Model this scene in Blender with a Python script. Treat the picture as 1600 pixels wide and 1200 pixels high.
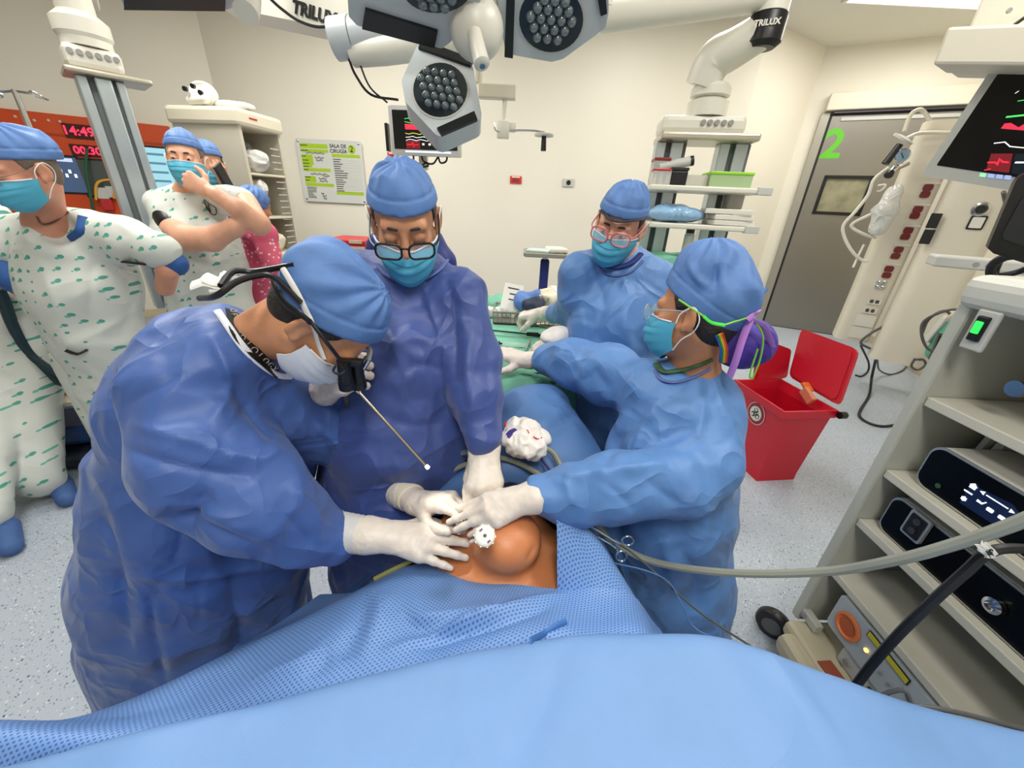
import bpy, bmesh, math, random
import numpy as np
from mathutils import Vector, Matrix
C = bpy.context.scene.collection
for o in list(bpy.data.objects): bpy.data.objects.remove(o)
SC = bpy.context.scene
# ---------------------------------------------------------------- camera, world, exposure
FPX = 600.0; PITCH = math.radians(25.2); ROLL = math.atan(0.05); CAMZ = 1.6
_a = np.array([0, math.cos(PITCH), -math.sin(PITCH)]); _b0 = np.array([0, math.sin(PITCH), math.cos(PITCH)]); _r0 = np.array([1.0, 0, 0])
_r = _r0*math.cos(ROLL)+_b0*math.sin(ROLL); _b = _b0*math.cos(ROLL)-_r0*math.sin(ROLL)
CAM = np.array([0, 0, CAMZ])
cam_data = bpy.data.cameras.new('camera'); cam = bpy.data.objects.new('camera', cam_data); C.objects.link(cam)
cam_data.sensor_width = 36; cam_data.lens = FPX/1600*36; cam_data.clip_start = 0.02
cam.matrix_world = Matrix(((_r[0], _b[0], -_a[0], 0), (_r[1], _b[1], -_a[1], 0), (_r[2], _b[2], -_a[2], CAMZ), (0, 0, 0, 1)))
SC.camera = cam
SC.view_settings.view_transform = 'Standard'; SC.view_settings.look = 'None'
SC.view_settings.gamma = 1; SC.view_settings.use_curve_mapping = False
SC.view_settings.exposure = 0.38
world = bpy.data.worlds.new('world'); SC.world = world; world.use_nodes = True
world.node_tree.nodes['Background'].inputs[0].default_value = (0.9, 0.95, 1, 1)
world.node_tree.nodes['Background'].inputs[1].default_value = 0.15
SC.cycles.max_bounces = 6; SC.cycles.diffuse_bounces = 4; SC.cycles.transparent_max_bounces = 12
CEIL = 3.57
def area_light(name, loc, size, power, color=(1, 1, 1), aim=None, sy=None):
    d = bpy.data.lights.new(name, 'AREA'); d.shape = 'RECTANGLE'; d.size = size; d.size_y = sy or size; d.energy = power; d.color = color
    o = bpy.data.objects.new(name, d); C.objects.link(o); o.location = loc
    if aim is not None: o.rotation_euler = (Vector(aim)-Vector(loc)).to_track_quat('-Z', 'Y').to_euler()
    return o
LIGHT_SPOTS = [(-1.5, 1.5), (1.5, 1.1), (-1.5, 3.9), (1.3, 3.9), (0.0, -0.9), (-2.9, 2.9), (3.85, 4.74)]
for i, (x, y) in enumerate(LIGHT_SPOTS):
    area_light('panel_light', (x, y, CEIL-0.04), 0.56 if i != 6 else 1.46, {4: 40, 5: 42}.get(i, 27), (1, 0.985, 0.95), None, 1.16 if i != 6 else 0.76)
# ---------------------------------------------------------------- pixel helpers (1600 x 1200 frame) -> points in the room
def ray(px, py): return _a+(px-800)/FPX*_r-(py-600)/FPX*_b
def W(px, py, Y): d = ray(px, py); return CAM+d*(Y/d[1])
def G(px, py, z=0.0): d = ray(px, py); return CAM+d*((z-CAMZ)/d[2])
def zdepth(p): return float((np.asarray(p)-CAM)@_a)
def on_plane(px, py, p0, n): d = ray(px, py); return CAM+d*(((np.asarray(p0)-CAM)@n)/(d@n))
def V(*a): return np.array(a, float)
def nrm(v): v = np.asarray(v, float); return v/max(np.linalg.norm(v), 1e-9)
def frame(z, xhint=(1, 0, 0)):
    z = nrm(z); x = np.asarray(xhint, float); x = x-z*(x@z)
    if np.linalg.norm(x) < 1e-4: x = np.array([0, 1.0, 0])-z*z[1]
    x = nrm(x); return np.stack([x, np.cross(z, x), z], 1)
# ---------------------------------------------------------------- materials
def lin(c): return tuple(((v/255/12.92) if v/255 <= 0.04045 else ((v/255+0.055)/1.055)**2.4) for v in c)
MATS = {}
def mat(name, rgb, rough=0.5, metal=0.0, bump=None, emit=0, alpha=1.0, spec=None, sss=0, trans=0, var=0.0, varscale=8.0, sheen=0, coat=0):
    """bump = list of (kind, scale, height) added up; var = brightness variation of the colour."""
    if name in MATS: return MATS[name]
    m = bpy.data.materials.new(name); m.use_nodes = True; nt = m.node_tree; N = nt.nodes; L = nt.links
    p = N['Principled BSDF']; col = lin(rgb)+(1,)
    p.inputs['Base Color'].default_value = col; p.inputs['Roughness'].default_value = rough; p.inputs['Metallic'].default_value = metal
    if spec is not None: p.inputs['Specular IOR Level'].default_value = spec
    if emit: p.inputs['Emission Color'].default_value = col; p.inputs['Emission Strength'].default_value = emit
    if alpha < 1: p.inputs['Alpha'].default_value = alpha
    if sss:
        p.inputs['Subsurface Weight'].default_value = sss; p.inputs['Subsurface Radius'].default_value = (0.012, 0.005, 0.003); p.inputs['Subsurface Scale'].default_value = 0.6
    if trans: p.inputs['Transmission Weight'].default_value = trans
    if sheen: p.inputs['Sheen Weight'].default_value = sheen
    if coat: p.inputs['Coat Weight'].default_value = coat
    tc = N.new('ShaderNodeTexCoord')
    if var:
        n = N.new('ShaderNodeTexNoise'); n.inputs['Scale'].default_value = varscale; n.inputs['Detail'].default_value = 4
        L.new(tc.outputs['Object'], n.inputs['Vector'])
        mr = N.new('ShaderNodeMapRange'); mr.inputs['From Min'].default_value = 0.3; mr.inputs['From Max'].default_value = 0.7
        mr.inputs['To Min'].default_value = 1-var; mr.inputs['To Max'].default_value = 1+var; L.new(n.outputs['Fac'], mr.inputs['Value'])
        hs = N.new('ShaderNodeHueSaturation'); hs.inputs['Color'].default_value = col; L.new(mr.outputs['Result'], hs.inputs['Value']); L.new(hs.outputs['Color'], p.inputs['Base Color'])
    if bump:
        acc = None
        for kind, sc, hgt in bump:
            if kind == 'noise':
                t = N.new('ShaderNodeTexNoise'); t.inputs['Scale'].default_value = sc; t.inputs['Detail'].default_value = 3; out = t.outputs['Fac']; L.new(tc.outputs['Object'], t.inputs['Vector'])
            elif kind in ('crumple', 'folds'):
                t = N.new('ShaderNodeTexNoise'); t.inputs['Scale'].default_value = sc*0.6; t.inputs['Detail'].default_value = 1.5; t.inputs['Distortion'].default_value = 0.7; t.inputs['Roughness'].default_value = 0.4; L.new(tc.outputs['Object'], t.inputs['Vector'])
                sb = N.new('ShaderNodeMath'); sb.operation = 'SUBTRACT'; sb.inputs[1].default_value = 0.5; L.new(t.outputs['Fac'], sb.inputs[0]); ab = N.new('ShaderNodeMath'); ab.operation = 'ABSOLUTE'; L.new(sb.outputs[0], ab.inputs[0]); out = ab.outputs[0]
            elif kind == 'dots':
                t = N.new('ShaderNodeTexVoronoi'); t.inputs['Scale'].default_value = sc; t.inputs['Randomness'].default_value = 0; L.new(tc.outputs['Object'], t.inputs['Vector']); out = t.outputs['Distance']
            ml = N.new('ShaderNodeMath'); ml.operation = 'MULTIPLY'; ml.inputs[1].default_value = hgt*(-2.4 if kind == 'crumple' else 1); L.new(out, ml.inputs[0])
            if acc is None: acc = ml.outputs[0]
            else:
                ad = N.new('ShaderNodeMath'); ad.operation = 'ADD'; L.new(acc, ad.inputs[0]); L.new(ml.outputs[0], ad.inputs[1]); acc = ad.outputs[0]
        bp = N.new('ShaderNodeBump'); bp.inputs['Strength'].default_value = 1.0; bp.inputs['Distance'].default_value = 1.0
        L.new(acc, bp.inputs['Height']); L.new(bp.outputs['Normal'], p.inputs['Normal'])
    MATS[name] = m; return m
# ---------------------------------------------------------------- linking
ORIGIN = {}
def tag(o, label=None, cat=None, group=None, kind=None):
    if label: o['label'] = label
    if cat: o['category'] = cat
    if group: o['group'] = group
    if kind: o['kind'] = kind
    return o
def thing(name, loc, label, cat, group=None):
    o = bpy.data.objects.new(name, None); o.empty_display_size = 0.05; C.objects.link(o); o.location = tuple(loc)
    ORIGIN[o] = np.asarray(loc, float); return tag(o, label, cat, group)
def link_mesh(name, verts, faces, m, parent=None, smooth=False, autosmooth=None):
    verts = np.asarray(verts, float)
    if parent is not None: org = ORIGIN[parent]
    else:
        lo, hi = verts.min(0), verts.max(0); org = np.array([(lo[0]+hi[0])/2, (lo[1]+hi[1])/2, lo[2]])
    me = bpy.data.meshes.new(name); me.from_pydata((verts-org).tolist(), [], faces if isinstance(faces, list) else faces.tolist()); me.update()
    for mm in (m if isinstance(m, (list, tuple)) else [m]): me.materials.append(mm)
    if smooth:
        me.polygons.foreach_set('use_smooth', [True]*len(me.polygons))
        if autosmooth:
            try: me.set_sharp_from_angle(angle=math.radians(autosmooth))
            except Exception: pass
    o = bpy.data.objects.new(name, me); C.objects.link(o); ORIGIN[o] = org
    if parent is not None: o.parent = parent
    else: o.location = tuple(org)
    return o
def catmull(pts, n=8):
    P = np.asarray(pts, float)
    if len(P) < 3: return P
    Q = np.vstack([2*P[0]-P[1], P, 2*P[-1]-P[-2]]); out = []
    for i in range(1, len(Q)-2):
        p0, p1, p2, p3 = Q[i-1], Q[i], Q[i+1], Q[i+2]
        for t in np.linspace(0, 1, n, endpoint=False):
            out.append(0.5*((2*p1)+(-p0+p2)*t+(2*p0-5*p1+4*p2-p3)*t*t+(-p0+3*p1-3*p2+p3)*t**3))
    out.append(P[-1]); return np.array(out)
class MB:
    def __init__(s): s.v = []; s.f = []; s.mi = []
    def add(s, v, f, mi=0):
        b = len(s.v); s.v.extend([tuple(map(float, p)) for p in v]); s.f.extend([[b+i for i in q] for q in f]); s.mi.extend([mi]*len(f)); return s
    def box(s, c, size, R=None, mi=0, bev=0.0, seg=2):
        R = np.eye(3) if R is None else np.asarray(R); size = np.asarray(size, float); c = np.asarray(c, float)
        if bev > 0:
            bm = bmesh.new(); bmesh.ops.create_cube(bm, size=1.0)
            for v in bm.verts: v.co = Vector([v.co[i]*size[i] for i in range(3)])
            bmesh.ops.bevel(bm, geom=bm.edges[:], offset=min(bev, size.min()*0.49), segments=seg, profile=0.5, affect='EDGES')
            bm.verts.index_update(); vs = [R@np.array(v.co)+c for v in bm.verts]; fs = [[v.index for v in f.verts] for f in bm.faces]; bm.free(); return s.add(vs, fs, mi)
        h = size/2
        vs = [c+R@(h*np.array(k)) for k in ((-1,-1,-1),(1,-1,-1),(1,1,-1),(-1,1,-1),(-1,-1,1),(1,-1,1),(1,1,1),(-1,1,1))]
        return s.add(vs, [[3,2,1,0],[4,5,6,7],[0,1,5,4],[1,2,6,5],[2,3,7,6],[3,0,4,7]], mi)
    def cyl(s, a, b, ra, rb=None, n=16, mi=0, caps=True):
        a, b = np.asarray(a, float), np.asarray(b, float); rb = ra if rb is None else rb; Fm = frame(b-a); vs = []
        for p, r in ((a, ra), (b, rb)):
            for i in range(n): t = 2*math.pi*i/n; vs.append(p+Fm[:, 0]*r*math.cos(t)+Fm[:, 1]*r*math.sin(t))
        fs = [[i, (i+1) % n, n+(i+1) % n, n+i] for i in range(n)]
        if caps: fs += [list(range(n))[::-1], list(range(n, 2*n))]
        return s.add(vs, fs, mi)
    def tube(s, pts, r, n=8, sm=6, mi=0, closed=False, flat=1.0, up=None):
        P = catmull(pts, sm) if sm > 1 and not closed else np.asarray(pts, float); m = len(P)
        rs = np.interp(np.linspace(0, 1, m), np.linspace(0, 1, len(r)), r) if hasattr(r, '__len__') else np.full(m, r)
        T = np.gradient(P, axis=0)
        if closed: T = np.roll(P, -1, 0)-np.roll(P, 1, 0)
        x = np.array([0, 0, 1.0]) if up is None else nrm(up)
        if abs(nrm(T[0])@x) > 0.95: x = np.array([1.0, 0, 0])
        vs = []
        for i in range(m):
            t = nrm(T[i]); x = nrm((x if up is None else nrm(up))-t*((x if up is None else nrm(up))@t)); y = np.cross(t, x)
            for k in range(n): a = 2*math.pi*k/n; vs.append(P[i]+x*rs[i]*flat*math.cos(a)+y*rs[i]*math.sin(a))
        fs = []
        for i in range(m if closed else m-1):
            for k in range(n): fs.append([i*n+k, i*n+(k+1) % n, ((i+1) % m)*n+(k+1) % n, ((i+1) % m)*n+k])
        if not closed: fs += [list(range(n))[::-1], [(m-1)*n+k for k in range(n)]]
        return s.add(vs, fs, mi)
    def lathe(s, prof, o, axis=(0, 0, 1), n=20, mi=0, xh=(1, 0, 0), sx=1.0):
        Fm = frame(axis, xh); o = np.asarray(o, float); vs = []; fs = []
        for r, z in prof:
            for k in range(n): a = 2*math.pi*k/n; vs.append(o+Fm[:, 0]*r*sx*math.cos(a)+Fm[:, 1]*r*math.sin(a)+Fm[:, 2]*z)
        for i in range(len(prof)-1):
            for k in range(n): fs.append([i*n+k, i*n+(k+1) % n, (i+1)*n+(k+1) % n, (i+1)*n+k])
        fs += [list(range(n))[::-1], [(len(prof)-1)*n+k for k in range(n)]]
        return s.add(vs, fs, mi)
    def prism(s, poly, o, R, d, mi=0):
        """poly: 2D points in R's x,y; extruded from z=0 to z=d."""
        o = np.asarray(o, float); n = len(poly); ar = sum(poly[i][0]*poly[(i+1) % n][1]-poly[(i+1) % n][0]*poly[i][1] for i in range(n))
        if ar < 0: poly = poly[::-1]
        lo, hi = min(0, d), max(0, d)
        vs = [o+R@np.array([x, y, lo]) for x, y in poly]+[o+R@np.array([x, y, hi]) for x, y in poly]
        return s.add(vs, [list(range(n))[::-1], list(range(n, 2*n))]+[[i, (i+1) % n, n+(i+1) % n, n+i] for i in range(n)], mi)
    def grid(s, P, mi=0):
        P = np.asarray(P, float); a, b = P.shape[:2]
        return s.add(P.reshape(-1, 3), [[i*b+j, i*b+j+1, (i+1)*b+j+1, (i+1)*b+j] for i in range(a-1) for j in range(b-1)], mi)
    def sheet(s, P, t, mi=0):
        """closed slab: grid P and a copy offset by t (vector or scalar along the normal)."""
        P = np.asarray(P, float); a, b = P.shape[:2]
        if np.isscalar(t):
            du = np.gradient(P, axis=0); dv = np.gradient(P, axis=1); n = np.cross(du, dv); n /= np.maximum(np.linalg.norm(n, axis=2, keepdims=True), 1e-9); Q = P+n*t
        else: Q = P+np.asarray(t, float)
        A = [[i*b+j, i*b+j+1, (i+1)*b+j+1, (i+1)*b+j] for i in range(a-1) for j in range(b-1)]; o = a*b
        F_ = [q[::-1] for q in A]+[[o+k for k in q] for q in A]
        rim = [i*b for i in range(a)]+[(a-1)*b+j for j in range(1, b)]+[i*b+b-1 for i in range(a-2, -1, -1)]+[j for j in range(b-2, 0, -1)]
        m = len(rim); F_ += [[rim[k], rim[(k+1) % m], o+rim[(k+1) % m], o+rim[k]] for k in range(m)]
        return s.add(np.vstack([P.reshape(-1, 3), Q.reshape(-1, 3)]), F_, mi)
    def build(s, name, m, parent=None, smooth=False, auto=40):
        o = link_mesh(name, s.v, s.f, m, parent, smooth, auto)
        if any(s.mi): o.data.polygons.foreach_set('material_index', s.mi)
        return o
def rrect(w, h, r, n=4, cx=0, cy=0):
    out = []
    for sx, sy, a0 in ((1, 1, 0), (-1, 1, 90), (-1, -1, 180), (1, -1, 270)):
        for i in range(n+1): a = math.radians(a0+90*i/n); out.append((cx+sx*(w/2-r)+r*math.cos(a), cy+sy*(h/2-r)+r*math.sin(a)))
    return out
def text(name, body, o, R, size, m, parent, ext=0.0008, align='CENTER', shear=0.0, bold=0.0):
    cu = bpy.data.curves.new(name, 'FONT'); cu.body = body; cu.size = size; cu.extrude = ext; cu.align_x = align; cu.align_y = 'CENTER'; cu.shear = shear; cu.offset = bold; cu.resolution_u = 3
    ob = bpy.data.objects.new(name, cu); me = bpy.data.meshes.new_from_object(ob); bpy.data.objects.remove(ob)
    vs = [np.asarray(o)+R@np.array(v.co) for v in me.vertices]; fs = [list(p.vertices) for p in me.polygons]; bpy.data.meshes.remove(me)
    return link_mesh(name, vs, fs, m, parent)
# ---------------------------------------------------------------- implicit surfaces for everything organic
_rng = np.random.RandomState(7); _tab = _rng.rand(64, 64, 64).astype(np.float32)
def noise3(p, seed=0):
    p = np.asarray(p)+seed*17.31; i = np.floor(p).astype(int); f = p-i; f = f*f*(3-2*f); out = 0
    for dx in (0, 1):
        for dy in (0, 1):
            for dz in (0, 1):
                w = (f[:, 0] if dx else 1-f[:, 0])*(f[:, 1] if dy else 1-f[:, 1])*(f[:, 2] if dz else 1-f[:, 2])
                out = out+w*_tab[(i[:, 0]+dx) & 63, (i[:, 1]+dy) & 63, (i[:, 2]+dz) & 63]
    return out*2-1
def ridged(p, seed=0):
    w = np.stack([noise3(p*0.6, seed+1), noise3(p*0.6, seed+2), noise3(p*0.6, seed+3)], 1)*0.6
    return 1-2*np.abs(noise3(p+w, seed))
class SDF:
    def __init__(s, k=0.02): s.p = []; s.k = k
    def cap(s, a, b, ra, rb=None, k=None, flat=None, sub=False):
        """tapered capsule; flat=(axis, factor): thickness along axis multiplied by factor."""
        s.p.append(('c', np.asarray(a, float), np.asarray(b, float), ra, ra if rb is None else rb, s.k if k is None else k, flat, sub)); return s
    def chain(s, nodes, k=None, flat=None):
        for (a, ra), (b, rb) in zip(nodes[:-1], nodes[1:]): s.cap(a, b, ra, rb, k, flat)
        return s
    def ell(s, c, r, R=None, k=None, sub=False): s.p.append(('e', np.asarray(c, float), np.asarray(r, float), np.eye(3) if R is None else np.asarray(R), s.k if k is None else k, sub)); return s
    def half(s, pt, n, k=0.004): s.p.append(('h', np.asarray(pt, float), nrm(n), k)); return s
    def mesh(s, h, smooth=2):
        los, his = [], []
        for q in s.p:
            if q[0] == 'c' and not q[7]:
                r = max(q[3], q[4])*(max(1, q[6][1]) if q[6] else 1); los.append(np.minimum(q[1], q[2])-r); his.append(np.maximum(q[1], q[2])+r)
            elif q[0] == 'e' and not q[5]: r = q[2].max(); los.append(q[1]-r); his.append(q[1]+r)
        lo = np.min(los, 0)-3*h-0.3*s.k; hi = np.max(his, 0)+3*h+0.3*s.k
        n = np.ceil((hi-lo)/h).astype(int)+1; ax = [lo[i]+h*np.arange(n[i]) for i in range(3)]
        D = np.full(n, 1e3, np.float32)
        for q in s.p:
            if q[0] == 'h':
                d = (ax[0][:, None, None]-q[1][0])*q[2][0]+(ax[1][None, :, None]-q[1][1])*q[2][1]+(ax[2][None, None, :]-q[1][2])*q[2][2]
                D = np.maximum(D, -d.astype(np.float32)); continue
            if q[0] == 'c':
                _, a, b, ra, rb, k, flat, sub = q; r = max(ra, rb)*(max(1, flat[1]) if flat else 1)+k+3*h; l, u = np.minimum(a, b)-r, np.maximum(a, b)+r
            else:
                _, c, rr, R, k, sub = q; r = rr.max()+k+3*h; l, u = c-r, c+r
            i0 = np.clip(np.floor((l-lo)/h).astype(int), 0, n); i1 = np.clip(np.ceil((u-lo)/h).astype(int)+1, 0, n)
            if (i1 <= i0).any(): continue
            sl = tuple(slice(i0[i], i1[i]) for i in range(3))
            X, Y, Z = np.meshgrid(ax[0][sl[0]], ax[1][sl[1]], ax[2][sl[2]], indexing='ij', sparse=False)
            if q[0] == 'c':
                ab = b-a; px, py, pz = X-a[0], Y-a[1], Z-a[2]
                t = np.clip((px*ab[0]+py*ab[1]+pz*ab[2])/max(ab@ab, 1e-12), 0, 1); dx, dy, dz = px-ab[0]*t, py-ab[1]*t, pz-ab[2]*t
                if flat is not None:
                    fa, ff = nrm(flat[0]), flat[1]; c_ = dx*fa[0]+dy*fa[1]+dz*fa[2]; g = c_/ff-c_; dx, dy, dz = dx+g*fa[0], dy+g*fa[1], dz+g*fa[2]
                d = np.sqrt(dx*dx+dy*dy+dz*dz)-(ra+(rb-ra)*t)
                if flat is not None and flat[1] < 1: d = d*(0.5+0.5*flat[1])
            else:
                px, py, pz = X-c[0], Y-c[1], Z-c[2]; e = [px*R[0, i]+py*R[1, i]+pz*R[2, i] for i in range(3)]
                k0 = np.sqrt(sum((e[i]/rr[i])**2 for i in range(3))); k1 = np.sqrt(sum((e[i]/rr[i]**2)**2 for i in range(3))); d = k0*(k0-1)/np.maximum(k1, 1e-6)
            d = d.astype(np.float32); O = D[sl]
            if sub:
                hh = np.maximum(k-np.abs(O+d), 0)/k; D[sl] = np.maximum(O, -d)+hh*hh*k*0.25
            else:
                hh = np.maximum(k-np.abs(O-d), 0)/k; D[sl] = np.minimum(O, d)-hh*hh*k*0.25
        v, f = surface_nets(D, lo, h)
        return relax(v, f, smooth), f
def surface_nets(D, lo, h):
    s = D < 0; n = np.array(D.shape)-1
    def cs(a, o): return a[o[0]:o[0]+n[0], o[1]:o[1]+n[1], o[2]:o[2]+n[2]]
    offs = [(i, j, k) for i in (0, 1) for j in (0, 1) for k in (0, 1)]
    cnt = sum(cs(s, o).astype(np.int8) for o in offs); m = (cnt > 0) & (cnt < 8)
    idx = np.full(m.shape, -1, np.int64); idx[m] = np.arange(m.sum()); pos = np.zeros((m.sum(), 3)); c = np.zeros(m.sum())
    for o1 in offs:
        for axis in range(3):
            if o1[axis]: continue
            o2 = list(o1); o2[axis] = 1; v1 = cs(D, o1)[m].astype(float); v2 = cs(D, o2)[m].astype(float); cr = (v1 < 0) != (v2 < 0)
            t = np.where(cr, v1/np.where(cr, v1-v2, 1), 0); q = np.repeat(np.array(o1, float)[None], len(t), 0); q[:, axis] += t; pos += q*cr[:, None]; c += cr
    verts = (np.argwhere(m)+pos/c[:, None])*h+lo; faces = []
    for axis in range(3):
        b_, c_ = (axis+1) % 3, (axis+2) % 3; sl1 = [slice(None)]*3; sl2 = [slice(None)]*3; sl1[axis] = slice(0, -1); sl2[axis] = slice(1, None)
        A, B = s[tuple(sl1)], s[tuple(sl2)]; e = np.argwhere(A != B); e = e[(e[:, b_] > 0) & (e[:, c_] > 0) & (e[:, b_] < n[b_]) & (e[:, c_] < n[c_])]
        q = []
        for db, dc in ((1, 1), (0, 1), (0, 0), (1, 0)):
            k = e.copy(); k[:, b_] -= db; k[:, c_] -= dc; q.append(idx[k[:, 0], k[:, 1], k[:, 2]])
        q = np.stack(q, 1); flip = ~A[e[:, 0], e[:, 1], e[:, 2]]; q[flip] = q[flip][:, ::-1]; faces.append(q)
    return verts, np.concatenate(faces)
def relax(v, f, it, lam=0.5):
    if it <= 0: return v
    e = np.concatenate([f[:, [0, 1]], f[:, [1, 2]], f[:, [2, 3]], f[:, [3, 0]]]); e = np.concatenate([e, e[:, ::-1]]); nv = len(v); deg = np.maximum(np.bincount(e[:, 0], minlength=nv), 1)
    for _ in range(it):
        s = np.stack([np.bincount(e[:, 0], v[e[:, 1], i], minlength=nv) for i in range(3)], 1)/deg[:, None]; v = v+lam*(s-v)
    return v
def vnormals(v, f):
    n = np.cross(v[f[:, 2]]-v[f[:, 0]], v[f[:, 3]]-v[f[:, 1]]); o = np.zeros_like(v)
    for k in range(4):
        for i in range(3): o[:, i] += np.bincount(f[:, k], n[:, i], minlength=len(v))
    return o/np.maximum(np.linalg.norm(o, axis=1, keepdims=True), 1e-12)
def poly_dist(v, pts):
    best = np.full(len(v), 1e9); tt = np.zeros(len(v)); m = len(pts)-1
    for i in range(m):
        a, b = pts[i], pts[i+1]; ab = b-a; t = np.clip(((v-a)@ab)/max(ab@ab, 1e-12), 0, 1); d = np.linalg.norm(v-a-t[:, None]*ab, axis=1); q = d < best; best[q] = d[q]; tt[q] = (i+t[q])/m
    return best, tt
def crease(v, n, pts, w, amp):
    """a fold along a polyline: a raised ridge (amp > 0) or a valley, fading to its ends."""
    d, t = poly_dist(v, catmull(pts, 4) if len(pts) > 2 else np.asarray(pts)); g = np.exp(-(d/w)**2)*amp*np.sin(np.clip(t, 0.03, 0.97)*math.pi)**0.6
    return v+n*g[:, None]
def cloth(name, sdf, h, m, parent, creases=(), noise=(), smooth=3, seed=0):
    """noise: (freq vector, amplitude); creases: (points, width, amplitude)"""
    v, f = sdf.mesh(h, smooth); n = vnormals(v, f)
    for fr, am in noise: v = v+n*(am*ridged(v*np.asarray(fr), seed))[:, None]
    for c in creases: v = pcrease(v, n, *c[1:]) if c[0] == 'px' else crease(v, n, *c)
    return link_mesh(name, v, f, m, parent, True)
# ================================================================ ROOM
def floor_mat():
    m = bpy.data.materials.new('speckled_vinyl'); m.use_nodes = True; nt = m.node_tree; N, L = nt.nodes, nt.links; p = N['Principled BSDF']; p.inputs['Roughness'].default_value = 0.42
    tc = N.new('ShaderNodeTexCoord'); base = N.new('ShaderNodeRGB'); base.outputs[0].default_value = lin((176, 185, 196))+(1,); cur = base.outputs[0]
    for sc, thr, col, seed in ((105, 0.24, (128, 138, 156), 0), (70, 0.20, (216, 220, 224), 3), (52, 0.15, (66, 74, 92), 7), (85, 0.17, (96, 104, 122), 11)):
        mp = N.new('ShaderNodeMapping'); mp.inputs['Location'].default_value = (seed*1.37, seed*0.71, 0); mp.inputs['Scale'].default_value = (1, 0.75, 1); v = N.new('ShaderNodeTexVoronoi'); v.inputs['Scale'].default_value = sc
        L.new(tc.outputs['Object'], mp.inputs['Vector']); n2 = N.new('ShaderNodeTexNoise'); n2.inputs['Scale'].default_value = sc*1.3; L.new(mp.outputs[0], n2.inputs['Vector'])
        mx0 = N.new('ShaderNodeMixRGB'); mx0.blend_type = 'ADD'; mx0.inputs['Fac'].default_value = 0.008; L.new(mp.outputs[0], mx0.inputs['Color1']); L.new(n2.outputs['Color'], mx0.inputs['Color2']); L.new(mx0.outputs[0], v.inputs['Vector'])
        lt = N.new('ShaderNodeMath'); lt.operation = 'LESS_THAN'; lt.inputs[1].default_value = thr; L.new(v.outputs['Distance'], lt.inputs[0])
        # only some of the cells carry a fleck
        sp = N.new('ShaderNodeSeparateColor'); L.new(v.outputs['Color'], sp.inputs[0]); g = N.new('ShaderNodeMath'); g.operation = 'GREATER_THAN'; g.inputs[1].default_value = 0.45; L.new(sp.outputs[0], g.inputs[0])
        ml = N.new('ShaderNodeMath'); ml.operation = 'MULTIPLY'; L.new(lt.outputs[0], ml.inputs[0]); L.new(g.outputs[0], ml.inputs[1])
        mx = N.new('ShaderNodeMixRGB'); L.new(ml.outputs[0], mx.inputs['Fac']); L.new(cur, mx.inputs['Color1']); mx.inputs['Color2'].default_value = lin(col)+(1,); cur = mx.outputs[0]
    L.new(cur, p.inputs['Base Color']); return m
M_FLOOR = floor_mat()
M_WALL = mat('wall_paint', (232, 226, 210), 0.45, bump=[('noise', 60, 0.0006)])
M_CEIL = mat('ceiling_paint', (226, 222, 208), 0.6)
M_STEEL = mat('brushed_steel', (150, 146, 138), 0.34, 0.85, bump=[('noise', 300, 0.0002)])
M_STEELF = mat('steel_frame', (168, 164, 152), 0.4, 0.6)
M_DARK = mat('dark_gap', (22, 22, 24), 0.6)
M_WHITE = mat('white_plastic', (228, 224, 212), 0.38)
M_CREAM = mat('cream_enamel', (224, 217, 198), 0.35)
M_GREY = mat('grey_plastic', (150, 150, 148), 0.45)
M_LGREY = mat('light_grey_plastic', (196, 196, 190), 0.42)
M_BLACK = mat('black_plastic', (14, 14, 16), 0.38)
M_CHROME = mat('chrome', (205, 205, 205), 0.16, 1.0)
M_ALU = mat('aluminium', (190, 200, 204), 0.3, 0.75)
M_GLASS = mat('dark_glass', (10, 12, 16), 0.08)
BY = 5.65
xR = W(1175, 150, BY)[0]; xL = W(318, 70, BY)[0]
dA, dB = G(1192, 506), G(1305, 523); dU = nrm(dB-dA); dN = np.array([-dU[1], dU[0], 0.0]); dN = dN if dN[1] < 0 else -dN    # towards the room
c2 = on_plane(1277, 120, dA, dN); c2[2] = 0
c3 = on_plane(1345, 548, dA, dN); c3[2] = 0
rE = G(1447, 594); rU = nrm(rE-c3); c4 = c3+rU*8.5
cL = np.array([xL, BY, 0]); lU = np.array([-0.85, -0.53, 0]); lU /= np.linalg.norm(lU); c6 = cL+lU*5.2
NEAR = -3.0
c4 = c3+rU*((NEAR-c3[1])/rU[1]); c5 = np.array([c6[0], NEAR, 0])
def wall(name, p, q, z0=0, z1=CEIL, t=0.12, m=None):
    p, q = np.asarray(p, float), np.asarray(q, float); u = nrm(q-p); n = np.array([u[1], -u[0], 0])
    mid = np.array([0.5, 2.0, 0]); n = n if (mid-p)@n < 0 else -n      # outwards
    mb = MB(); vs = []
    for z in (z0, z1):
        for k in (p, q, q+n*t, p+n*t): vs.append((k[0], k[1], z))
    mb.add(vs, [[3, 2, 1, 0], [4, 5, 6, 7], [0, 1, 5, 4], [1, 2, 6, 5], [2, 3, 7, 6], [3, 0, 4, 7]])
    return tag(mb.build(name, m or M_WALL), kind='structure')
poly = [cL, np.array([xR, BY, 0]), c2, c3, c4, c5, c6]
for nm, z, t in (('floor', 0, -0.1), ('ceiling', CEIL, 0.1)):
    mb = MB(); mb.prism([(p[0], p[1]) for p in poly], (0, 0, z), np.eye(3), t); tag(mb.build(nm, M_FLOOR if nm == 'floor' else M_CEIL), kind='structure')
wall('wall_back', cL, (xR, BY, 0)); wall('wall_return', (xR, BY, 0), c2); wall('wall_door', c2, c3)
wall('wall_right', c3, c4); wall('wall_near', c4, c5); wall('wall_left', c5, c6); wall('wall_corner', c6, cL)
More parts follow.
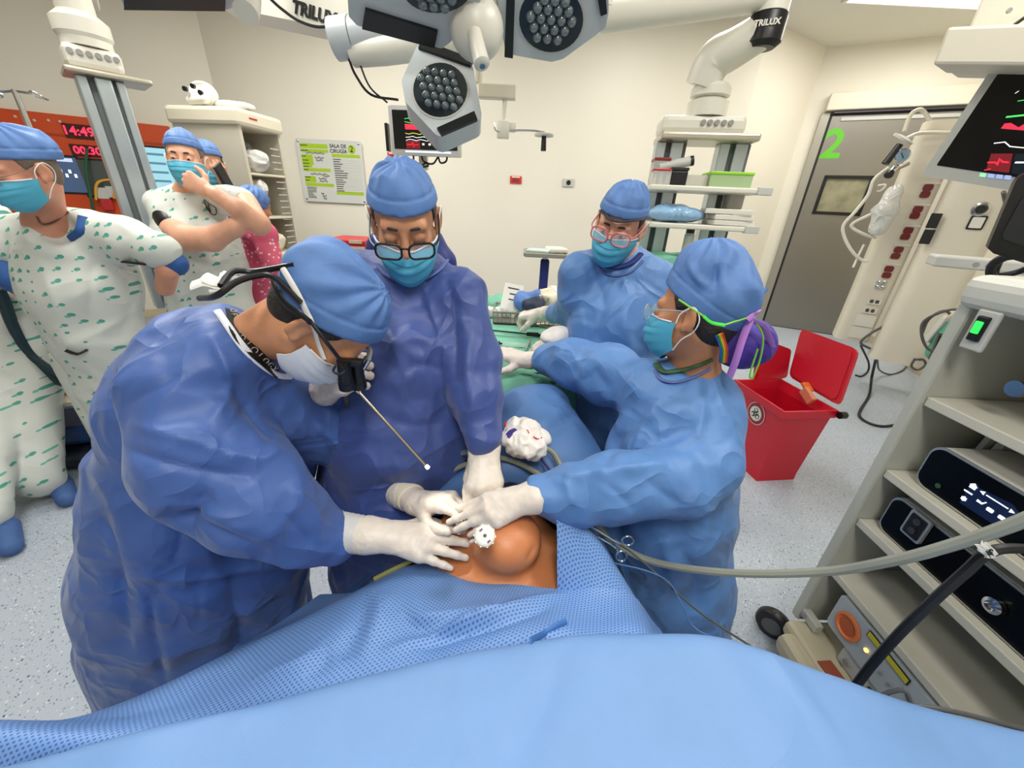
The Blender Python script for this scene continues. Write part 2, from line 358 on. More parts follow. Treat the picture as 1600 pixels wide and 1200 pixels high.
for nm, p, q in (('baseboard_back', cL, np.array([xR, BY, 0])), ('baseboard_right', c3, c4), ('baseboard_left', c6, cL)):
    u = nrm(q-p); n = np.array([u[1], -u[0], 0]); n = n if n@(np.array([0.5, 2, 0])-p) > 0 else -n
    mb = MB(); R = np.stack([u, n, V(0, 0, 1)], 1); L_ = np.linalg.norm(q-p); mb.box((p+q)/2+n*0.006+V(0, 0, 0.05), (L_-0.02, 0.012, 0.1), R, bev=0.004)
    tag(mb.build(nm, mat('vinyl_skirting', (206, 192, 160), 0.5)), kind='structure')
# ceiling panel lamps
for i, (x, y) in enumerate(LIGHT_SPOTS):
    where = {0: 'out of frame above the leaning surgeon', 1: 'out of frame above the equipment cart', 2: 'out of frame before the back wall at left', 3: 'out of frame before the back wall at right', 4: 'out of frame behind the camera', 5: 'out of frame above the left people', 6: 'glowing at the top right edge above the steel door'}[i]
    t = thing('ceiling_light', (x, y, CEIL), 'white flat ceiling light panel '+where, 'light', 'recessed ceiling panels')
    lw, lh = (0.6, 1.2) if i != 6 else (1.5, 0.8); mb = MB()
    for dx, dy, w, h in ((-lw/2, 0, 0.03, lh+.03), (lw/2, 0, 0.03, lh+.03), (0, -lh/2, lw-.03, 0.03), (0, lh/2, lw-.03, 0.03)): mb.box((x+dx, y+dy, CEIL-0.01), (w, h, 0.03))
    mb.build('frame', M_WHITE, t)
    mb = MB(); mb.box((x, y, CEIL-0.006), (lw-.03, lh-.03, 0.012)); mb.build('diffuser', mat('lamp_diffuser', (255, 252, 244), 0.5, emit=2.5), t)
# ---- steel sliding door with number and window, in the alcove wall
zDoor = on_plane(1284, 183, dA, dN)[2]
Rd = np.stack([dU, V(0, 0, 1), np.cross(dU, V(0, 0, 1))], 1)          # x along wall, y up, z towards ... room side checked below
if Rd[:, 2]@dN < 0: Rd[:, 2] = -Rd[:, 2]
def D(px, py, off=0.0): return on_plane(px, py, dA+dN*off, dN)
def dx(px, py): return float((D(px, py)-dA)@dU)
dw0 = 0.0; dw1 = np.linalg.norm(c3-dA)-0.05
door = thing('door_1', dA, 'brushed steel sliding door with green number 2 and small window', 'door'); door['kind'] = 'structure'
def dbox(mb, x0, x1, y0, y1, z0, z1, bev=0): mb.box(dA+dU*(x0+x1)/2+V(0, 0, (y0+y1)/2)+dN*(z0+z1)/2, (x1-x0, y1-y0, abs(z1-z0)), np.stack([dU, V(0, 0, 1), dN], 1), bev=bev)
mb = MB(); wx0, wx1, wy0, wy1 = dx(1274, 332)+0.02, dx(1348, 332), D(1290, 333)[2], D(1300, 277)[2]
wx0 = dx(1280, 305)-0.0; wx1 = dx(1352, 305)
for a_, b_, y0, y1 in ((dw0, wx0, 0.01, zDoor), (wx1, dw1, 0.01, zDoor), (wx0, wx1, 0.01, wy0), (wx0, wx1, wy1, zDoor)): dbox(mb, a_, b_, y0, y1, 0.005, 0.045)
mb.build('leaf', M_STEEL, door)
mb = MB()
for a_, b_, y0, y1 in ((wx0-0.02, wx0+0.02, wy0-0.02, wy1+0.02), (wx1-0.02, wx1+0.02, wy0-0.02, wy1+0.02), (wx0, wx1, wy0-0.02, wy0+0.02), (wx0, wx1, wy1-0.02, wy1+0.02)): dbox(mb, a_, b_, y0, y1, 0.03, 0.056)
mb.build('window_gasket', M_BLACK, door)
mb = MB(); dbox(mb, wx0+0.01, wx1-0.01, wy0+0.01, wy1-0.01, 0.02, 0.03); mb.build('window_pane', mat('door_window', (142, 138, 112), 0.12, var=0.25, varscale=6), door)
mb = MB(); dbox(mb, dw0-0.03, dw0, 0, zDoor+0.02, 0.0, 0.05); dbox(mb, dw0, dw1, zDoor, zDoor+0.03, 0.0, 0.05); mb.build('gap', M_DARK, door)
mb = MB(); dbox(mb, dw0-0.13, dw0-0.03, 0, zDoor+0.04, -0.0, 0.06, 0.006); mb.build('jamb', M_STEELF, door)
mb = MB(); dbox(mb, dw0-0.1, dw1+0.5, zDoor+0.05, zDoor+0.24, 0.0, 0.14, 0.012); mb.build('header_cover', M_CREAM, door)
mb = MB(); dbox(mb, dw0+0.0, dw1+0.4, zDoor+0.02, zDoor+0.055, 0.02, 0.1); mb.build('track', mat('track_metal', (84, 80, 86), 0.4, 0.7), door)
mb = MB(); dbox(mb, dw0+0.1, dw0+1.25, zDoor-0.06, zDoor-0.02, 0.04, 0.06, 0.004); mb.build('top_strip', M_LGREY, door)
pn = D(1300, 228); Rt = np.stack([dU, V(0, 0, 1), dN], 1)
text('door_number', '2', pn+dN*0.047, Rt, 0.47, mat('green_paint', (96, 190, 40), 0.5), door, bold=0.012)
# ================================================================ PEOPLE: builders
GB = [('crumple', 5, 0.030), ('crumple', 13, 0.014), ('noise', 420, 0.0003)]
M_GOWN_D = mat('gown_blue', (60, 92, 158), 0.5, bump=GB, var=0.05, varscale=30, sheen=0.15)
M_GOWN_L = mat('gown_light_blue', (86, 130, 188), 0.52, bump=GB, var=0.05, varscale=30, sheen=0.1)
M_CAP = mat('cap_blue', (86, 124, 182), 0.62, bump=[('crumple', 12, 0.006), ('noise', 500, 0.0004)], var=0.06, varscale=40)
M_MASKC = mat('mask_cyan', (80, 172, 202), 0.6, bump=[('noise', 300, 0.0003)])
M_MASKW = mat('mask_white', (228, 232, 240), 0.6, bump=[('noise', 300, 0.0003)])
M_LOOP = mat('elastic_white', (240, 238, 232), 0.7)
M_GLOVE = mat('latex_glove', (222, 211, 200), 0.42, bump=[('crumple', 45, 0.0010), ('noise', 120, 0.0004)], sss=0.25, var=0.05, varscale=60)
M_CUFF = mat('glove_cuff_grey', (200, 198, 196), 0.5, bump=[('crumple', 30, 0.0012)])
M_BAND = mat('glove_band_cream', (226, 216, 194), 0.45, bump=[('crumple', 40, 0.0010)])
M_HAIR = mat('dark_hair', (38, 30, 27), 0.5, bump=[('noise', 160, 0.004)])
M_HAIRG = mat('greying_hair', (112, 98, 86), 0.6, bump=[('noise', 160, 0.004)])
M_EYE = mat('eye_white', (226, 220, 212), 0.2); M_IRIS = mat('eye_iris', (38, 24, 16), 0.15)
def skin(name, rgb): return mat(name, rgb, 0.48, bump=[('noise', 220, 0.0004)], sss=0.12, var=0.06, varscale=26)
M_SK1 = skin('skin_tan', (206, 146, 108)); M_SK2 = skin('skin_olive', (196, 138, 102)); M_SK3 = skin('skin_fair', (222, 166, 136)); M_SK4 = skin('skin_rosy', (212, 148, 120)); M_SK5 = skin('skin_brown', (190, 132, 96))
M_LENS = mat('spectacle_lens', (235, 245, 250), 0.03, alpha=0.16)
class Head:
    """local axes: x = person's right, y = face forward, z = crown."""
    def __init__(s, parent, c, fwd, up, skin, scale=1.0, neck_to=None, body=(), eyes='open', name='body', extra=None, h=0.0036):
        y = nrm(fwd); z = np.asarray(up, float); z = nrm(z-y*(z@y)); x = np.cross(y, z); s.R = np.stack([x, y, z], 1); s.c = np.asarray(c, float); s.k = scale; s.parent = parent
        T = s.T; S = SDF(0.012*scale); E = lambda c, r, k=0.012, sub=False: S.ell(T(c), np.array(r)*scale, s.R, k*scale, sub)
        E((0, -.012, .035), (.076, .098, .086)); E((0, .028, -.04), (.060, .064, .078), .03)
        for q in (-1, 1):
            S.cap(T((q*.054, .0, -.045)), T((q*.026, .062, -.098)), .018*scale, .016*scale, .03*scale)
            E((q*.036, .064, -.028), (.026, .022, .026), .025)
        S.cap(T((-.014, .074, -.102)), T((.014, .074, -.102)), .015*scale, None, .02*scale)
        S.cap(T((-.04, .078, .024)), T((.04, .078, .024)), .0125*scale, None, .02*scale)
        for q in (-1, 1): E((q*.032, .103, .002), (.019, .018, .014), .014, True)
        S.cap(T((0, .090, .008)), T((0, .111, -.030)), .0075*scale, .0125*scale, .010*scale)
        for q in (-1, 1): E((q*.0125, .101, -.035), (.009, .011, .008), .006); E((q*.032, .0815, .001), (.0165, .014, .0145), .004)
        S.cap(T((-.018, .088, -.062)), T((.018, .088, -.062)), .006*scale, None, .01*scale); S.cap(T((-.014, .087, -.072)), T((.014, .087, -.072)), .007*scale, None, .008*scale)
        for q in (-1, 1):
            Re = s.R@np.array([[math.cos(q*.45), -math.sin(q*.45), 0], [math.sin(q*.45), math.cos(q*.45), 0], [0, 0, 1]])
            S.ell(T((q*.083, -.018, -.006)), np.array((.0065, .021, .034))*scale, Re, .006*scale); S.ell(T((q*.080, -.004, -.03)), np.array((.006, .008, .012))*scale, Re, .006*scale)
            S.ell(T((q*.092, -.014, -.002)), np.array((.007, .011, .017))*scale, Re, .006*scale, True)
        if neck_to is not None:
            S.cap(T((0, -.03, -.055)), np.asarray(neck_to), .054*scale, .060*scale, .03*scale)
        for q in body: S.cap(*q)
        v, f = S.mesh(h*scale if h < 0.01 else h, 1); s.body = link_mesh(name, v, f, skin, parent, True)
        for q in (-1, 1):
            mb = MB()
            if eyes == 'open':
                mb.lathe([(r*scale, z*scale) for r, z in ((.0001, .0055), (.003, .005), (.0055, .0038), (.008, .0016), (.0095, -.002))], T((q*.032, .0915, -.0015)), s.R[:, 1], 14, xh=s.R[:, 2], sx=.56); e = mb.build('eye', M_EYE, parent, True)
                mb = MB(); mb.lathe([(r*scale, z*scale) for r, z in ((.0001, .0066), (.0035, .0063), (.0058, .005), (.006, .003))], T((q*.032, .0915, -.0020)), s.R[:, 1], 12, xh=s.R[:, 2], sx=.78); mb.build('iris', M_IRIS, e, True)
            mb = MB()   # brow
            mb.tube([T((q*.014, .0935, .0235)), T((q*.03, .0925, .0265)), T((q*.05, .080, .0215))], [.0022*scale, .003*scale, .0015*scale], 6, 4, flat=1.5, up=s.R[:, 2]); s.brow = mb.build('eyebrow', mat('brow_brown', (62, 46, 38), .6), parent, True)
            if eyes == 'closed':
                mb = MB(); mb.tube([T((q*.018, .0938, -.007)), T((q*.032, .0965, -.0105)), T((q*.046, .0905, -.0075))], .0013*scale, 6, 4); mb.build('eyelash', M_HAIR, parent, True)
    def T(s, p): return s.c+s.R@(np.asarray(p, float)*s.k)
    def TT(s, P): return s.c+(np.asarray(P, float)*s.k)@s.R.T
    def hair(s, m=None, low=-.05, grow=0.004):
        """close-cropped hair under the cap at the back and the temples."""
        S = SDF(.01); T = s.T; k = s.k
        S.ell(T((0, -.014, .03)), np.array((.076+grow, .098+grow, .088))*k, s.R); S.ell(T((0, -.05, -.02)), np.array((.062+grow, .052+grow, .062))*k, s.R, .02*k)
        S.half(T((0, .02, .0)), s.R@nrm(np.array((0, -1, .35)))); S.half(T((0, 0, low)), s.R@nrm(np.array((0, -.35, 1))))
        for q in (-1, 1): S.ell(T((q*.085, .004, -.022)), np.array((.03, .034, .04))*k, s.R, .006*k, True)
        v, f = S.mesh(.004*k, 1); return link_mesh('hair', v, f, m or M_HAIR, s.parent, True)
    def cap(s, m=None, tilt=0.25, z0=.040, tall=1.0, puff=0.0, back=0.0, name='surgical_cap', band=True, folds=(), seed=0):
        S = SDF(.02*s.k); T = s.T; k = s.k; n = nrm(np.array((0, -tilt, 1.0)))
        S.ell(T((0, -.010, .035)), np.array((.084, .106, .100*tall))*k, s.R)
        if puff: S.ell(T((0, -.018, .035+.075*tall+puff*.4)), np.array((.072, .088, .05+puff))*k, s.R, .04*k)
        if back: S.ell(T((0, -.075-back*.4, .05)), np.array((.074, .06+back, .07))*k, s.R, .04*k)
        S.half(T((0, 0, z0)), s.R@n)
        v, f = S.mesh(.0045*k, 2); nn = vnormals(v, f); loc = (v-s.c)@s.R/k; hgt = loc@n-z0
        up = np.clip((hgt-.028)/.05, 0, 1)
        ang = np.arctan2(loc[:, 0], loc[:, 1]+.012)
        v = v+nn*((.005*ridged(loc*np.array((16, 16, 9)), seed)+.004*np.sin(ang*11+seed+3*noise3(loc*14, seed)))*up*k)[:, None]
        if band: v = v-nn*(.0022*np.exp(-((hgt-.032)/.003)**2)*k)[:, None]; v = v+nn*(.0014*(hgt < .03)*k)[:, None]
        for c in folds: v = crease(v, nn, [T(q) for q in c[0]], c[1]*k, c[2]*k)
        return link_mesh(name, v, f, m or M_CAP, s.parent, True)
    def mask(s, m=None, name='face_mask', loops=True, low=0.0, loopm=None, tie=False):
        m = m or M_MASKC; na, nb = 33, 31; P = np.zeros((nb, na, 3)); top = -.012-low
        zf = [(0, (.1135, top)), (.12, (.125, top-.016)), (.4, (.134, top-.042)), (.7, (.126, top-.078)), (.88, (.102, top-.108)), (1, (.070, top-.122))]
        bs = [z[0] for z in zf]; yf = np.array([z[1][0] for z in zf]); zz = np.array([z[1][1] for z in zf])
        for j in range(nb):
            b = j/(nb-1); y0, z0 = np.interp(b, bs, yf), np.interp(b, bs, zz)
            for i in range(na):
                a = 2*i/(na-1)-1; sa = abs(a); x = .080*math.sin(a*1.35)/math.sin(1.35)*(1-.22*b*b*(1-sa*.2)); w = (1-sa**1.9)
                ys, zs = .016+.006*math.sin(b*3.1), (-.020-low*.6)-b*.072
                y = ys+(y0-ys)*w; z = zs+(z0-zs)*(1-sa**1.6)
                # the face is narrower at the bridge beside the nose
                y -= .010*math.exp(-((sa-.42)/.2)**2)*(1-b)**3
                saw = ((b*4.2) % 1.0) if .12 < b < .95 else 0.5
                P[j, i] = (x, y+(.0042*(saw-.5))*(1-sa**3)+.0012*noise3(np.array([[a*5, b*9, 1.3+s.c[0]*5]]))[0], z)
        mb = MB(); W_ = s.TT(P.reshape(-1, 3)).reshape(P.shape); mb.sheet(W_, 0.0016*s.k); o = mb.build(name, m, s.parent, True, 60)
        mb = MB(); e = W_[0]+s.R@np.array((0, .0012, .001)); mb.tube(e[1:-1:2], .0022*s.k, 6, 2); mb.build('nose_band', M_MASKW if m is not M_MASKW else M_LOOP, o, True)
        if loops:
            for q in (0, 1):
                sg = -1 if q == 0 else 1; mb = MB()
                up_, lo_ = P[0, 0 if q == 0 else -1], P[-1, 0 if q == 0 else -1]
                if tie: pts = [up_, (sg*.086, -.03, .02), (sg*.072, -.08, .045), (0, -.115, .06)]
                else: pts = [up_, (sg*.084, .006, .006), (sg*.092, -.026, .024), (sg*.092, -.044, -.002), (sg*.086, -.034, -.034), (sg*.080, -.005, -.06), lo_]
                mb.tube([s.T(p) for p in pts], .0017*s.k, 6, 6); mb.build('ear_loop', loopm or M_LOOP, o, True)
        return o
    def glasses(s, fm, y=.122, z=-.004, w=.056, h=.036, r=.0019, lens=None, drop=0.0, name='glasses', gap=.017):
        t = None; mb = MB(); T = s.T; k = s.k; z -= drop
        frames = []
        for q in (-1, 1):
            ring = [(q*(gap/2+w/2)+px, y-.010*abs((px+q*w/2)/w)*1.0, z+pz) for px, pz in rrect(w, h, min(w, h)*.38, 5)]
            frames.append(ring); mb.tube([T(p) for p in ring], r*k, 8, 1, closed=True)
        mb.tube([T((-gap/2-.002, y, z+h*.22)), T((0, y+.003, z+h*.30)), T((gap/2+.002, y, z+h*.22))], r*k*.9, 8, 4)
        o = mb.build(name, fm, s.parent, True)
        for q in (-1, 1):
            mb = MB(); ring = frames[0 if q < 0 else 1]; c0 = np.mean(ring, 0); n = len(ring); vs = [T(p) for p in ring]+[T(np.array(p)+V(0, -.0015, 0)) for p in ring]
            mb.add(vs, [list(range(n)), list(range(n, 2*n))[::-1]]+[[i, (i+1) % n, n+(i+1) % n, n+i] for i in range(n)]); mb.build('lens', lens or M_LENS, o)
            mb = MB(); mb.tube([T((q*(gap/2+w), y-.012, z+h*.25)), T((q*.079, y-.045, z+h*.25+.002)), T((q*.083, .0, .012-drop*.2)), T((q*.082, -.03, .004))], r*k*.95, 6, 4); mb.build('temple', fm, o, True)
        return o
def rot(axis, ang):
    a = nrm(axis); K = np.array([[0, -a[2], a[1]], [a[2], 0, -a[0]], [-a[1], a[0], 0]]); return np.eye(3)+math.sin(ang)*K+(1-math.cos(ang))*K@K
def hand_prims(S, wrist, d, n, side, curl, spread=0.12, thumb=((.55, .75, .25), (.9, .35, .3), (1, .1, .2)), sc=1.0, fat=1.0, wr=.026):
    """d = wrist to knuckles, n = back of the hand outwards, side = +1 when the thumb lies along cross(d, n)."""
    d = nrm(d); n = np.asarray(n, float); n = nrm(n-d*(n@d)); u = np.cross(d, n)*side; w = np.asarray(wrist, float); P = lambda a, b, c=0: w+(d*a+u*b+n*c)*sc
    mcp = [P(.090, .029, .002), P(.095, .008, .005), P(.089, -.013, .003), P(.079, -.032, -.002)]
    for i, m in enumerate(mcp): S.cap(P(.0, (.012, .004, -.004, -.012)[i], 0), m, .0175*sc, .0135*sc*fat, .016*sc)
    S.cap(P(-.01, 0), P(.03, 0), wr*sc, .027*sc, .015*sc, (n, .75)); S.cap(P(.045, .008, -.006), P(.07, -.018, -.006), .016*sc, .014*sc, .015*sc)
    L_ = [(.043, .026, .021), (.047, .030, .022), (.044, .028, .021), (.035, .021, .019)]; tips = []
    for i in range(4):
        cu = curl[i]; sp = spread*(1.5-i)/1.5*side*1.0; dd = rot(n, sp*1.0 if np.cross(n, d)@u*side > 0 else -sp)@d if False else nrm(d+u*math.tan(spread*(1.5-i)/1.5)); p = mcp[i]; ax = np.cross(n, dd)
        r0 = (.0100, .0102, .0098, .0088)[i]*sc*fat; ang = 0
        for j in range(3):
            ang += cu[j]; dj = rot(ax, ang)@dd
            q = p+dj*L_[i][j]*sc; S.cap(p, q, r0*(1-.09*j), r0*(1-.09*(j+1)), .0045*sc if j else .009*sc); p = q
        tips.append(p)
    p = P(.022, .020, -.008); Lt = (.046, .034, .028)
    for j, (a, b, c) in enumerate(thumb):
        dj = nrm(d*a+u*b-n*c); q = p+dj*Lt[j]*sc; S.cap(p, q, (.0165, .0125, .0112)[j]*sc*fat, (.0125, .0112, .0092)[j]*sc*fat, .012*sc if j == 0 else .006*sc); p = q
    return mcp, tips, p
FLAT = ((.12, .1, .08),)*4
def glove(parent, wrist, d, n, side, curl=FLAT, spread=.1, thumb=((.55, .75, .25), (.85, .45, .2), (.95, .25, .15)), cuff=None, cr=(.030, .036, .042), sc=1.0, h=.0028, name='glove', m=None, band=True):
    """gloved hand; cuff = point at the sleeve end."""
    S = SDF(.01*sc); wrist = np.asarray(wrist, float); hand_prims(S, wrist, d, n, side, curl, spread, thumb, sc, 1.04)
    if cuff is not None:
        cuff = np.asarray(cuff, float); mid = wrist+(cuff-wrist)*.35; S.cap(wrist-nrm(d)*.004, mid, .0275*sc, cr[0], .02*sc, (n, .88)); S.cap(mid, cuff, cr[0], cr[2], .02, (n, .92))
    v, f = S.mesh(h, 1); nn = vnormals(v, f); v = v+nn*(.0008*ridged(v*55))[:, None]; g = link_mesh(name, v, f, m or M_GLOVE, parent, True)
    if cuff is not None and band:
        ax = cuff-wrist; L_ = np.linalg.norm(ax); Fm = frame(ax, n); mb = MB(); pr = []
        for t in np.linspace(.30, .98, 14): r = np.interp(t, [0, .35, 1], [.029*sc, cr[0], cr[2]])+.0028+.0008*math.sin(t*60); pr.append((r, t*L_))
        mb.lathe([(pr[0][0]-.004, pr[0][1])]+pr+[(pr[-1][0]+.0015, pr[-1][1]+.002), (pr[-1][0]-.006, pr[-1][1]+.002)], wrist, ax, 22, xh=n, sx=.9); mb.build('glove_cuff', M_CUFF, g, True, 70)
        mb = MB(); pr = []
        for t in np.linspace(.18, .46, 9): r = np.interp(t, [0, .35, 1], [.029*sc, cr[0], cr[2]])+.0048+.0008*math.sin(t*95); pr.append((r, t*L_))
        mb.lathe([(pr[0][0]-.004, pr[0][1])]+pr+[(pr[-1][0]-.004, pr[-1][1])], wrist, ax, 22, xh=n, sx=.9); mb.build('cuff_band', M_BAND, g, True, 70)
    return g
def PX(nodes):
    """(px, py, Y, radius in px) -> [(point, radius)] in the room."""
    out = []
    for px, py, Y, r in nodes: p = W(px, py, Y); cs = 1/math.sqrt(1+((px-800)**2+(py-600)**2)/FPX**2); out.append((p, r*zdepth(p)/FPX*cs**.75))
    return out
def CR(pts, w, a): return ('px', [q[:2] for q in pts], max(9, w*900), a)

from mathutils.bvhtree import BVHTree
_BV = {}
def bvh(o):
    if o not in _BV: org = ORIGIN[o.parent] if o.parent else ORIGIN[o]; _BV[o] = BVHTree.FromPolygons([tuple(np.array(v.co)+org) for v in o.data.vertices], [tuple(p.vertices) for p in o.data.polygons])
    return _BV[o]
def hit(objs, px, py, off=.002, Y=None):
    """the point of the first of these surfaces that is seen at a pixel, lifted by off along its normal."""
    d = nrm(ray(px, py)); best = None
    for o in (objs if isinstance(objs, (list, tuple)) else [objs]):
        q = bvh(o).ray_cast(Vector(CAM), Vector(d))
        if q[0] is not None and (best is None or q[3] < best[3]): best = q
    if best is None: return None if Y == -1 else W(px, py, Y if Y else 1.0)
    n = np.array(best[1]); n = n if n@d < 0 else -n; return np.array(best[0])+n*off
def hits(objs, pts, off=.002, Y=None):
    P = [hit(objs, q[0], q[1], off, -1) for q in pts]; P = [p for p in P if p is not None]; ds = [np.linalg.norm(p-CAM) for p in P]; md = np.median(ds)
    P = [p for p, d in zip(P, ds) if abs(d-md) < .13]; return P if len(P) > 1 else [P[0], P[0]+V(0, 0, .004)]
def pcrease(v, n, px, w, amp, ymax=None):
    """fold drawn along the visible side: sharp ridge (amp > 0) or valley (amp < 0), w in photo pixels."""
    q = v-CAM; z = q@_a; u = 800+FPX*(q@_r)/z; t_ = 600-FPX*(q@_b)/z; face = np.clip(-(n*q).sum(1)/np.linalg.norm(q, axis=1)*4, 0, 1)
    pts = catmull([(a[0], a[1], 0) for a in px], 6); d, t = poly_dist(np.stack([u, t_, 0*u], 1), pts)
    g = np.exp(-(d/w)**1.3)*amp*np.clip(np.sin(np.clip(t, 0.0, 1)*math.pi), 0, 1)**0.5*face
    if ymax is not None: g = g*(v[:, 1] < ymax)
    return v+n*g[:, None]
# ================================================================ THE TEAM
def legs(parent, spots, top=.55, m=None, sm=None, yaw=0.0):
    """trousers and shoe covers that stand on the floor."""
    for x, y, a in spots:
        S = SDF(.03); S.cap(V(x, y, top), V(x, y, .12), .085, .07); v, f = S.mesh(.014, 2); link_mesh('trouser_leg', v, f, m or M_CAP, parent, True)
        d = V(math.cos(a), math.sin(a), 0); S = SDF(.04); S.cap(V(x, y, .045)-d*.06, V(x, y, .042)+d*.13, .045, .042, flat=((0, 0, 1), .95)); S.cap(V(x, y, .05)-d*.03, V(x, y, .15), .05, .055)
        S.half(V(x, y, .004), (0, 0, 1)); v, f = S.mesh(.009, 2); link_mesh('shoe_cover', v, f, sm or M_CAP, parent, True)
# ---- S: surgeon leaning in from the left
S1 = thing('person', (-.62, .72, 0), 'person bent over the patient, royal blue gown, black lanyard, loupes and white mask', 'person', 'gowned team around the table')
hS = Head(S1, W(507, 500, .74), (.37, .10, -.92), (.90, .06, .40), M_SK1, .95, W(352, 560, .74), eyes='open',
          body=[(W(352, 560, .74), W(300, 640, .75), .07, .10, .04), (W(330, 600, .75), W(300, 820, .75), .12, .12, .06)])
hS.hair(M_HAIR, -.07); cS = hS.cap(M_CAP, tilt=.72, z0=.028, tall=1.06, back=.012, seed=3)
mS = hS.mask(M_MASKW, loops=False)
def strap(name, parent, pts, w, t, m, up): mb = MB(); mb.tube(pts, w, 8, 6, flat=t/w, up=up); return mb.build(name, m, parent, True)
S = SDF(.035)
S.chain(PX([(352, 520, .76, 52), (320, 560, .76, 82), (298, 640, .77, 112), (300, 760, .78, 138), (302, 880, .78, 158), (308, 990, .74, 152), (320, 1090, .66, 136)]), .05)
S.chain(PX([(350, 560, .70, 72), (420, 640, .80, 74), (420, 740, .82, 72), (405, 840, .82, 72), (400, 960, .78, 80)]), .05)
S.chain(PX([(300, 610, .66, 88), (330, 720, .60, 96), (400, 780, .58, 84), (470, 812, .60, 60), (524, 832, .625, 40)]), .035)
S.chain(PX([(425, 610, .82, 62), (500, 660, .86, 54), (560, 705, .88, 45), (606, 748, .86, 33)]), .035)
S.chain(PX([(205, 900, .76, 72), (216, 1000, .70, 74), (228, 1085, .64, 66)]), .04)
cr = [CR([(250, 800, .62), (330, 838, .58), (420, 868, .57)], .016, -.022), CR([(200, 660, .66), (300, 690, .60), (400, 720, .6), (440, 700, .62)], .013, .012),
      CR([(190, 700, .66), (290, 730, .56), (400, 745, .54)], .010, -.012), CR([(180, 640, .68), (240, 606, .66), (310, 572, .66)], .006, -.006), CR([(330, 520, .66), (360, 600, .66), (330, 660, .62)], .010, .010),
      CR([(350, 590, .64), (400, 650, .66), (430, 690, .68)], .012, -.014), CR([(270, 880, .60), (300, 800, .60), (330, 770, .6)], .014, -.02), CR([(230, 930, .6), (240, 1010, .58), (262, 1090, .55)], .012, -.018),
      CR([(200, 900, .62), (300, 900, .6), (420, 885, .62), (480, 880, .66)], .010, .014), CR([(250, 920, .6), (340, 950, .6), (430, 975, .6)], .02, .02), CR([(360, 900, .62), (380, 990, .62), (370, 1060, .6)], .02, -.03),
      CR([(150, 800, .70), (175, 900, .66), (200, 1010, .6)], .02, -.025), CR([(430, 790, .54), (470, 830, .56), (480, 860, .58)], .008, -.008), CR([(440, 760, .56), (490, 790, .58), (500, 850, .6)], .007, .008),
      CR([(480, 640, .80), (530, 700, .82), (580, 730, .82)], .008, .010), CR([(500, 680, .80), (540, 740, .82)], .008, -.010)]
gS = cloth('gown', S, .0062, M_GOWN_D, S1, cr, (((3, 3, 4), .012), ((7, 7, 5), .009), ((16, 16, 11), .004)), 3, 1)
glove(S1, W(606, 838, .622), W(668, 846, .615)-W(606, 838, .622), (.05, -.42, .9), -1, ((.15, .12, .08), (.18, .12, .1), (.2, .15, .1), (.22, .15, .1)), .13, ((.7, .6, .5), (.9, .3, .4), (1, .1, .3)), W(526, 832, .625), (.036, .040, .044))
glove(S1, W(655, 786, .72), W(700, 784, .69)-W(655, 786, .72), (.1, .15, 1), 1, ((.35, 1.0, .75), (.6, 1.1, .8), (.7, 1.2, .8), (.8, 1.2, .8)), .08, ((.72, .62, .42), (.95, .2, .35), (1, -.1, .25)), W(600, 750, .86), (.038, .043, .047))
legs(S1, [(-.80, .62, 0), (-.74, .86, 0)], .4)
# headlight band, cable, lanyard, loupe
sT = hS.T
sk = [hS.body, cS, mS, gS]
mb = MB(); mb.tube(hits(sk, ((506, 560), (498, 535), (488, 505), (482, 490), (468, 462), (454, 436), (442, 416), (436, 404)), .003), .0065, 8, 4, flat=.25, up=(-.3, -.9, .2)); mb.build('mask_tie', M_LOOP, S1, True)
mb = MB(); mb.tube(hits(sk, ((432, 436), (438, 456), (450, 476), (468, 490), (486, 503)), .003), .006, 8, 4, flat=.4, up=(-.3, -.9, .2)); mb.build('head_band', M_BLACK, S1, True)
mb = MB(); mb.tube([W(424, 430, .70), W(430, 452, .665), W(446, 474, .645), W(468, 490, .635), W(485, 503, .64)], .006, 8, 6, flat=.4, up=(-.3, -.9, .2)); mb.build('head_band', M_BLACK, S1, True)
mb = MB(); mb.tube([sT((.088, -.06, .025)), sT((.07, -.11, .0)), W(408, 430, .66), W(370, 440, .62), W(338, 462, .60), W(312, 466, .66)], .0052, 8, 8); mb.tube([sT((.06, -.12, .04)), W(400, 424, .68), W(365, 424, .66), W(345, 447, .62)], .0052, 8, 8); mb.build('headlight_cable', M_BLACK, S1, True)
mb = MB(); mb.tube(hits(sk, ((354, 456), (362, 488), (374, 520), (394, 548), (412, 564), (432, 584)), .003), .0135, 10, 6, flat=.14, up=nrm((.8, -.2, .5))); ly = mb.build('lanyard', M_BLACK, S1, True)
LT = 'OF CARDIOLOGY'
path = catmull(hits(sk, ((356, 462), (363, 488), (374, 520), (394, 548), (412, 564), (432, 584)), .006), 10)
for _ in range(30): path[1:-1] = .5*path[1:-1]+.25*(path[:-2]+path[2:])
Ls = np.concatenate([[0], np.cumsum(np.linalg.norm(np.diff(path, axis=0), axis=1))])
for i, ch in enumerate(LT):
    if ch == ' ': continue
    s_ = (.03+.94*i/len(LT))*Ls[-1]; p = np.array([np.interp(s_, Ls, path[:, k]) for k in range(3)]); q = np.array([np.interp(min(s_+.006, Ls[-1]), Ls, path[:, k]) for k in range(3)]); t_ = nrm(q-p); z_ = nrm(CAM-p); z_ = nrm(z_-t_*(z_@t_)); text('lettering', ch, p+z_*.001, np.stack([t_, np.cross(z_, t_), z_], 1), .0165, mat('lettering_grey', (150, 150, 146), .6), ly)
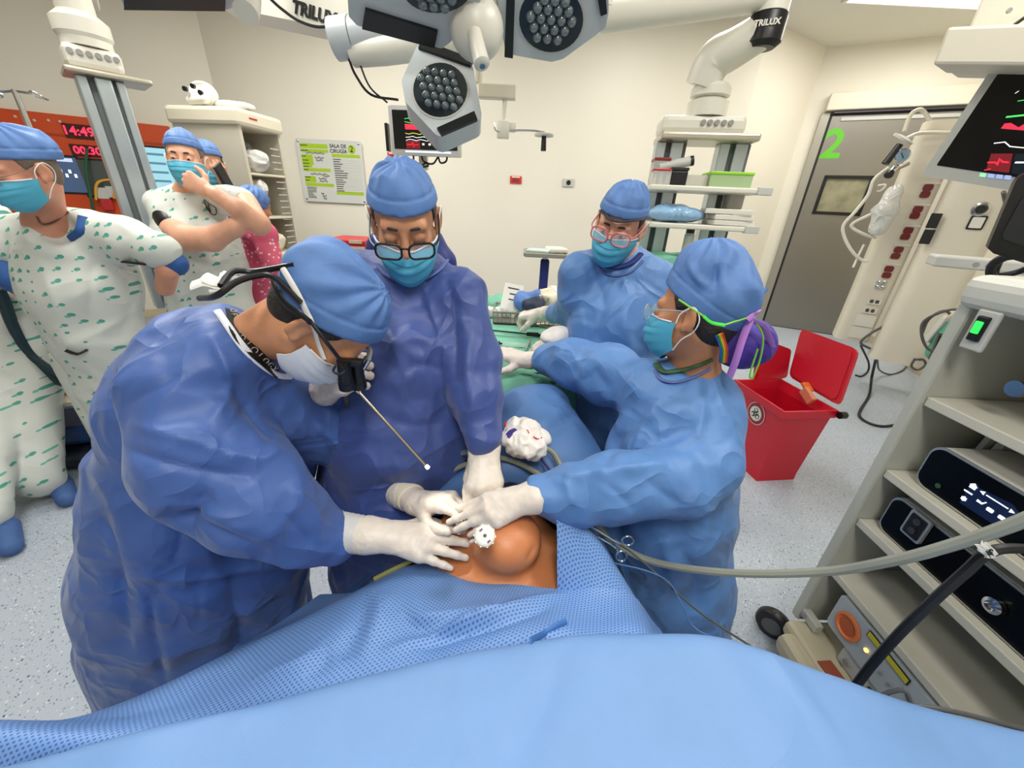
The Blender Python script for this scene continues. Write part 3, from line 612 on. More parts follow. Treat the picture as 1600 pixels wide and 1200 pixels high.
mb = MB(); mb.tube(hits(sk, ((318, 472), (340, 488), (356, 512), (380, 545), (408, 570), (432, 586), (452, 590)), .004), .0065, 8, 6, flat=.35, up=(.5, -.6, .5)); mb.build('neck_binding', M_MASKW, S1, True)
mb = MB()
for k, pp in enumerate((((300, 446), (322, 440), (345, 446)), ((318, 432), (340, 440), (352, 430), (345, 446)), ((330, 450), (352, 444), (372, 436)))): mb.tube([W(x, y, .66) for x, y in pp], .011, 8, 6, flat=.3, up=(.3, -.5, .8))
mb.build('mask_strings', M_LOOP, S1, True)
# loupes: black temples, two telescopes and the headlamp in front of the eyes
mb = MB(); mb.tube([W(486, 503, .645), W(508, 532, .64), W(530, 560, .655)], .0035, 8, 4); lp = mb.build('loupe_temple', M_BLACK, S1, True)
mb = MB(); fR = nrm(W(545, 615, .70)-W(537, 565, .69))
for px in (536, 556): mb.cyl(W(px, 566, .68+.0015*(px-536)), W(px, 566, .68+.0015*(px-536))+fR*.045, .0115, .0145, 14); mb.cyl(W(px, 566, .68+.0015*(px-536))+fR*.045, W(px, 566, .68+.0015*(px-536))+fR*.06, .0155, None, 14)
mb.box(W(547, 566, .69), (.05, .016, .016), bev=.004); mb.build('loupe_telescope', M_BLACK, S1, True)
mb = MB(); mb.tube([W(524, 572, .65), W(521, 580, .65), W(530, 585, .65), W(538, 580, .66), W(532, 570, .66)], .0022, 6, 5); mb.build('loupe_cord', M_BLACK, S1, True)
# ---- C: standing in the middle
P1 = thing('person', (-.12, 1.0, 0), 'person standing upright in the middle with black glasses, blue gown and cyan mask', 'person', 'gowned team around the table')
hC = Head(P1, W(633, 344, .95), (.21, -.89, -.42), (.06, -.42, .90), M_SK2, .91, W(648, 440, 1.03), eyes='closed', body=[(W(648, 440, 1.03), W(650, 560, 1.02), .07, .10, .04)])
hC.hair(M_HAIR, -.035); hC.cap(M_CAP, tilt=.05, z0=.048, tall=.98, seed=8, folds=[([(-.03, .06, .13), (-.012, .092, .098), (0, .098, .092)], .008, .007), ([(.045, .05, .125), (.02, .09, .10), (0, .098, .092)], .008, .007), ([(-.07, .05, .1), (-.03, .10, .085), (.03, .10, .085), (.07, .05, .1)], .006, -.005)])
hC.mask(M_MASKC, low=.010)
hC.glasses(M_BLACK, drop=.004, w=.058, h=.038, r=.0027, y=.136)
S = SDF(.035)
S.chain(PX([(560, 438, 1.02, 42), (648, 446, 1.04, 46), (712, 458, 1.0, 40)]), .05)
S.chain(PX([(648, 470, 1.04, 70), (645, 560, 1.02, 108), (640, 660, 1.0, 122), (632, 760, .98, 116), (640, 880, .96, 112), (655, 1000, .92, 108)]), .05)
S.chain(PX([(715, 468, .98, 42), (730, 560, .92, 40), (746, 630, .84, 37), (756, 682, .785, 30)]), .03)
S.chain(PX([(556, 446, 1.0, 40), (530, 540, .96, 42), (512, 600, .86, 32)]), .03)
cr = [CR([(570, 640, .86), (640, 665, .86), (700, 660, .87)], .006, -.007), CR([(600, 560, .88), (640, 530, .88), (690, 540, .88)], .012, .012), CR([(620, 600, .86), (650, 570, .86), (700, 580, .87)], .009, -.010),
      CR([(700, 440, .92), (710, 520, .86), (712, 600, .86)], .010, -.016), CR([(735, 500, .86), (730, 580, .82), (745, 650, .76)], .009, .010), CR([(760, 520, .88), (765, 600, .80), (770, 660, .74)], .008, -.009),
      CR([(600, 450, .92), (610, 520, .88), (640, 600, .86)], .012, .010), CR([(660, 440, .92), (680, 500, .88), (700, 560, .87)], .01, .009), CR([(540, 790, .86), (600, 760, .86), (660, 780, .87)], .012, -.014), CR([(560, 850, .84), (620, 800, .85)], .012, .014)]
gC = cloth('gown', S, .0075, mat('gown_navy_blue', (58, 78, 142), 0.5, bump=GB, var=0.05, varscale=30, sheen=0.15), P1, cr, (((3, 3, 4), .010), ((7, 7, 5), .008), ((16, 16, 11), .0035)), 3, 5)
mb = MB(); mb.tube(hits([gC, hC.body], ((590, 414), (604, 430), (630, 440), (660, 438), (686, 424), (698, 408)), .003), .0055, 8, 4, flat=.6); mb.build('neck_binding', mat('binding_blue', (86, 104, 160), .6), P1, True)
glove(P1, W(757, 702, .765), W(756, 748, .705)-W(757, 702, .765), (.0, -.28, .95), 1, ((.5, .35, .2), (.55, .35, .2), (.5, .4, .3), (.45, .5, .4)), .10, ((.75, .35, .55), (.95, .1, .35), (1, .05, .3)), W(757, 690, .79), (.032, .036, .038))
glove(P1, W(508, 608, .80), W(530, 588, .77)-W(508, 608, .80), (-.3, -.8, .4), -1, ((1.0, 1.0, .6),)*4, .05, ((.7, .5, .5), (.9, -.1, .5), (.9, -.3, .3)), W(510, 612, .85), h=.003)
legs(P1, [(-.20, 1.02, -1.4), (-.10, 1.04, -1.6)], .5)
# ---- N: nearer person on the right, in profile
P2 = thing('person', (.52, .86, 0), 'person in profile at right, tall blue cap over a purple bun, pale blue gown', 'person', 'gowned team around the table')
hN = Head(P2, W(1086, 492, .97), (-.72, .68, -.10), (.08, .08, .98), M_SK5, .95, W(1080, 590, .98), eyes='open', body=[(W(1080, 590, .98), W(1060, 700, .95), .07, .09, .04)])
hN.hair(M_HAIR, -.075, .006); hN.cap(M_CAP, tilt=.62, z0=.030, tall=1.16, puff=.012, back=.008, seed=15, folds=[([(-.05, .02, .15), (-.08, -.01, .10), (-.075, -.05, .07)], .01, .01), ([(-.06, -.05, .13), (-.08, -.06, .08)], .008, -.009)])
hN.mask(M_MASKC); hN.glasses(mat('clear_frame', (170, 196, 190), .2, alpha=.75), w=.054, h=.042, r=.0017)
S = SDF(.035)
S.chain(PX([(1010, 600, 1.02, 40), (1072, 610, .98, 52), (1112, 640, .92, 46)]), .05)
S.chain(PX([(1058, 645, .95, 74), (1042, 720, .93, 92), (1040, 800, .90, 98), (1055, 900, .86, 84), (1060, 990, .80, 80)]), .05)
S.chain(PX([(1108, 660, .88, 46), (1104, 722, .80, 48), (1056, 752, .76, 48), (960, 766, .72, 48), (892, 772, .68, 42), (846, 772, .665, 31)]), .035)
S.chain(PX([(1000, 610, 1.05, 42), (950, 585, 1.14, 40), (895, 568, 1.24, 33), (856, 562, 1.31, 24)]), .035)
cr = [CR([(990, 640, .86), (960, 690, .86), (940, 740, .86)], .012, -.014), CR([(1100, 620, .82), (1090, 680, .8), (1050, 700, .76)], .01, .012), CR([(1020, 690, .8), (1060, 700, .76), (1100, 690, .76)], .008, -.009), CR([(880, 745, .66), (960, 735, .66), (1040, 725, .68)], .010, .012),
      CR([(930, 740, .66), (970, 775, .66), (990, 800, .67)], .008, -.010), CR([(1000, 740, .66), (1050, 780, .68), (1070, 790, .7)], .010, -.012), CR([(1040, 620, .86), (1010, 660, .84), (985, 720, .84)], .01, .01), CR([(1070, 820, .8), (1110, 790, .8), (1150, 760, .82)], .01, .012),
      CR([(1060, 850, .78), (1085, 900, .76), (1090, 960, .74)], .012, -.018), CR([(1040, 840, .78), (1060, 930, .74)], .012, .014), CR([(930, 575, 1.1), (950, 610, 1.06)], .008, -.01), CR([(900, 560, 1.15), (915, 590, 1.12)], .007, .008), CR([(880, 750, .66), (900, 790, .66)], .006, .008)]
gN = cloth('gown', S, .007, M_GOWN_L, P2, cr, (((3, 3, 4), .010), ((7, 7, 5), .008), ((16, 16, 11), .0035)), 3, 9)
mb = MB(); mb.tube(hits([gN, hN.body], ((1024, 580), (1034, 594), (1056, 598), (1085, 588), (1110, 574), (1130, 570)), .003), .0055, 8, 4, flat=.6); mb.build('neck_binding', mat('binding_blue', (86, 104, 160), .6), P2, True)
mb = MB(); mb.tube(hits([gN, hN.body], ((1026, 570), (1038, 582), (1062, 580), (1090, 570), (1112, 560)), .004), .011, 8, 4, flat=.4); mb.build('shirt_collar', mat('green_print', (52, 84, 52), .7, var=.5, varscale=40), P2, True)
glove(P2, W(822, 779, .652), W(784, 791, .640)-W(822, 779, .652), (-.1, -.50, .86), 1, ((.16, .1, .08), (.18, .1, .08), (.2, .12, .1), (.22, .14, .1)), .015, ((.8, .45, .35), (.95, .2, .3), (1, .05, .2)), W(866, 769, .662), (.031, .034, .035), sc=.92)
glove(P2, W(822, 563, 1.36), W(803, 557, 1.38)-W(822, 563, 1.36), (.0, -.2, .95), -1, ((.15, .15, .1),)*4, .16, ((.45, .85, .3), (.75, .6, .2), (.9, .4, .1)), W(852, 562, 1.33), (.030, .033, .034), h=.0034)
legs(P2, [(.50, .78, 3.0), (.55, .98, 3.2)], .5)
# purple bun with ties
bun = SDF(.02).ell(W(1158, 535, .96), (.078, .074, .066)).ell(W(1135, 520, .95), (.05, .05, .05)); v, f = bun.mesh(.005, 2); nn = vnormals(v, f); v = v+nn*(.004*ridged(v*np.array((18, 18, 18))))[:, None]
bn = link_mesh('bun_cover', v, f, mat('purple_cloth', (72, 50, 150), .6, bump=[('crumple', 20, .005)], var=.25, varscale=60), P2, True)
for i, col in enumerate(((225, 60, 50), (240, 150, 40), (244, 220, 70), (70, 170, 80), (60, 110, 210))):
    mb = MB(); mb.tube([W(1124-2.6*i+5, 520+1.2*i, .865), W(1131-2.6*i+5, 545, .868), W(1132-2.6*i+3, 566, .885)], .0034, 6, 5, flat=.5); mb.build('rainbow_stripe', mat('rainbow_%d' % i, col, .6), bn, True)
ML = mat('lilac_ribbon', (206, 142, 226), .6); MG = mat('lime_strap', (132, 208, 62), .6)
mb = MB(); mb.tube([W(*q) for q in ((1172, 500, .87), (1160, 530, .86), (1149, 565, .86), (1140, 588, .87))], .0095, 8, 5, flat=.2, up=(.9, .4, .1)); mb.tube([W(*q) for q in ((1172, 500, .87), (1192, 510, .87), (1202, 528, .88), (1206, 542, .89))], .0095, 8, 5, flat=.2, up=(.6, .5, .5)); mb.tube([W(*q) for q in ((1168, 500, .86), (1178, 492, .86), (1186, 485, .87))], .007, 8, 4, flat=.3, up=(.5, .5, .5)); mb.build('lilac_bow', ML, P2, True)
mb = MB(); mb.tube([W(*q) for q in ((1060, 468, .865), (1096, 492, .845), (1122, 508, .835), (1150, 502, .85), (1176, 494, .87))], .0022, 6, 6); mb.tube([W(*q) for q in ((1178, 500, .87), (1192, 525, .87), (1188, 560, .87), (1176, 590, .87), (1172, 584, .87), (1184, 545, .87))], .0022, 6, 6); mb.build('lime_cord', MG, P2, True)
mb = MB(); mb.tube([W(*q) for q in ((1099, 494, .838), (1112, 504, .832), (1132, 508, .834))], .0055, 8, 5, flat=.4, up=(.2, -.5, .8)); mb.build('cord_grip', mat('green_plastic', (60, 200, 60), .4), P2, True)
mb = MB(); mb.tube([W(*q) for q in ((1166, 500, .88), (1180, 474, .9), (1198, 450, .92))], .006, 8, 4, flat=.35, up=(.3, -.8, .3)); mb.build('cap_tie', M_CAP, P2, True)
# ---- K: standing at the instrument table
P3 = thing('person', (.42, 1.5, 0), 'person behind the instrument table with pink glasses, blue cap and cyan mask', 'person', 'gowned team around the table')
hK = Head(P3, W(968, 351, 1.42), (-.42, -.86, -.28), (.12, -.2, .97), M_SK3, .96, W(968, 410, 1.47), eyes='open', body=[(W(968, 410, 1.47), W(965, 500, 1.46), .07, .09, .04)])
hK.hair(M_HAIR, -.05); hK.cap(M_CAP, tilt=.08, z0=.045, tall=1.08, seed=22)
hK.mask(M_MASKC); hK.glasses(mat('pink_frame', (226, 120, 120), .3, alpha=.9), w=.060, h=.043, r=.0026, gap=.014)
S = SDF(.04)
S.chain(PX([(905, 424, 1.48, 30), (965, 420, 1.5, 34), (1025, 438, 1.44, 32)]), .05)
S.chain(PX([(965, 440, 1.48, 52), (962, 500, 1.46, 72), (958, 570, 1.44, 72), (955, 640, 1.42, 68), (965, 720, 1.40, 66), (975, 800, 1.36, 66)]), .05)
S.chain(PX([(903, 430, 1.46, 28), (902, 462, 1.46, 26), (885, 486, 1.56, 22), (866, 489, 1.68, 16)]), .03)
S.chain(PX([(1022, 446, 1.42, 30), (1010, 520, 1.36, 30), (930, 545, 1.40, 24), (905, 540, 1.44, 18)]), .03)
cr = [CR([(920, 410, 1.36), (940, 470, 1.34), (930, 540, 1.34)], .014, -.016), CR([(985, 440, 1.36), (975, 500, 1.34), (990, 560, 1.34)], .014, .014), CR([(900, 500, 1.38), (905, 580, 1.36), (920, 640, 1.36)], .014, .014)]
gK = cloth('gown', S, .010, M_GOWN_L, P3, cr, (((5, 5, 7), .007), ((13, 13, 11), .003)), 3, 14)
mb = MB(); mb.tube(hits([gK, hK.body], ((930, 404), (938, 420), (958, 431), (985, 425), (1004, 408)), .003), .0055, 8, 4, flat=.6); mb.build('neck_binding', mat('binding_blue', (86, 104, 160), .6), P3, True)
mb = MB(); mb.tube(hits([gK, hK.body], ((934, 396), (944, 412), (962, 418), (984, 412), (1000, 398)), .004), .014, 8, 4, flat=.5); mb.build('scrub_collar', mat('navy_cloth', (26, 40, 110), .7), P3, True)
glove(P3, W(843, 491, 1.80), W(816, 492, 1.86)-W(843, 491, 1.80), (.0, -.3, .9), -1, ((.9, .9, .5),)*4, .06, ((.6, .6, .5), (.9, .1, .6), (.9, -.2, .5)), W(870, 488, 1.68), (.032, .036, .038), h=.004)
glove(P3, W(884, 540, 1.46), W(862, 540, 1.48)-W(884, 540, 1.46), (.0, -.3, .9), 1, ((.35, .5, .3), (.4, .5, .3), (.4, .5, .3), (.4, .5, .3)), .06, ((.6, .6, .5), (.9, .1, .6), (.9, -.2, .5)), W(910, 540, 1.44), (.032, .036, .036), h=.004)
mb = MB(); mb.tube([hK.T(p) for p in ((.06, .075, .055), (.0, .108, .047), (-.06, .075, .055), (-.088, .01, .05))], .010, 8, 6, flat=.35, up=(0, 0, 1)); mb.build('headscarf', mat('leopard_cloth', (40, 34, 44), .7, var=.9, varscale=140), P3, True)
mb = MB(); mb.tube([hK.T(p) for p in ((.02, -.12, .0), (.05, -.11, -.05), (.07, -.06, -.10), (.08, -.02, -.14))], .006, 6, 5, flat=.5); mb.build('pink_tie', mat('pink_ribbon', (232, 120, 150), .6), P3, True)
legs(P3, [(.34, 1.46, -1.8), (.52, 1.46, -1.4)], .5)

# the headlamp on the loupes shines on the wound
hl = bpy.data.lights.new('headlamp_beam', 'SPOT'); hl.energy = 3; hl.spot_size = math.radians(26); hl.spot_blend = .8; hl.color = (1, .93, .78); hl.shadow_soft_size = .01; ho = bpy.data.objects.new('headlamp_beam', hl); C.objects.link(ho); p_ = W(548, 588, .70); ho.location = tuple(p_+(W(708, 806, .66)-p_)*.1); ho.rotation_euler = Vector(W(708, 806, .66)-p_).to_track_quat('-Z', 'Y').to_euler()
# ================================================================ PATIENT, DRAPES, OPERATING TABLE
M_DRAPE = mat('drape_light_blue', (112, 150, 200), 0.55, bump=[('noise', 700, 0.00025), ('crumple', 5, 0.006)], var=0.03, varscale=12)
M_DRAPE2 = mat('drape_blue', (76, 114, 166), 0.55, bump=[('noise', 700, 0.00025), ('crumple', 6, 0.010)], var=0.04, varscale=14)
def dotted():
    m = mat('drape_dotted', (116, 154, 208), 0.55, bump=[('crumple', 6, 0.006)]); nt = m.node_tree; N, L = nt.nodes, nt.links; p = N['Principled BSDF']; uv = N.new('ShaderNodeUVMap')
    sx = N.new('ShaderNodeSeparateXYZ'); L.new(uv.outputs[0], sx.inputs[0])
    def mth(op, a, b=None):
        k = N.new('ShaderNodeMath'); k.operation = op
        for i, q in enumerate((a, b)):
            if q is None: continue
            if isinstance(q, (int, float)): k.inputs[i].default_value = q
            else: L.new(q, k.inputs[i])
        return k.outputs[0]
    row = mth('FLOOR', mth('MULTIPLY', sx.outputs[1], 185.0)); off = mth('MULTIPLY', mth('MODULO', row, 2.0), .5)
    fu = mth('SUBTRACT', mth('FRACT', mth('ADD', mth('MULTIPLY', sx.outputs[0], 128.0), off)), .5); fv = mth('SUBTRACT', mth('FRACT', mth('MULTIPLY', sx.outputs[1], 185.0)), .5)
    d = mth('SQRT', mth('ADD', mth('MULTIPLY', fu, fu), mth('MULTIPLY', fv, fv))); hit = mth('LESS_THAN', d, .27)
    mx = N.new('ShaderNodeMixRGB'); L.new(hit, mx.inputs['Fac']); mx.inputs['Color1'].default_value = lin((116, 154, 208))+(1,); mx.inputs['Color2'].default_value = lin((66, 104, 168))+(1,); L.new(mx.outputs[0], p.inputs['Base Color']); return m
M_DOT = dotted()
def surf(rows, nu, nv):
    """rows of control points -> smooth grid (Catmull-Rom both ways)."""
    def rs(P, n): Q = catmull(P, 12); L_ = np.linspace(0, len(Q)-1, n); i = np.minimum(L_.astype(int), len(Q)-2); f = (L_-i)[:, None]; return Q[i]*(1-f)+Q[i+1]*f
    A = np.array([rs(r, nu) for r in rows]); return np.array([rs(A[:, j], nv) for j in range(nu)]).transpose(1, 0, 2)
def gnormals(P): n = np.cross(np.gradient(P, axis=1), np.gradient(P, axis=0)); return n/np.maximum(np.linalg.norm(n, axis=2, keepdims=True), 1e-9)
def drape(name, P, m, label, folds=(), noise=(((6, 6, 6), .005),), t=.0015, parent=None, uvscale=None, seed=0, cat='drape'):
    n = gnormals(P); n = np.where(n[..., 2:3] < 0, -n, n) if n[..., 2].mean() < 0 else n; sh = P.shape; v = P.reshape(-1, 3); nn = n.reshape(-1, 3)
    for fr, am in noise: v = v+nn*(am*ridged(v*np.asarray(fr), seed))[:, None]
    for f in folds:
        px = []
        for q in f[0]: q = np.asarray(q)-CAM; z = q@_a; px.append((800+FPX*(q@_r)/z, 600-FPX*(q@_b)/z))
        v = pcrease(v, nn, px, f[1]*1000, f[2])
    Q = v.reshape(sh); mb = MB(); mb.sheet(Q, nn.reshape(sh)*-t); o = mb.build(name, m, parent, True, 60)
    if parent is None: tag(o, label, cat)
    if uvscale:
        uv = Q.reshape(-1, 3)[:, :2]@np.array([[.94, -.34], [.34, .94]]); uv = np.vstack([uv, uv]); ul = o.data.uv_layers.new(name='UVMap'); li = np.zeros(len(o.data.loops), int); o.data.loops.foreach_get('vertex_index', li); ul.data.foreach_set('uv', uv[li].ravel())
    return o
# operating table under the drapes
ot = thing('operating_table', (-.02, .75, 0), 'operating table hidden under blue drapes, only its outline showing', 'table')
mb = MB(); mb.box((.0, .86, .80), (.46, 1.5, .07), bev=.02); mb.build('table_top', M_BLACK, ot)
mb = MB(); mb.box((.0, .95, .44), (.24, .34, .66), bev=.02); mb.build('column', M_STEEL, ot)
mb = MB(); mb.box((.0, .95, .06), (.44, .8, .11), bev=.03); mb.build('base', M_STEEL, ot)
mb = MB(); mb.tube([V(-.38, .24, .5), V(-.38, .24, .70), V(-.32, .25, .78), V(.0, .29, .82), V(.32, .25, .78), V(.38, .24, .70), V(.38, .24, .5)], .012, 10, 6); mb.tube([V(-.38, .24, .5), V(-.22, .3, .5), V(-.2, .5, .78)], .012, 10, 4); mb.tube([V(.38, .24, .5), V(.22, .3, .5), V(.2, .5, .78)], .012, 10, 4); mb.build('screen_frame', M_CHROME, ot, True)
# patient: only the draped-off side of the chest shows
pt = thing('person', (-.02, .6, .84), 'patient lying under blue drapes with only a patch of chest skin showing', 'person')
S = SDF(.03)
S.ell(V(.0, .63, .805), (.21, .19, .062), k=.02)
S.ell(W(792, 842, .632), (.078, .078, .060), k=.04); S.cap(W(765, 850, .66), W(712, 826, .685), .050, .032, .05); S.cap(W(720, 824, .68), W(706, 812, .70), .030, .020, .03)
S.cap(V(.0, .75, .82), V(.02, 1.25, .84), .10, .10, flat=((0, 0, 1), .5)); S.cap(V(0, .45, .80), V(-.02, .2, .76), .08, .06); S.ell(V(-.02, .12, .76), (.08, .10, .085))
v, f = S.mesh(.006, 3); nn = vnormals(v, f)
for c in ([W(855, 822, .60), W(838, 858, .585), W(806, 880, .57), (W(786, 886, .57))], .007, -.006), ([W(712, 862, .58), W(735, 850, .58), W(752, 846, .58)], .008, -.005): v = crease(v, nn, *c)
link_mesh('body', v, f, mat('patient_skin', (206, 130, 82), .42, bump=[('noise', 260, .0003), ('noise', 30, .001)], sss=.12, var=.05, varscale=30), pt, True)
# leg drape (far side)
r = [[W(560, 660, 1.24), W(690, 640, 1.22), W(770, 622, 1.21), W(840, 602, 1.20), W(884, 622, 1.20), W(897, 680, 1.16), W(896, 750, 1.10)],
     [W(560, 740, 1.12), W(660, 720, 1.06), W(760, 655, 1.06), W(830, 622, 1.07), W(886, 640, 1.06), W(926, 690, 1.0), W(930, 780, .94)],
     [W(540, 830, .96), W(640, 780, .92), W(720, 715, .90), W(800, 680, .90), W(880, 680, .90), W(940, 720, .90), W(970, 840, .82)],
     [W(540, 900, .84), W(620, 840, .80), W(690, 770, .80), W(780, 735, .80), W(870, 740, .80), W(945, 780, .78), W(985, 900, .72)],
     [W(520, 960, .74), W(605, 885, .72), W(650, 840, .765), W(765, 795, .80), W(875, 800, .78), W(945, 830, .72), W(1000, 940, .66)]]
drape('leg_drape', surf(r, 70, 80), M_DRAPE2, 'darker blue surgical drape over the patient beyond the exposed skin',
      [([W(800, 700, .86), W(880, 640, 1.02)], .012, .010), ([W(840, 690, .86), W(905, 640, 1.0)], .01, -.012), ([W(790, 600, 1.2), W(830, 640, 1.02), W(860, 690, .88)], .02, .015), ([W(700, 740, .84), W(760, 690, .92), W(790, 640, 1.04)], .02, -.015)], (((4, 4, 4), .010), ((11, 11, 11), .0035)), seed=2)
# the perforated drape with its window, this side of the skin
r = [[W(500, 930, .70), W(560, 925, .655), W(612, 893, .64), W(645, 879, .635), W(690, 890, .60), W(742, 905, .575), W(800, 915, .555), W(872, 921, .545), W(930, 918, .545), W(985, 930, .55), W(1030, 985, .55)],
     [W(420, 985, .62), W(480, 966, .575), W(560, 925, .57), W(630, 905, .565), W(690, 915, .545), W(742, 924, .53), W(800, 930, .52), W(872, 935, .515), W(930, 936, .52), W(990, 945, .53), W(1040, 1005, .53)],
     [W(330, 1035, .52), W(400, 1003, .49), W(480, 975, .49), W(580, 955, .485), W(660, 950, .48), W(740, 958, .472), W(800, 955, .468), W(872, 956, .47), W(930, 962, .48), W(1000, 965, .495), W(1050, 1030, .5)],
     [W(196, 1098, .44), W(300, 1055, .42), W(400, 1030, .425), W(500, 1010, .425), W(620, 1000, .425), W(720, 998, .42), W(800, 992, .415), W(872, 985, .42), W(940, 985, .44), W(1010, 985, .46), W(1060, 1060, .46)],
     [W(90, 1129, .37), W(200, 1118, .365), W(310, 1095, .37), W(430, 1068, .37), W(560, 1048, .375), W(680, 1034, .38), W(800, 1025, .385), W(880, 1018, .39), W(960, 1018, .40), W(1040, 1020, .42), W(1080, 1090, .42)],
     [W(-80, 1135, .31), W(60, 1150, .31), W(200, 1158, .31), W(310, 1150, .315), W(430, 1130, .32), W(560, 1100, .33), W(680, 1075, .335), W(800, 1058, .34), W(880, 1048, .35), W(960, 1046, .36), W(1040, 1050, .37), W(1085, 1110, .38)],
     [W(-80, 1250, .25), W(60, 1240, .26), W(200, 1215, .28), W(310, 1190, .295), W(430, 1170, .30), W(560, 1140, .31), W(680, 1110, .315), W(800, 1090, .32), W(880, 1080, .33), W(960, 1080, .34), W(1040, 1085, .35), W(1085, 1140, .36)]]
drape('perforated_drape', surf(r, 110, 70), M_DOT, 'light blue perforated drape with pinhole pattern on the near side of the skin',
      [([W(890, 930, .51), W(820, 945, .49), W(700, 985, .45), W(600, 1020, .42)], .008, .016), ([W(860, 945, .50), W(760, 975, .46), W(650, 1012, .42)], .010, -.018), ([W(575, 925, .56), W(560, 970, .48), W(535, 1030, .42)], .014, -.014), ([W(600, 925, .56), W(590, 980, .47), W(560, 1040, .41)], .014, .012),
       ([W(640, 965, .48), W(720, 960, .48), W(780, 945, .49)], .012, .014), ([W(610, 940, .53), W(660, 985, .46), W(720, 985, .45)], .014, -.012), ([W(500, 990, .47), W(505, 1030, .42), W(480, 1060, .39)], .012, -.010), ([W(400, 1060, .4), (W(470, 1035, .41)), W(520, 1000, .45)], .012, .010)],
      (((5, 5, 5), .004),), uvscale=1, seed=4)
r = [[W(862, 770, .70), W(895, 790, .705), W(930, 830, .70), W(962, 880, .66), W(1000, 960, .62)],
     [W(868, 800, .63), W(895, 815, .63), W(940, 850, .63), W(975, 910, .605), W(1020, 1000, .57)],
     [W(870, 836, .60), W(900, 845, .60), W(950, 872, .60), W(992, 930, .575), W(1040, 1020, .54)],
     [W(870, 880, .57), W(905, 884, .57), W(960, 905, .565), W(1003, 950, .545), W(1045, 1040, .51)],
     [W(871, 928, .54), W(910, 930, .535), W(965, 940, .53), W(1012, 968, .515), W(1050, 1050, .49)]]
drape('side_drape', surf(r, 40, 40), M_DOT, 'light blue perforated drape strip right of the exposed skin', [([W(905, 800, .66), W(920, 860, .6), W(940, 920, .55)], .01, -.006)], (((5, 5, 5), .004),), uvscale=1, seed=6)
# big plain screen drape in front of the camera
top = [(-120, 1240, .205), (-40, 1220, .215), (42, 1199, .225), (145, 1169, .24), (250, 1141, .255), (400, 1109, .285), (500, 1083, .305), (607, 1055, .325), (700, 1034, .34), (800, 1016, .355), (900, 1001, .37), (1007, 996, .378), (1110, 996, .378), (1190, 1016, .37), (1300, 1060, .35), (1400, 1095, .33), (1500, 1122, .32), (1600, 1147, .31), (1720, 1180, .295)]
crest = [np.array(W(*q)) for q in top]; crest = [crest[0]+V(-.12, -.05, -.50), crest[0]+V(-.09, -.03, -.10)]+crest+[crest[-1]+V(.09, -.03, -.10), crest[-1]+V(.12, -.05, -.50)]; back = [p+V(0, .03, -.16) for p in crest]
mids = [[np.array(p)+V(p[0]*dxk, -dy, -dz) for p in crest] for dy, dz, dxk in ((.055, .006, .02), (.15, .018, .06), (.26, .03, .09), (.36, .05, .10), (.40, .16, .10), (.41, .52, .10))]
P = surf([back, [p+V(0, .014, -.05) for p in crest], [p+V(0, .003, -.006) for p in crest]]+mids, 150, 70)
o = drape('screen_drape', P, M_DRAPE, 'large plain light blue drape across the bottom of the view',
      [([W(880, 1000, .37), W(850, 1100, .30), W(800, 1200, .23)], .016, -.012), ([W(350, 1115, .28), W(340, 1140, .26), W(330, 1170, .24)], .006, -.006), ([W(1195, 1015, .37), W(1240, 1070, .33), W(1330, 1200, .26)], .008, .006), ([W(730, 1030, .36), W(728, 1120, .28), W(735, 1200, .23)], .008, .006), ([W(30, 1180, .24), W(140, 1150, .26), W(200, 1120, .29)], .006, .007)],
      (((3, 3, 3), .006),), seed=9)
# ================================================================ CEILING EQUIPMENT
def yawR(a): c, s = math.cos(a), math.sin(a); return np.array([[c, -s, 0], [s, c, 0], [0, 0, 1.0]])
def face_cam(p, extra=0.0): d = np.asarray(p)-CAM; return yawR(math.atan2(-d[0], d[1])+extra)     # x to the right, y away from the camera
def plane3(a, b, c):
    """frame whose x,y span three points; z towards the camera."""
    x = nrm(np.asarray(b)-a); z = nrm(np.cross(x, np.asarray(c)-a)); z = z if z@(CAM-a) > 0 else -z; return np.stack([x, np.cross(z, x), z], 1)
def pp(pts, o, R): return [tuple(((on_plane(px, py, o, R[:, 2])-o)@R)[:2]) for px, py in pts]
def smoothpoly(poly, r=.25, n=3):
    out = []; m = len(poly)
    for i in range(m):
        a, b, c = (np.array(poly[(i+k-1) % m], float) for k in (0, 1, 2)); l = min(np.linalg.norm(a-b), np.linalg.norm(c-b))*r; p, q = b+nrm(a-b)*l, b+nrm(c-b)*l
        for t in np.linspace(0, 1, n+1): out.append(tuple((1-t)**2*p+2*t*(1-t)*b+t*t*q))
    return out
M_LAMP = mat('lamp_grey', (196, 202, 204), .38); M_LAMPW = mat('lamp_white', (226, 222, 208), .35); M_LENSG = mat('lamp_lens_dark', (34, 42, 46), .12); M_LED = mat('led_optic', (120, 132, 136), .06, .35, spec=.9)
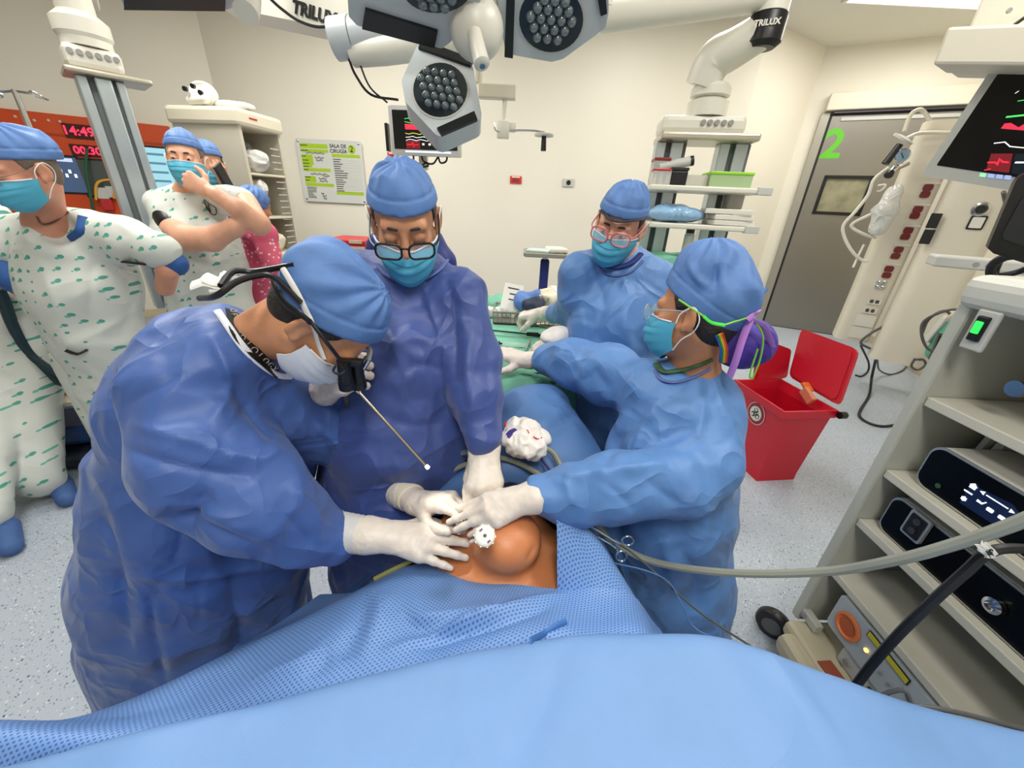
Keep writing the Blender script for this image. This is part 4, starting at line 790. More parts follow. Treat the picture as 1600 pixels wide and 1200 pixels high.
# left supply column
pB = W(196, 250, 2.95); R = face_cam(pB, .12); cx, cy = pB[0], pB[1]; ztop = W(160, 125, 2.95)[2]
t = thing('ceiling_column', (cx, cy, .75), 'aluminium supply column hanging from the ceiling behind the left bystanders', 'supply column', 'hanging supply columns')
def colbox(mb, lx, ly, w, d, z0, z1, bev=0): mb.box(V(cx, cy, (z0+z1)/2)+R@V(lx, ly, 0), (w, d, z1-z0), R, bev=bev)
mb = MB(); colbox(mb, -.085, 0, .05, .14, .75, ztop, .008); colbox(mb, .008, -.015, .08, .16, .75, ztop, .01); colbox(mb, .090, 0, .045, .14, .75, ztop, .008); mb.build('profile', M_ALU, t)
for lx in (-.046, .058): mb = MB(); colbox(mb, lx, .02, .03, .10, .76, ztop); mb.build('groove', mat('groove_grey', (120, 124, 124), .5), t)
mb = MB(); colbox(mb, .045, 0, .40, .28, ztop, ztop+.03, .012); mb.build('top_plate', mat('plate_metal', (196, 188, 170), .3, .6), t)
mb = MB(); colbox(mb, -.0, 0, .26, .22, ztop+.03, ztop+.15, .03); mb.build('valve_block', M_LAMPW, t)
for k in range(6): mb = MB(); p = V(cx, cy, ztop+.105)+R@V(-.10+.040*k, -.112, 0); mb.cyl(p, p-R[:, 1]*.012, .015, .015, 12); mb.build('gas_port', M_GREY, t)
mb = MB(); mb.lathe([(.12, .15), (.12, .19), (.132, .21), (.132, .28), (.11, .30), (.088, .32), (.088, .43), (.12, .46), (.125, .54)], (cx, cy, ztop), n=28); mb.build('swivel', M_LAMPW, t, True, 30)
mb = MB(); p = V(cx, cy, ztop+.62); mb.box(p+V(-.25, .25, .0), (1.0, .30, .16), yawR(2.3), bev=.03); mb.cyl(V(cx-.6, cy+.6, ztop+.62), (cx-.6, cy+.6, CEIL), .11, n=24); mb.build('ceiling_arm', M_LAMPW, t, True, 30)
# right pendant with two column pairs and shelves
cY = 2.95; pt0 = W(1095, 215, cY); cx, cy = pt0[0], pt0[1]; R = face_cam(pt0, .22); zt = W(1090, 219, cY)[2]
t = thing('ceiling_pendant', (cx, cy, .7), 'shelved equipment pendant hanging from a jointed white ceiling arm at right', 'pendant', None)
def pbox(mb, lx, ly, w, d, z0, z1, bev=0): mb.box(V(cx, cy, (z0+z1)/2)+R@V(lx, ly, 0), (w, d, z1-z0), R, bev=bev)
mb = MB(); pbox(mb, -.02, .02, .50, .26, zt+.02, zt+.12, .03); mb.build('head', M_LAMPW, t)
mb = MB(); pbox(mb, .02, .0, .58, .32, zt-.02, zt+.022, .012); mb.build('top_plate', mat('plate_metal', (196, 188, 170), .3, .6), t)
for k in range(5): mb = MB(); p = V(cx, cy, zt+.078)+R@V(-.03+.04*k, -.112, 0); mb.cyl(p, p-R[:, 1]*.01, .015, .015, 12); mb.build('gas_port', M_GREY, t)
for lx in (-.19, .20):
    mb = MB(); pbox(mb, lx-.055, 0, .06, .12, .7, zt-.02, .006); pbox(mb, lx+.045, 0, .075, .12, .7, zt-.02, .006); mb.build('profile', M_ALU, t)
    mb = MB(); pbox(mb, lx-.008, .015, .034, .08, .7, zt-.02); pbox(mb, lx+.095, .015, .026, .08, .7, zt-.02); mb.build('groove', mat('groove_dark', (104, 110, 112), .5), t)
def onpend(px, py, ly=-.1): return on_plane(px, py, V(cx, cy, 0)+R@V(0, ly, 0), R[:, 1])
zs1 = onpend(1095, 293, -.25)[2]; zs2 = onpend(1060, 348, -.25)[2]; zs3 = onpend(1050, 400, -.25)[2]
for z, lx, w in ((zs1, .01, .66), (zs2, .03, .60), (zs3, .0, .70)):
    mb = MB(); pbox(mb, lx, -.22, w, .38, z-.03, z, .008); sh = mb.build('shelf', M_LAMPW, t)
    mb = MB(); pbox(mb, lx+w/2-.02, -.40, .08, .04, z-.035, z+.006, .004); mb.build('shelf_corner', M_LGREY, sh)
mb = MB(); p0 = onpend(1030, 262, -.16); p1 = onpend(1078, 252, -.16); mb.cyl(p0, p1, .03, .028, 16); hb = mb.build('side_handle', M_LGREY, t, True, 40); mb = MB(); mb.cyl(p1, p1+nrm(p1-p0)*.02, .029, n=16); mb.build('end_cap', M_BLACK, hb)
ztb = zt+.12; j1 = W(1102, 104, cY); j2 = W(1196, 46, 2.75); zn = j1[2]-ztb
mb = MB(); mb.lathe([(.12, 0), (.12, .08), (.10, .09), (.085, .10), (.082, zn-.16), (.115, zn-.15), (.115, zn-.11), (.10, zn-.09)], (cx, cy, ztb), n=28); mb.build('swivel_column', M_LAMPW, t, True, 30)
mb = MB(); Rj = frame(j2-j1, (0, 0, 1)); mb.tube([j1+V(0, 0, -.10), j1+V(0, 0, .0)+nrm(j2-j1)*.05, (j1+j2)/2, j2], [.10, .11, .10, .09], 20, 6); mb.build('lower_arm', M_LAMPW, t, True, 50)
mb = MB(); mb.lathe([(.066, -.085), (.092, -.062), (.094, .05), (.090, .058)], j2, n=28); jc = mb.build('joint_cap', M_BLACK, t, True, 35)
pj = W(1196, 44, 2.60); Rt = face_cam(pj); text('lettering', 'TRILUX', j2+V(0, 0, .0)-Rt[:, 1]*.0955, np.stack([Rt[:, 0], V(0, 0, 1), -Rt[:, 1]], 1), .036, M_WHITE, jc, bold=.0012)
mb = MB(); mb.lathe([(.088, .06), (.09, .34)], j2, n=28); mb.build('joint_collar', M_LAMPW, t, True, 35)
mb = MB(); j3 = W(935, 18, 2.5); mb.tube([j3, W(1060, 4, 2.62), W(1196, -14, 2.75)], .085, 20, 3); mb.build('upper_arm', M_LAMPW, t, True, 50)
mb = MB(); mb.cyl(j3, (j3[0], j3[1], CEIL), .09, n=24); mb.build('ceiling_post', M_LAMPW, t, True, 40)
# things on the pendant shelves
def tub(name, px0, px1, pyb, pyt, ly, m, lidm, label, cat, dep=.12, lidh=.018, taper=1.0, group=None):
    a, b = onpend(px0, pyb, ly), onpend(px1, pyb, ly); h = onpend(px0, pyt, ly)[2]-a[2]; z0 = min(a[2], b[2]); z0 = zs1+.001 if pyb < 310 else z0; w = np.linalg.norm((b-a)[:2]); c = (a+b)/2+R@V(0, dep/2, 0); c[2] = z0
    o = thing(name, c, label, cat, group); mb = MB(); ww = .004
    for sx, sy, w_, d_ in ((0, -1, w, ww), (0, 1, w, ww), (-1, 0, ww, dep), (1, 0, ww, dep)): mb.box(c+R@V(sx*(w/2), sy*dep/2, h/2-lidh/2), (w_, d_, h-lidh), R)
    mb.box(c+V(0, 0, .003), (w, dep, .006), R); mb.build('tub', m, o)
    if lidm: mb = MB(); mb.box(c+V(0, 0, h-lidh/2), (w*1.06, dep*1.06, lidh), R, bev=.004); mb.build('lid', lidm, o)
    return o, c, w, h
M_CLEAR = mat('clear_plastic', (226, 228, 222), .15, alpha=.35); M_RED = mat('red_lid', (190, 36, 40), .4); M_GREENL = mat('lime_lid', (150, 214, 40), .4); M_GREENT = mat('pale_green_tub', (196, 224, 170), .2, alpha=.6)
tub('storage_jar', 1016, 1040, 293, 248, -.18, M_CLEAR, mat('dark_red_lid', (128, 26, 28), .4), 'tall clear jar with dark red lid on the pendant shelf', 'jar', .14)
o, c, w, h = tub('storage_box', 1017, 1044, 296, 271, -.36, M_CLEAR, M_RED, 'low clear box with bright red lid on the pendant shelf', 'box', .1, .012)
for k in range(3): mb = MB(); mb.box(c+R@V(-.04+.04*k, .0, .035), (.026, .05, .06), R, bev=.003); mb.build('packet', M_WHITE, o)
a = onpend(1055, 293, -.3); o = thing('charger', (a[0], a[1], zs1), 'small black charging box on the pendant shelf', 'charger'); mb = MB(); mb.box((a[0], a[1], zs1+.04), (.10, .09, .08), R, bev=.008); mb.build('case', M_BLACK, o); mb = MB(); mb.box((a[0], a[1], zs1+.088), (.105, .10, .018), R, bev=.006); mb.build('top', mat('matt_black', (34, 34, 36), .7), o)
o, c, w, h = tub('organiser_tray', 1068, 1102, 297, 274, -.34, mat('frosted_plastic', (222, 220, 208), .25, alpha=.55), None, 'frosted clear tray with packets on the pendant shelf', 'tray', .13)
for k in range(4): mb = MB(); mb.box(c+R@V(-.06+.04*k, .01*(k % 2), .035), (.022, .06, .06-.008*(k % 3)), R@yawR(.2*k)); mb.build('packet', M_WHITE, o)
tub('food_container', 1106, 1170, 300, 276, -.38, M_GREENT, M_GREENL, 'pale green container with lime lid at the end of the pendant shelf', 'container', .2, .016)
a = onpend(1056, 340, -.28); S = SDF(.03).ell(V(a[0], a[1], zs2+.05), (.17, .11, .045), R).ell(V(a[0]-.04, a[1], zs2+.06), (.10, .09, .045), R); v, f = S.mesh(.008, 2); v = v+vnormals(v, f)*(.006*ridged(v*14))[:, None]
o = tag(link_mesh('wrapped_gown_pack', v, f, mat('film_over_blue', (150, 190, 226), .18, bump=[('crumple', 14, .02)], var=.12, varscale=16), None, True), 'blue gown pack in crinkled clear film on the middle pendant shelf', 'package')
for k, (px, py, w_, h_) in enumerate(((1128, 352, .26, .03), (1133, 362, .22, .025), (1130, 372, .24, .03))):
    a = onpend(px, py, -.3); mb = MB(); mb.box((a[0], a[1], zs2+.016+.031*(2-k)), (w_, .2, .028), R@yawR(.1*k-.1), bev=.004); tag(mb.build('paper_pack', M_WHITE), ('topmost', 'middle', 'lowest')[k]+' white packet in the pile on the pendant shelf end', 'packet', 'packets piled on the pendant')
a = onpend(1140, 338, -.1); mb = MB(); mb.box((a[0], a[1], zs2+.165), (.10, .09, .14), R, bev=.01); o = tag(mb.build('dispenser', M_LGREY), 'grey square dispenser beside the wall at the pendant end', 'dispenser')
# ---- operating lamp
hub = W(745, 46, 1.75)
t = thing('operating_lamp', hub, 'large operating lamp with grey lens panels and a cream hub with handle', 'lamp', None)
def lamp_head(name, parent, pts, p3, thick, lens, leds, strips, lr=.0185):
    a, b, c = (W(*q) for q in p3); Rl = plane3(a, b, c); poly = smoothpoly(pp(pts, a, Rl), .14); mb = MB(); mb.prism(poly, a, Rl, -thick); h_ = mb.build(name, M_LAMP, parent, False)
    ring = pp(lens, a, Rl); mb = MB(); mb.prism(ring, a, Rl, .006); mb.build('lens_glass', M_LENSG, h_)
    ctr = np.mean(ring, 0); big = [tuple(ctr+(np.array(q)-ctr)*1.07) for q in ring]; mb = MB(); mb.prism(big, a, Rl, .003); mb.build('lens_rim', M_LGREY, h_)
    for q in leds:
        x, y = pp([q], a, Rl)[0]; mb = MB(); mb.lathe([(lr, .005), (lr*.95, .010), (lr*.7, .018), (lr*.35, .022), (.0003, .023)], a+Rl@V(x, y, 0), Rl[:, 2], 10); mb.build('led_lens', M_LED, h_, True)
    for st in strips: mb = MB(); mb.prism(pp(st, a, Rl), a, Rl, .012); mb.build('grip_strip', M_BLACK, h_)
    return h_, a, Rl
def oval(cx, cy, rx, ry, rot_=0, n=32): c, s = math.cos(rot_), math.sin(rot_); return [(cx+rx*math.cos(2*math.pi*k/n)*c-ry*math.sin(2*math.pi*k/n)*s, cy+rx*math.cos(2*math.pi*k/n)*s+ry*math.sin(2*math.pi*k/n)*c) for k in range(n)]
hexg = lambda cx, cy, rx, ry, sx, sy, sk: [(cx+i*sx+(j*sk), cy+j*sy+i*2) for j in range(-4, 5) for i in range(-4, 5) if (((i*sx+j*sk)/rx)**2+((j*sy+i*2)/ry)**2) < .78]
lamp_head('lamp_panel', t, [(541, -40), (545, 26), (558, 40), (690, 76), (704, 66), (752, 0), (760, -40)], ((560, 20, 1.7), (700, 20, 1.7), (640, -30, 1.62)), .06, oval(683, -22, 55, 40), hexg(683, -22, 52, 36, 17, 15, 6), [[(571, 11), (684, 46), (679, 71), (566, 41)]])
lamp_head('lamp_panel', t, [(768, -60), (790, 84), (862, 97), (880, 92), (946, 44), (951, 20), (951, -60)], ((800, 60, 1.85), (930, 40, 1.85), (860, -20, 1.75)), .07, oval(861, 28, 50, 52), hexg(861, 28, 47, 49, 16, 16, 5), [[(793, -60), (788, 86), (801, 88), (806, -60)], [(929, -30), (938, 22), (948, 18), (944, -30)]])
mb = MB(); mb.lathe([(.0005, .085), (.04, .078), (.075, .055), (.093, .02), (.095, -.03)], hub, nrm(CAM-hub), 28); mb.build('hub', M_LAMPW, t, True)
mb = MB(); h0, h1 = W(741, 52, 1.66), W(753, 100, 1.60); mb.cyl(h0, h1, .024, .027, 18); mb.lathe([(.027, 0), (.020, .006), (.010, .008)], h1, nrm(h1-h0), 18); hd = mb.build('sterile_handle', M_LAMPW, t, True, 40); mb = MB(); mb.cyl(h1+nrm(h1-h0)*.007, h1+nrm(h1-h0)*.011, .009, n=12); mb.build('handle_tip', mat('slate_blue', (90, 120, 150), .4), hd)
mb = MB(); mb.tube([W(745, 20, 1.85), W(765, -10, 1.95), V(*W(770, -40, 2.0))], .09, 16, 4); mb.cyl(W(770, -60, 2.05), V(W(770, -60, 2.05)[0], 2.05, CEIL), .07, n=20); mb.build('ceiling_mount', M_LAMPW, t, True, 40)
# small satellite head
t = thing('operating_lamp', W(690, 140, 1.9), 'small square operating lamp head with one round dark lens below the big one', 'lamp', None)
hd, a, Rl = lamp_head('lamp_panel', t, [(654, 66), (738, 98), (754, 186), (686, 216), (634, 160), (627, 126)], ((655, 80, 1.95), (740, 105, 1.95), (690, 200, 1.78)), .085, oval(688, 142, 42, 42), hexg(688, 142, 40, 40, 13, 13, 4), [[(660, 66), (741, 97), (735, 106), (654, 78)], [(683, 203), (741, 177), (746, 190), (690, 214)]], .0155)
mb = MB(); mb.tube([W(720, 60, 2.1), W(690, 66, 2.1), W(600, 78, 2.1), W(552, 84, 2.12)], [.05, .055, .055, .05], 14, 5); mb.build('curved_arm', M_LAMPW, t, True)
mb = MB(); mb.cyl(W(522, 62, 2.12), W(552, 58, 2.12), .075, n=22); mb.cyl(W(553, 58, 2.12), W(660, 42, 2.12), .07, n=22); mb.build('arm_joint', M_LAMP, t, True, 40)
mb = MB(); mb.tube([W(545, 92, 2.1), W(556, 118, 2.1), W(580, 148, 2.12), W(622, 156, 2.2)], .0055, 6, 6); mb.tube([W(560, 94, 2.1), W(578, 136, 2.12), W(605, 160, 2.2)], .004, 6, 6); mb.build('cable', M_BLACK, t, True)
# TRILUX arm
t = thing('lamp_arm', W(460, 20, 2.3), 'white ceiling arm with black TRILUX lettering at upper left', 'lamp arm', None)
a, b, c = W(385, 16, 2.35), W(545, 48, 2.25), W(395, -20, 2.35); Rl = plane3(a, b, c); mb = MB(); mb.prism(pp([(330, -40), (340, 8), (524, 46), (560, 44), (560, 0), (500, -40)], a, Rl), a, Rl, -.14); mb.build('arm_body', M_LAMPW, t)
pc = on_plane(492, 22, a, Rl[:, 2]); Rx = nrm(on_plane(540, 37, a, Rl[:, 2])-on_plane(458, 11, a, Rl[:, 2])); text('lettering', 'TRILUX', pc+Rl[:, 2]*.004, np.stack([Rx, np.cross(Rl[:, 2], Rx), Rl[:, 2]], 1), .066, M_BLACK, t, bold=.003)
mb = MB(); mb.tube([W(418, -6, 2.2), W(440, 14, 2.2), W(470, 34, 2.18), W(505, 42, 2.18), W(545, 28, 2.18)], .006, 6, 6); mb.build('cable', M_BLACK, t, True)
mb = MB(); q = a+Rl@V(-.3, .12, -.08); mb.cyl(q, (q[0], q[1], CEIL), .09, n=20); mb.build('ceiling_post', M_LAMPW, t, True, 40)
# lamp head cut by the top edge
t = thing('operating_lamp', W(285, 5, 2.0), 'black and grey lamp head cut by the top edge at left', 'lamp', None)
a, b, c = W(200, 5, 2.0), W(360, 8, 2.0), W(280, -40, 1.9); Rl = plane3(a, b, c)
mb = MB(); mb.prism(smoothpoly(pp([(150, -80), (196, 14), (356, 15), (384, 2), (400, -80)], a, Rl), .1), a, Rl, -.06); mb.build('lamp_panel', M_LAMP, t)
mb = MB(); mb.prism(pp([(190, -80), (194, 12), (352, 14), (356, -80)], a, Rl), a, Rl, .01); mb.build('grip_strip', M_BLACK, t)
mb = MB(); mb.cyl(W(388, 4, 2.05), W(384, 20, 2.0), .045, n=18); mb.tube([W(386, 0, 2.1), W(388, -50, 2.1)], .05, 14, 3); q = W(388, -60, 2.1); mb.cyl(q, (q[0], q[1], CEIL), .05, n=16); mb.build('ceiling_post', M_LAMPW, t, True, 40)
# suspended monitor behind
def screen_lines(parent, o, Rl, segs, m, wd=.004):
    for s in segs: mb = MB(); mb.tube([o+Rl@V(x, y, .001) for x, y in s], wd/2, 4, 1); mb.build('trace', m, parent)
M_TRR = mat('trace_red', (230, 40, 60), .5, emit=1.0); M_TRG = mat('trace_green', (70, 210, 90), .5, emit=1.0); M_TRW = mat('trace_white', (230, 235, 235), .5, emit=.9); M_TRC = mat('trace_cyan', (40, 190, 220), .5, emit=1.0); M_TRY = mat('trace_yellow', (220, 210, 80), .5, emit=.9); M_SCR = mat('screen_black', (8, 9, 12), .15)
def monitor(t, P4, Yf, thick, bez, Rl=None):
    a = np.asarray(P4[0]); x = np.asarray(P4[1])-a; w = np.linalg.norm(x); y = np.asarray(P4[3])-a; h = np.linalg.norm(y); Rm = plane3(a, P4[1], P4[3]); o = (np.asarray(P4[0])+P4[2])/2
    mb = MB(); mb.prism(rrect(w, h, .015), o, Rm, -thick); mb.build('housing', M_LGREY, t)
    mb = MB(); mb.prism(rrect(w-bez, h-bez*1.3, .004, cy=bez*.12), o, Rm, .002); s = mb.build('screen', M_SCR, t); return o, Rm, w, h, s
t = thing('patient_monitor', W(664, 240, 2.95), 'flat white monitor with red waveforms hanging before the back wall', 'monitor')
o, Rm, w, h, s = monitor(t, (W(612, 238, 2.95), W(720, 242, 2.95), W(719, 172, 2.95), W(605, 160, 2.95)), 2.95, .05, .045)
zf = .003
def strip(x0, x1, y0, y1, m, nm='readout', dz=zf): mb = MB(); mb.box(o+Rm@V((x0+x1)/2*w, (y0+y1)/2*h, dz), (abs(x1-x0)*w, abs(y1-y0)*h, .001), Rm); return mb.build(nm, m, s)
strip(-.22, .0, .36, .44, M_TRC); strip(-.3, .36, -.44, -.40, mat('status_bar', (200, 205, 230), .5, emit=.8)); strip(-.28, -.02, .03, .14, mat('wave_red', (196, 40, 66), .5, emit=.8)); strip(-.28, -.08, -.36, -.2, mat('dark_red', (110, 14, 26), .5, emit=.6))
for k, (yy, m) in enumerate(((.24, M_TRG), (.17, M_TRG), (.08, M_TRR), (-.05, M_TRY), (-.12, M_TRW), (-.18, M_TRW))): screen_lines(s, o+Rm[:, 2]*zf, Rm, [[((-.28+.05*i)*w, (yy+.015*math.sin(i*2.1+k))*h) for i in range(13)]], m, .003)
for k in range(4): strip(-.05+.09*k, -.02+.09*k, -.28, -.24, M_TRW)
screen_lines(s, o+Rm[:, 2]*zf*1.5, Rm, [[(-.27*w, -.28*h), (-.2*w, -.28*h), (-.185*w, -.22*h), (-.17*w, -.33*h), (-.155*w, -.28*h), (-.1*w, -.28*h)]], M_TRR, .004)
mb = MB(); 
for pp_ in (((658, 240), (662, 252), (676, 256), (684, 246)), ((646, 240), (647, 252), (654, 258)), ((684, 241), (688, 254), (697, 252), (699, 240)), ((660, 258), (666, 254), (669, 259), (661, 261))): mb.tube([W(x, y, 2.97) for x, y in pp_], .006, 6, 5)
mb.build('cable', M_BLACK, t, True)
mb = MB(); mb.box(W(662, 250, 3.02), (.06, .05, .12), bev=.01); mb.box(W(640, 195, 3.08), (.14, .10, .14), bev=.02); mb.tube([W(640, 190, 3.1), W(680, 120, 3.15), W(700, 40, 3.2)], .04, 12, 4); q = W(700, 36, 3.2); mb.cyl(q, (q[0], q[1], CEIL), .05, n=16); mb.build('support_arm', M_LAMPW, t, True, 40)
mb = MB(); mb.box(W(606, 215, 3.0), (.02, .05, .16), bev=.004); mb.build('side_bracket', M_BLACK, t)
# suspended bar with lamp handle
t = thing('handle_holder', W(790, 210, 3.4), 'beige hanging bar with a hook and a black lamp handle on a thin rod', 'holder')
mb = MB(); mb.box((W(748, 140, 3.4)+W(806, 148, 3.4))/2, (np.linalg.norm(W(748, 140, 3.4)-W(806, 148, 3.4)), .08, .085), bev=.008); mb.tube([W(748, 100, 3.4), W(747, 130, 3.4)], .03, 12, 1); q = W(746, 100, 3.4); mb.cyl(q, (q[0], q[1], CEIL), .03, n=12); mb.build('bar', mat('beige_enamel', (206, 198, 178), .4), t, False)
mb = MB(); mb.tube([W(789, 152, 3.4), W(787, 196, 3.4)], .016, 10, 1); mb.box(W(786, 203, 3.4), (.09, .07, .11), bev=.008); mb.box(W(797, 199, 3.42), (.09, .05, .06), bev=.006); mb.build('bracket', M_LAMPW, t, True, 40)
mb = MB(); mb.tube([W(790, 204, 3.4), W(830, 204, 3.35), W(850, 207, 3.3)], .007, 8, 4); mb.tube([W(780, 206, 3.35), W(774, 203, 3.3), W(772, 192, 3.3)], .006, 8, 4); mb.build('rod', M_CHROME, t, True)
mb = MB(); mb.lathe([(.07, 0), (.07, .012), (.03, .02)], W(850, 213, 3.3), n=22); d_ = mb.build('disc', M_LGREY, t, True, 40); mb = MB(); mb.cyl(W(850, 213, 3.3), W(849, 236, 3.3), .017, .02, 14); mb.build('black_handle', M_BLACK, t, True, 40)
# ================================================================ BACK WALL
def wallbox(name, x0, y0, x1, y1, m, label, cat, th=.02, group=None):
    a, b = W((x0+x1)/2, y1, BY), W((x0+x1)/2, y0, BY); l, r_ = W(x0, (y0+y1)/2, BY), W(x1, (y0+y1)/2, BY); c = (a+b)/2; t = thing(name, V(c[0], BY, c[2]), label, cat, group)
    mb = MB(); mb.box(V(c[0], BY-th/2, c[2]), (r_[0]-l[0], th, b[2]-a[2]), bev=min(.006, th*.3)); mb.build('plate', m, t); return t, V(c[0], BY-th, c[2]), r_[0]-l[0], b[2]-a[2]
M_REDP = mat('outlet_red', (200, 52, 44), .45)
for k, (x0, y0, lab) in enumerate(((797, 275, 'red wall outlet right of the hanging monitor on the bare wall'), (606, 238, 'red wall outlet half hidden under the hanging monitor'))):
    t, c, w, h = wallbox('wall_outlet', x0, y0, x0+18, y0+12, M_REDP, lab, 'outlet', .02, 'red wall outlets')
    mb = MB(); mb.box(c+V(0, -.001, h*.35), (w*.7, .004, h*.16)); mb.build('label_strip', M_WHITE, t); mb = MB(); mb.box(c+V(0, -.002, -h*.08), (w*.6, .006, h*.45), bev=.002); mb.build('socket', mat('outlet_dark_red', (150, 34, 30), .5), t)
t, c, w, h = wallbox('wall_socket', 879, 279, 897, 292, M_LGREY, 'small grey wall socket with a round black hole', 'socket'); mb = MB(); mb.cyl(c, c+V(0, -.008, 0), h*.3, n=16); mb.build('round_socket', M_BLACK, t)
# whiteboard sign
t = thing('wall_sign', W(517, 320, BY), 'white and lime schedule board reading SALA DE CIRUGÍA 2 on the back wall', 'sign')
A4 = [W(x, y, BY-.03) for x, y in ((475, 314), (573, 319), (565, 222), (462, 215))]; Rs = np.stack([V(1, 0, 0), V(0, 0, 1), V(0, -1, 0)], 1); c = sum(A4)/4; sw = (A4[1][0]-A4[0][0]+A4[2][0]-A4[3][0])/2; shh = (A4[3][2]-A4[0][2]+A4[2][2]-A4[1][2])/2
mb = MB(); mb.prism(rrect(sw, shh, .03), c, Rs, -.012); mb.build('board', mat('sign_board', (206, 208, 202), .12), t)
M_LIME = mat('sign_lime', (164, 196, 44), .3); M_INK = mat('sign_ink', (40, 42, 40), .5); M_LINE = mat('sign_line', (170, 172, 168), .4)
def sg(x0, x1, y0, y1, m, nm, dz=.001): mb = MB(); mb.box(c+Rs@V((x0+x1)/2*sw, (y0+y1)/2*shh, dz), (abs(x1-x0)*sw, abs(y1-y0)*shh, .001), Rs); return mb.build(nm, m, t)
for x0, x1, y0, y1 in ((-.44, -.02, .36, .43), (-.44, -.02, .30, .345), (-.44, -.27, .10, .26), (-.44, -.30, .06, .10), (-.44, -.02, -.0, .05), (-.44, -.27, -.18, -.08), (-.44, .0, -.24, -.19), (.03, .46, .24, .29), (.03, .46, -.36, -.31)): sg(x0, x1, y0, y1, M_LIME, 'lime_band')
mb = MB(); mb.lathe([(.058*sw, 0), (.058*sw, .001)], c+Rs@V(.345*sw, .37*shh, .001), Rs[:, 2], 28); mb.build('lime_disc', M_LIME, t)
text('lettering', 'SALA DE\nCIRUGÍA', c+Rs@V(.14*sw, .37*shh, .002), Rs, .062*sw*1.08, M_INK, t, bold=.001); text('lettering', '2', c+Rs@V(.345*sw, .37*shh, .003), Rs, .11*sw*1.05, M_INK, t, bold=.001)
rr = random.Random(4)
for k in range(15): y = .20-.036*k; sg(.04, .04+rr.uniform(.09, .22), y, y+.012, M_INK, 'row_text'); sg(.04, .46, y-.012, y-.009, M_LINE, 'row_line')
for k in range(8): y = -.27-.024*k; sg(-.43, -.43+rr.uniform(.06, .16), y, y+.010, M_INK, 'row_text')
for y in (.40, .32, .23, .17, .12, .07, .02, -.10, -.15): sg(-.435, -.435+rr.uniform(.06, .12), y-.004, y+.008, M_INK, 'row_text', .002)
for x0, y, w_, n_ in ((-.36, .285, .28, 26), (-.24, .215, .14, 14), (-.22, .175, .10, 10), (-.34, -.045, .26, 24), (-.14, -.075, .09, 9), (-.22, -.115, .12, 12), (-.21, -.155, .12, 11), (-.22, -.36, .05, 6), (-.20, -.40, .06, 7), (-.19, -.44, .05, 6)):
    mb = MB(); mb.tube([c+Rs@V((x0+w_*k/n_)*sw, (y+(.016 if k % 2 else -.010)*(1+.6*math.sin(k*2.3+x0*9)))*shh, .003) for k in range(n_+1)], .0022, 4, 2); mb.build('handwriting', M_INK, t)
for x, y in ((-.46, .46), (.46, .46), (-.46, -.46), (.46, -.46)): mb = MB(); mb.lathe([(.012, 0), (.012, .006), (.004, .009)], c+Rs@V(x*sw, y*shh, 0), Rs[:, 2], 12); mb.build('standoff_screw', M_CHROME, t, True, 40)
# stickers on the wall beside the pendant
for nm, x0, y0, x1, y1, m, lab in (('yellow_notice', 1151, 242, 1166, 253, mat('notice_yellow', (238, 214, 40), .5), 'yellow notice on the wall right of the pendant'), ('white_notice', 1147, 254, 1163, 268, M_WHITE, 'white notice with small print under the yellow one'), ('blue_notice', 1144, 272, 1158, 277, mat('notice_blue', (70, 130, 180), .5), 'small blue notice under the white one by the pendant'), ('pale_notice', 1137, 304, 1147, 309, mat('notice_pale', (170, 196, 210), .5), 'pale blue wall label below the pendant shelf'), ('navy_notice', 1132, 311, 1147, 317, mat('notice_navy', (40, 60, 100), .5), 'dark navy wall label below the pendant shelf')):
    t, c, w, h = wallbox(nm, x0, y0, x1, y1, m, lab, 'notice', .004)
    for k in range(2): mb = MB(); mb.box(c+V(-.1*w, -.001, h*(.2-.3*k)), (w*.55, .002, h*.1)); mb.build('print_line', M_INK if m is not MATS['notice_navy'] else M_WHITE, t)
# ================================================================ LEFT SIDE
# orange equipment board with clocks on the corner wall
wn = np.array([-lU[1], lU[0], 0]); wn = wn if wn[1] < 0 else -wn
def OW(px, py, off=.05): return on_plane(px, py, cL+wn*off, wn)
wu = -lU; Ro = np.stack([wu, V(0, 0, 1), wn], 1)
o0 = OW(140, 300); t = thing('equipment_board', o0, 'orange equipment board with red digital clocks and dark screens on the corner wall', 'equipment board')
M_ORANGE = mat('orange_enamel', (206, 74, 22), .42)
xl, xr = (OW(-60, 165)-cL)@wu, (OW(264, 198)-cL)@wu; zt_, zb_ = (OW(12, 170)[2]+OW(262, 197)[2])/2, .75
def ob(mb, x0, x1, z0, z1, d0, d1, bev=0): mb.box(cL+wu*(x0+x1)/2+V(0, 0, (z0+z1)/2)+wn*(d0+d1)/2, (x1-x0, z1-z0, d1-d0), Ro, bev=bev)
mb = MB(); ob(mb, xl, xr, zb_, zt_, 0.0, .05, .006); mb.build('panel', M_ORANGE, t)
zm = OW(120, 205)[2]
mb = MB(); ob(mb, xl, xr-.02, OW(60, 208)[2]-.01, OW(60, 208)[2]+.01, .05, .056); mb.build('seam', mat('orange_dark', (170, 58, 20), .5), t)
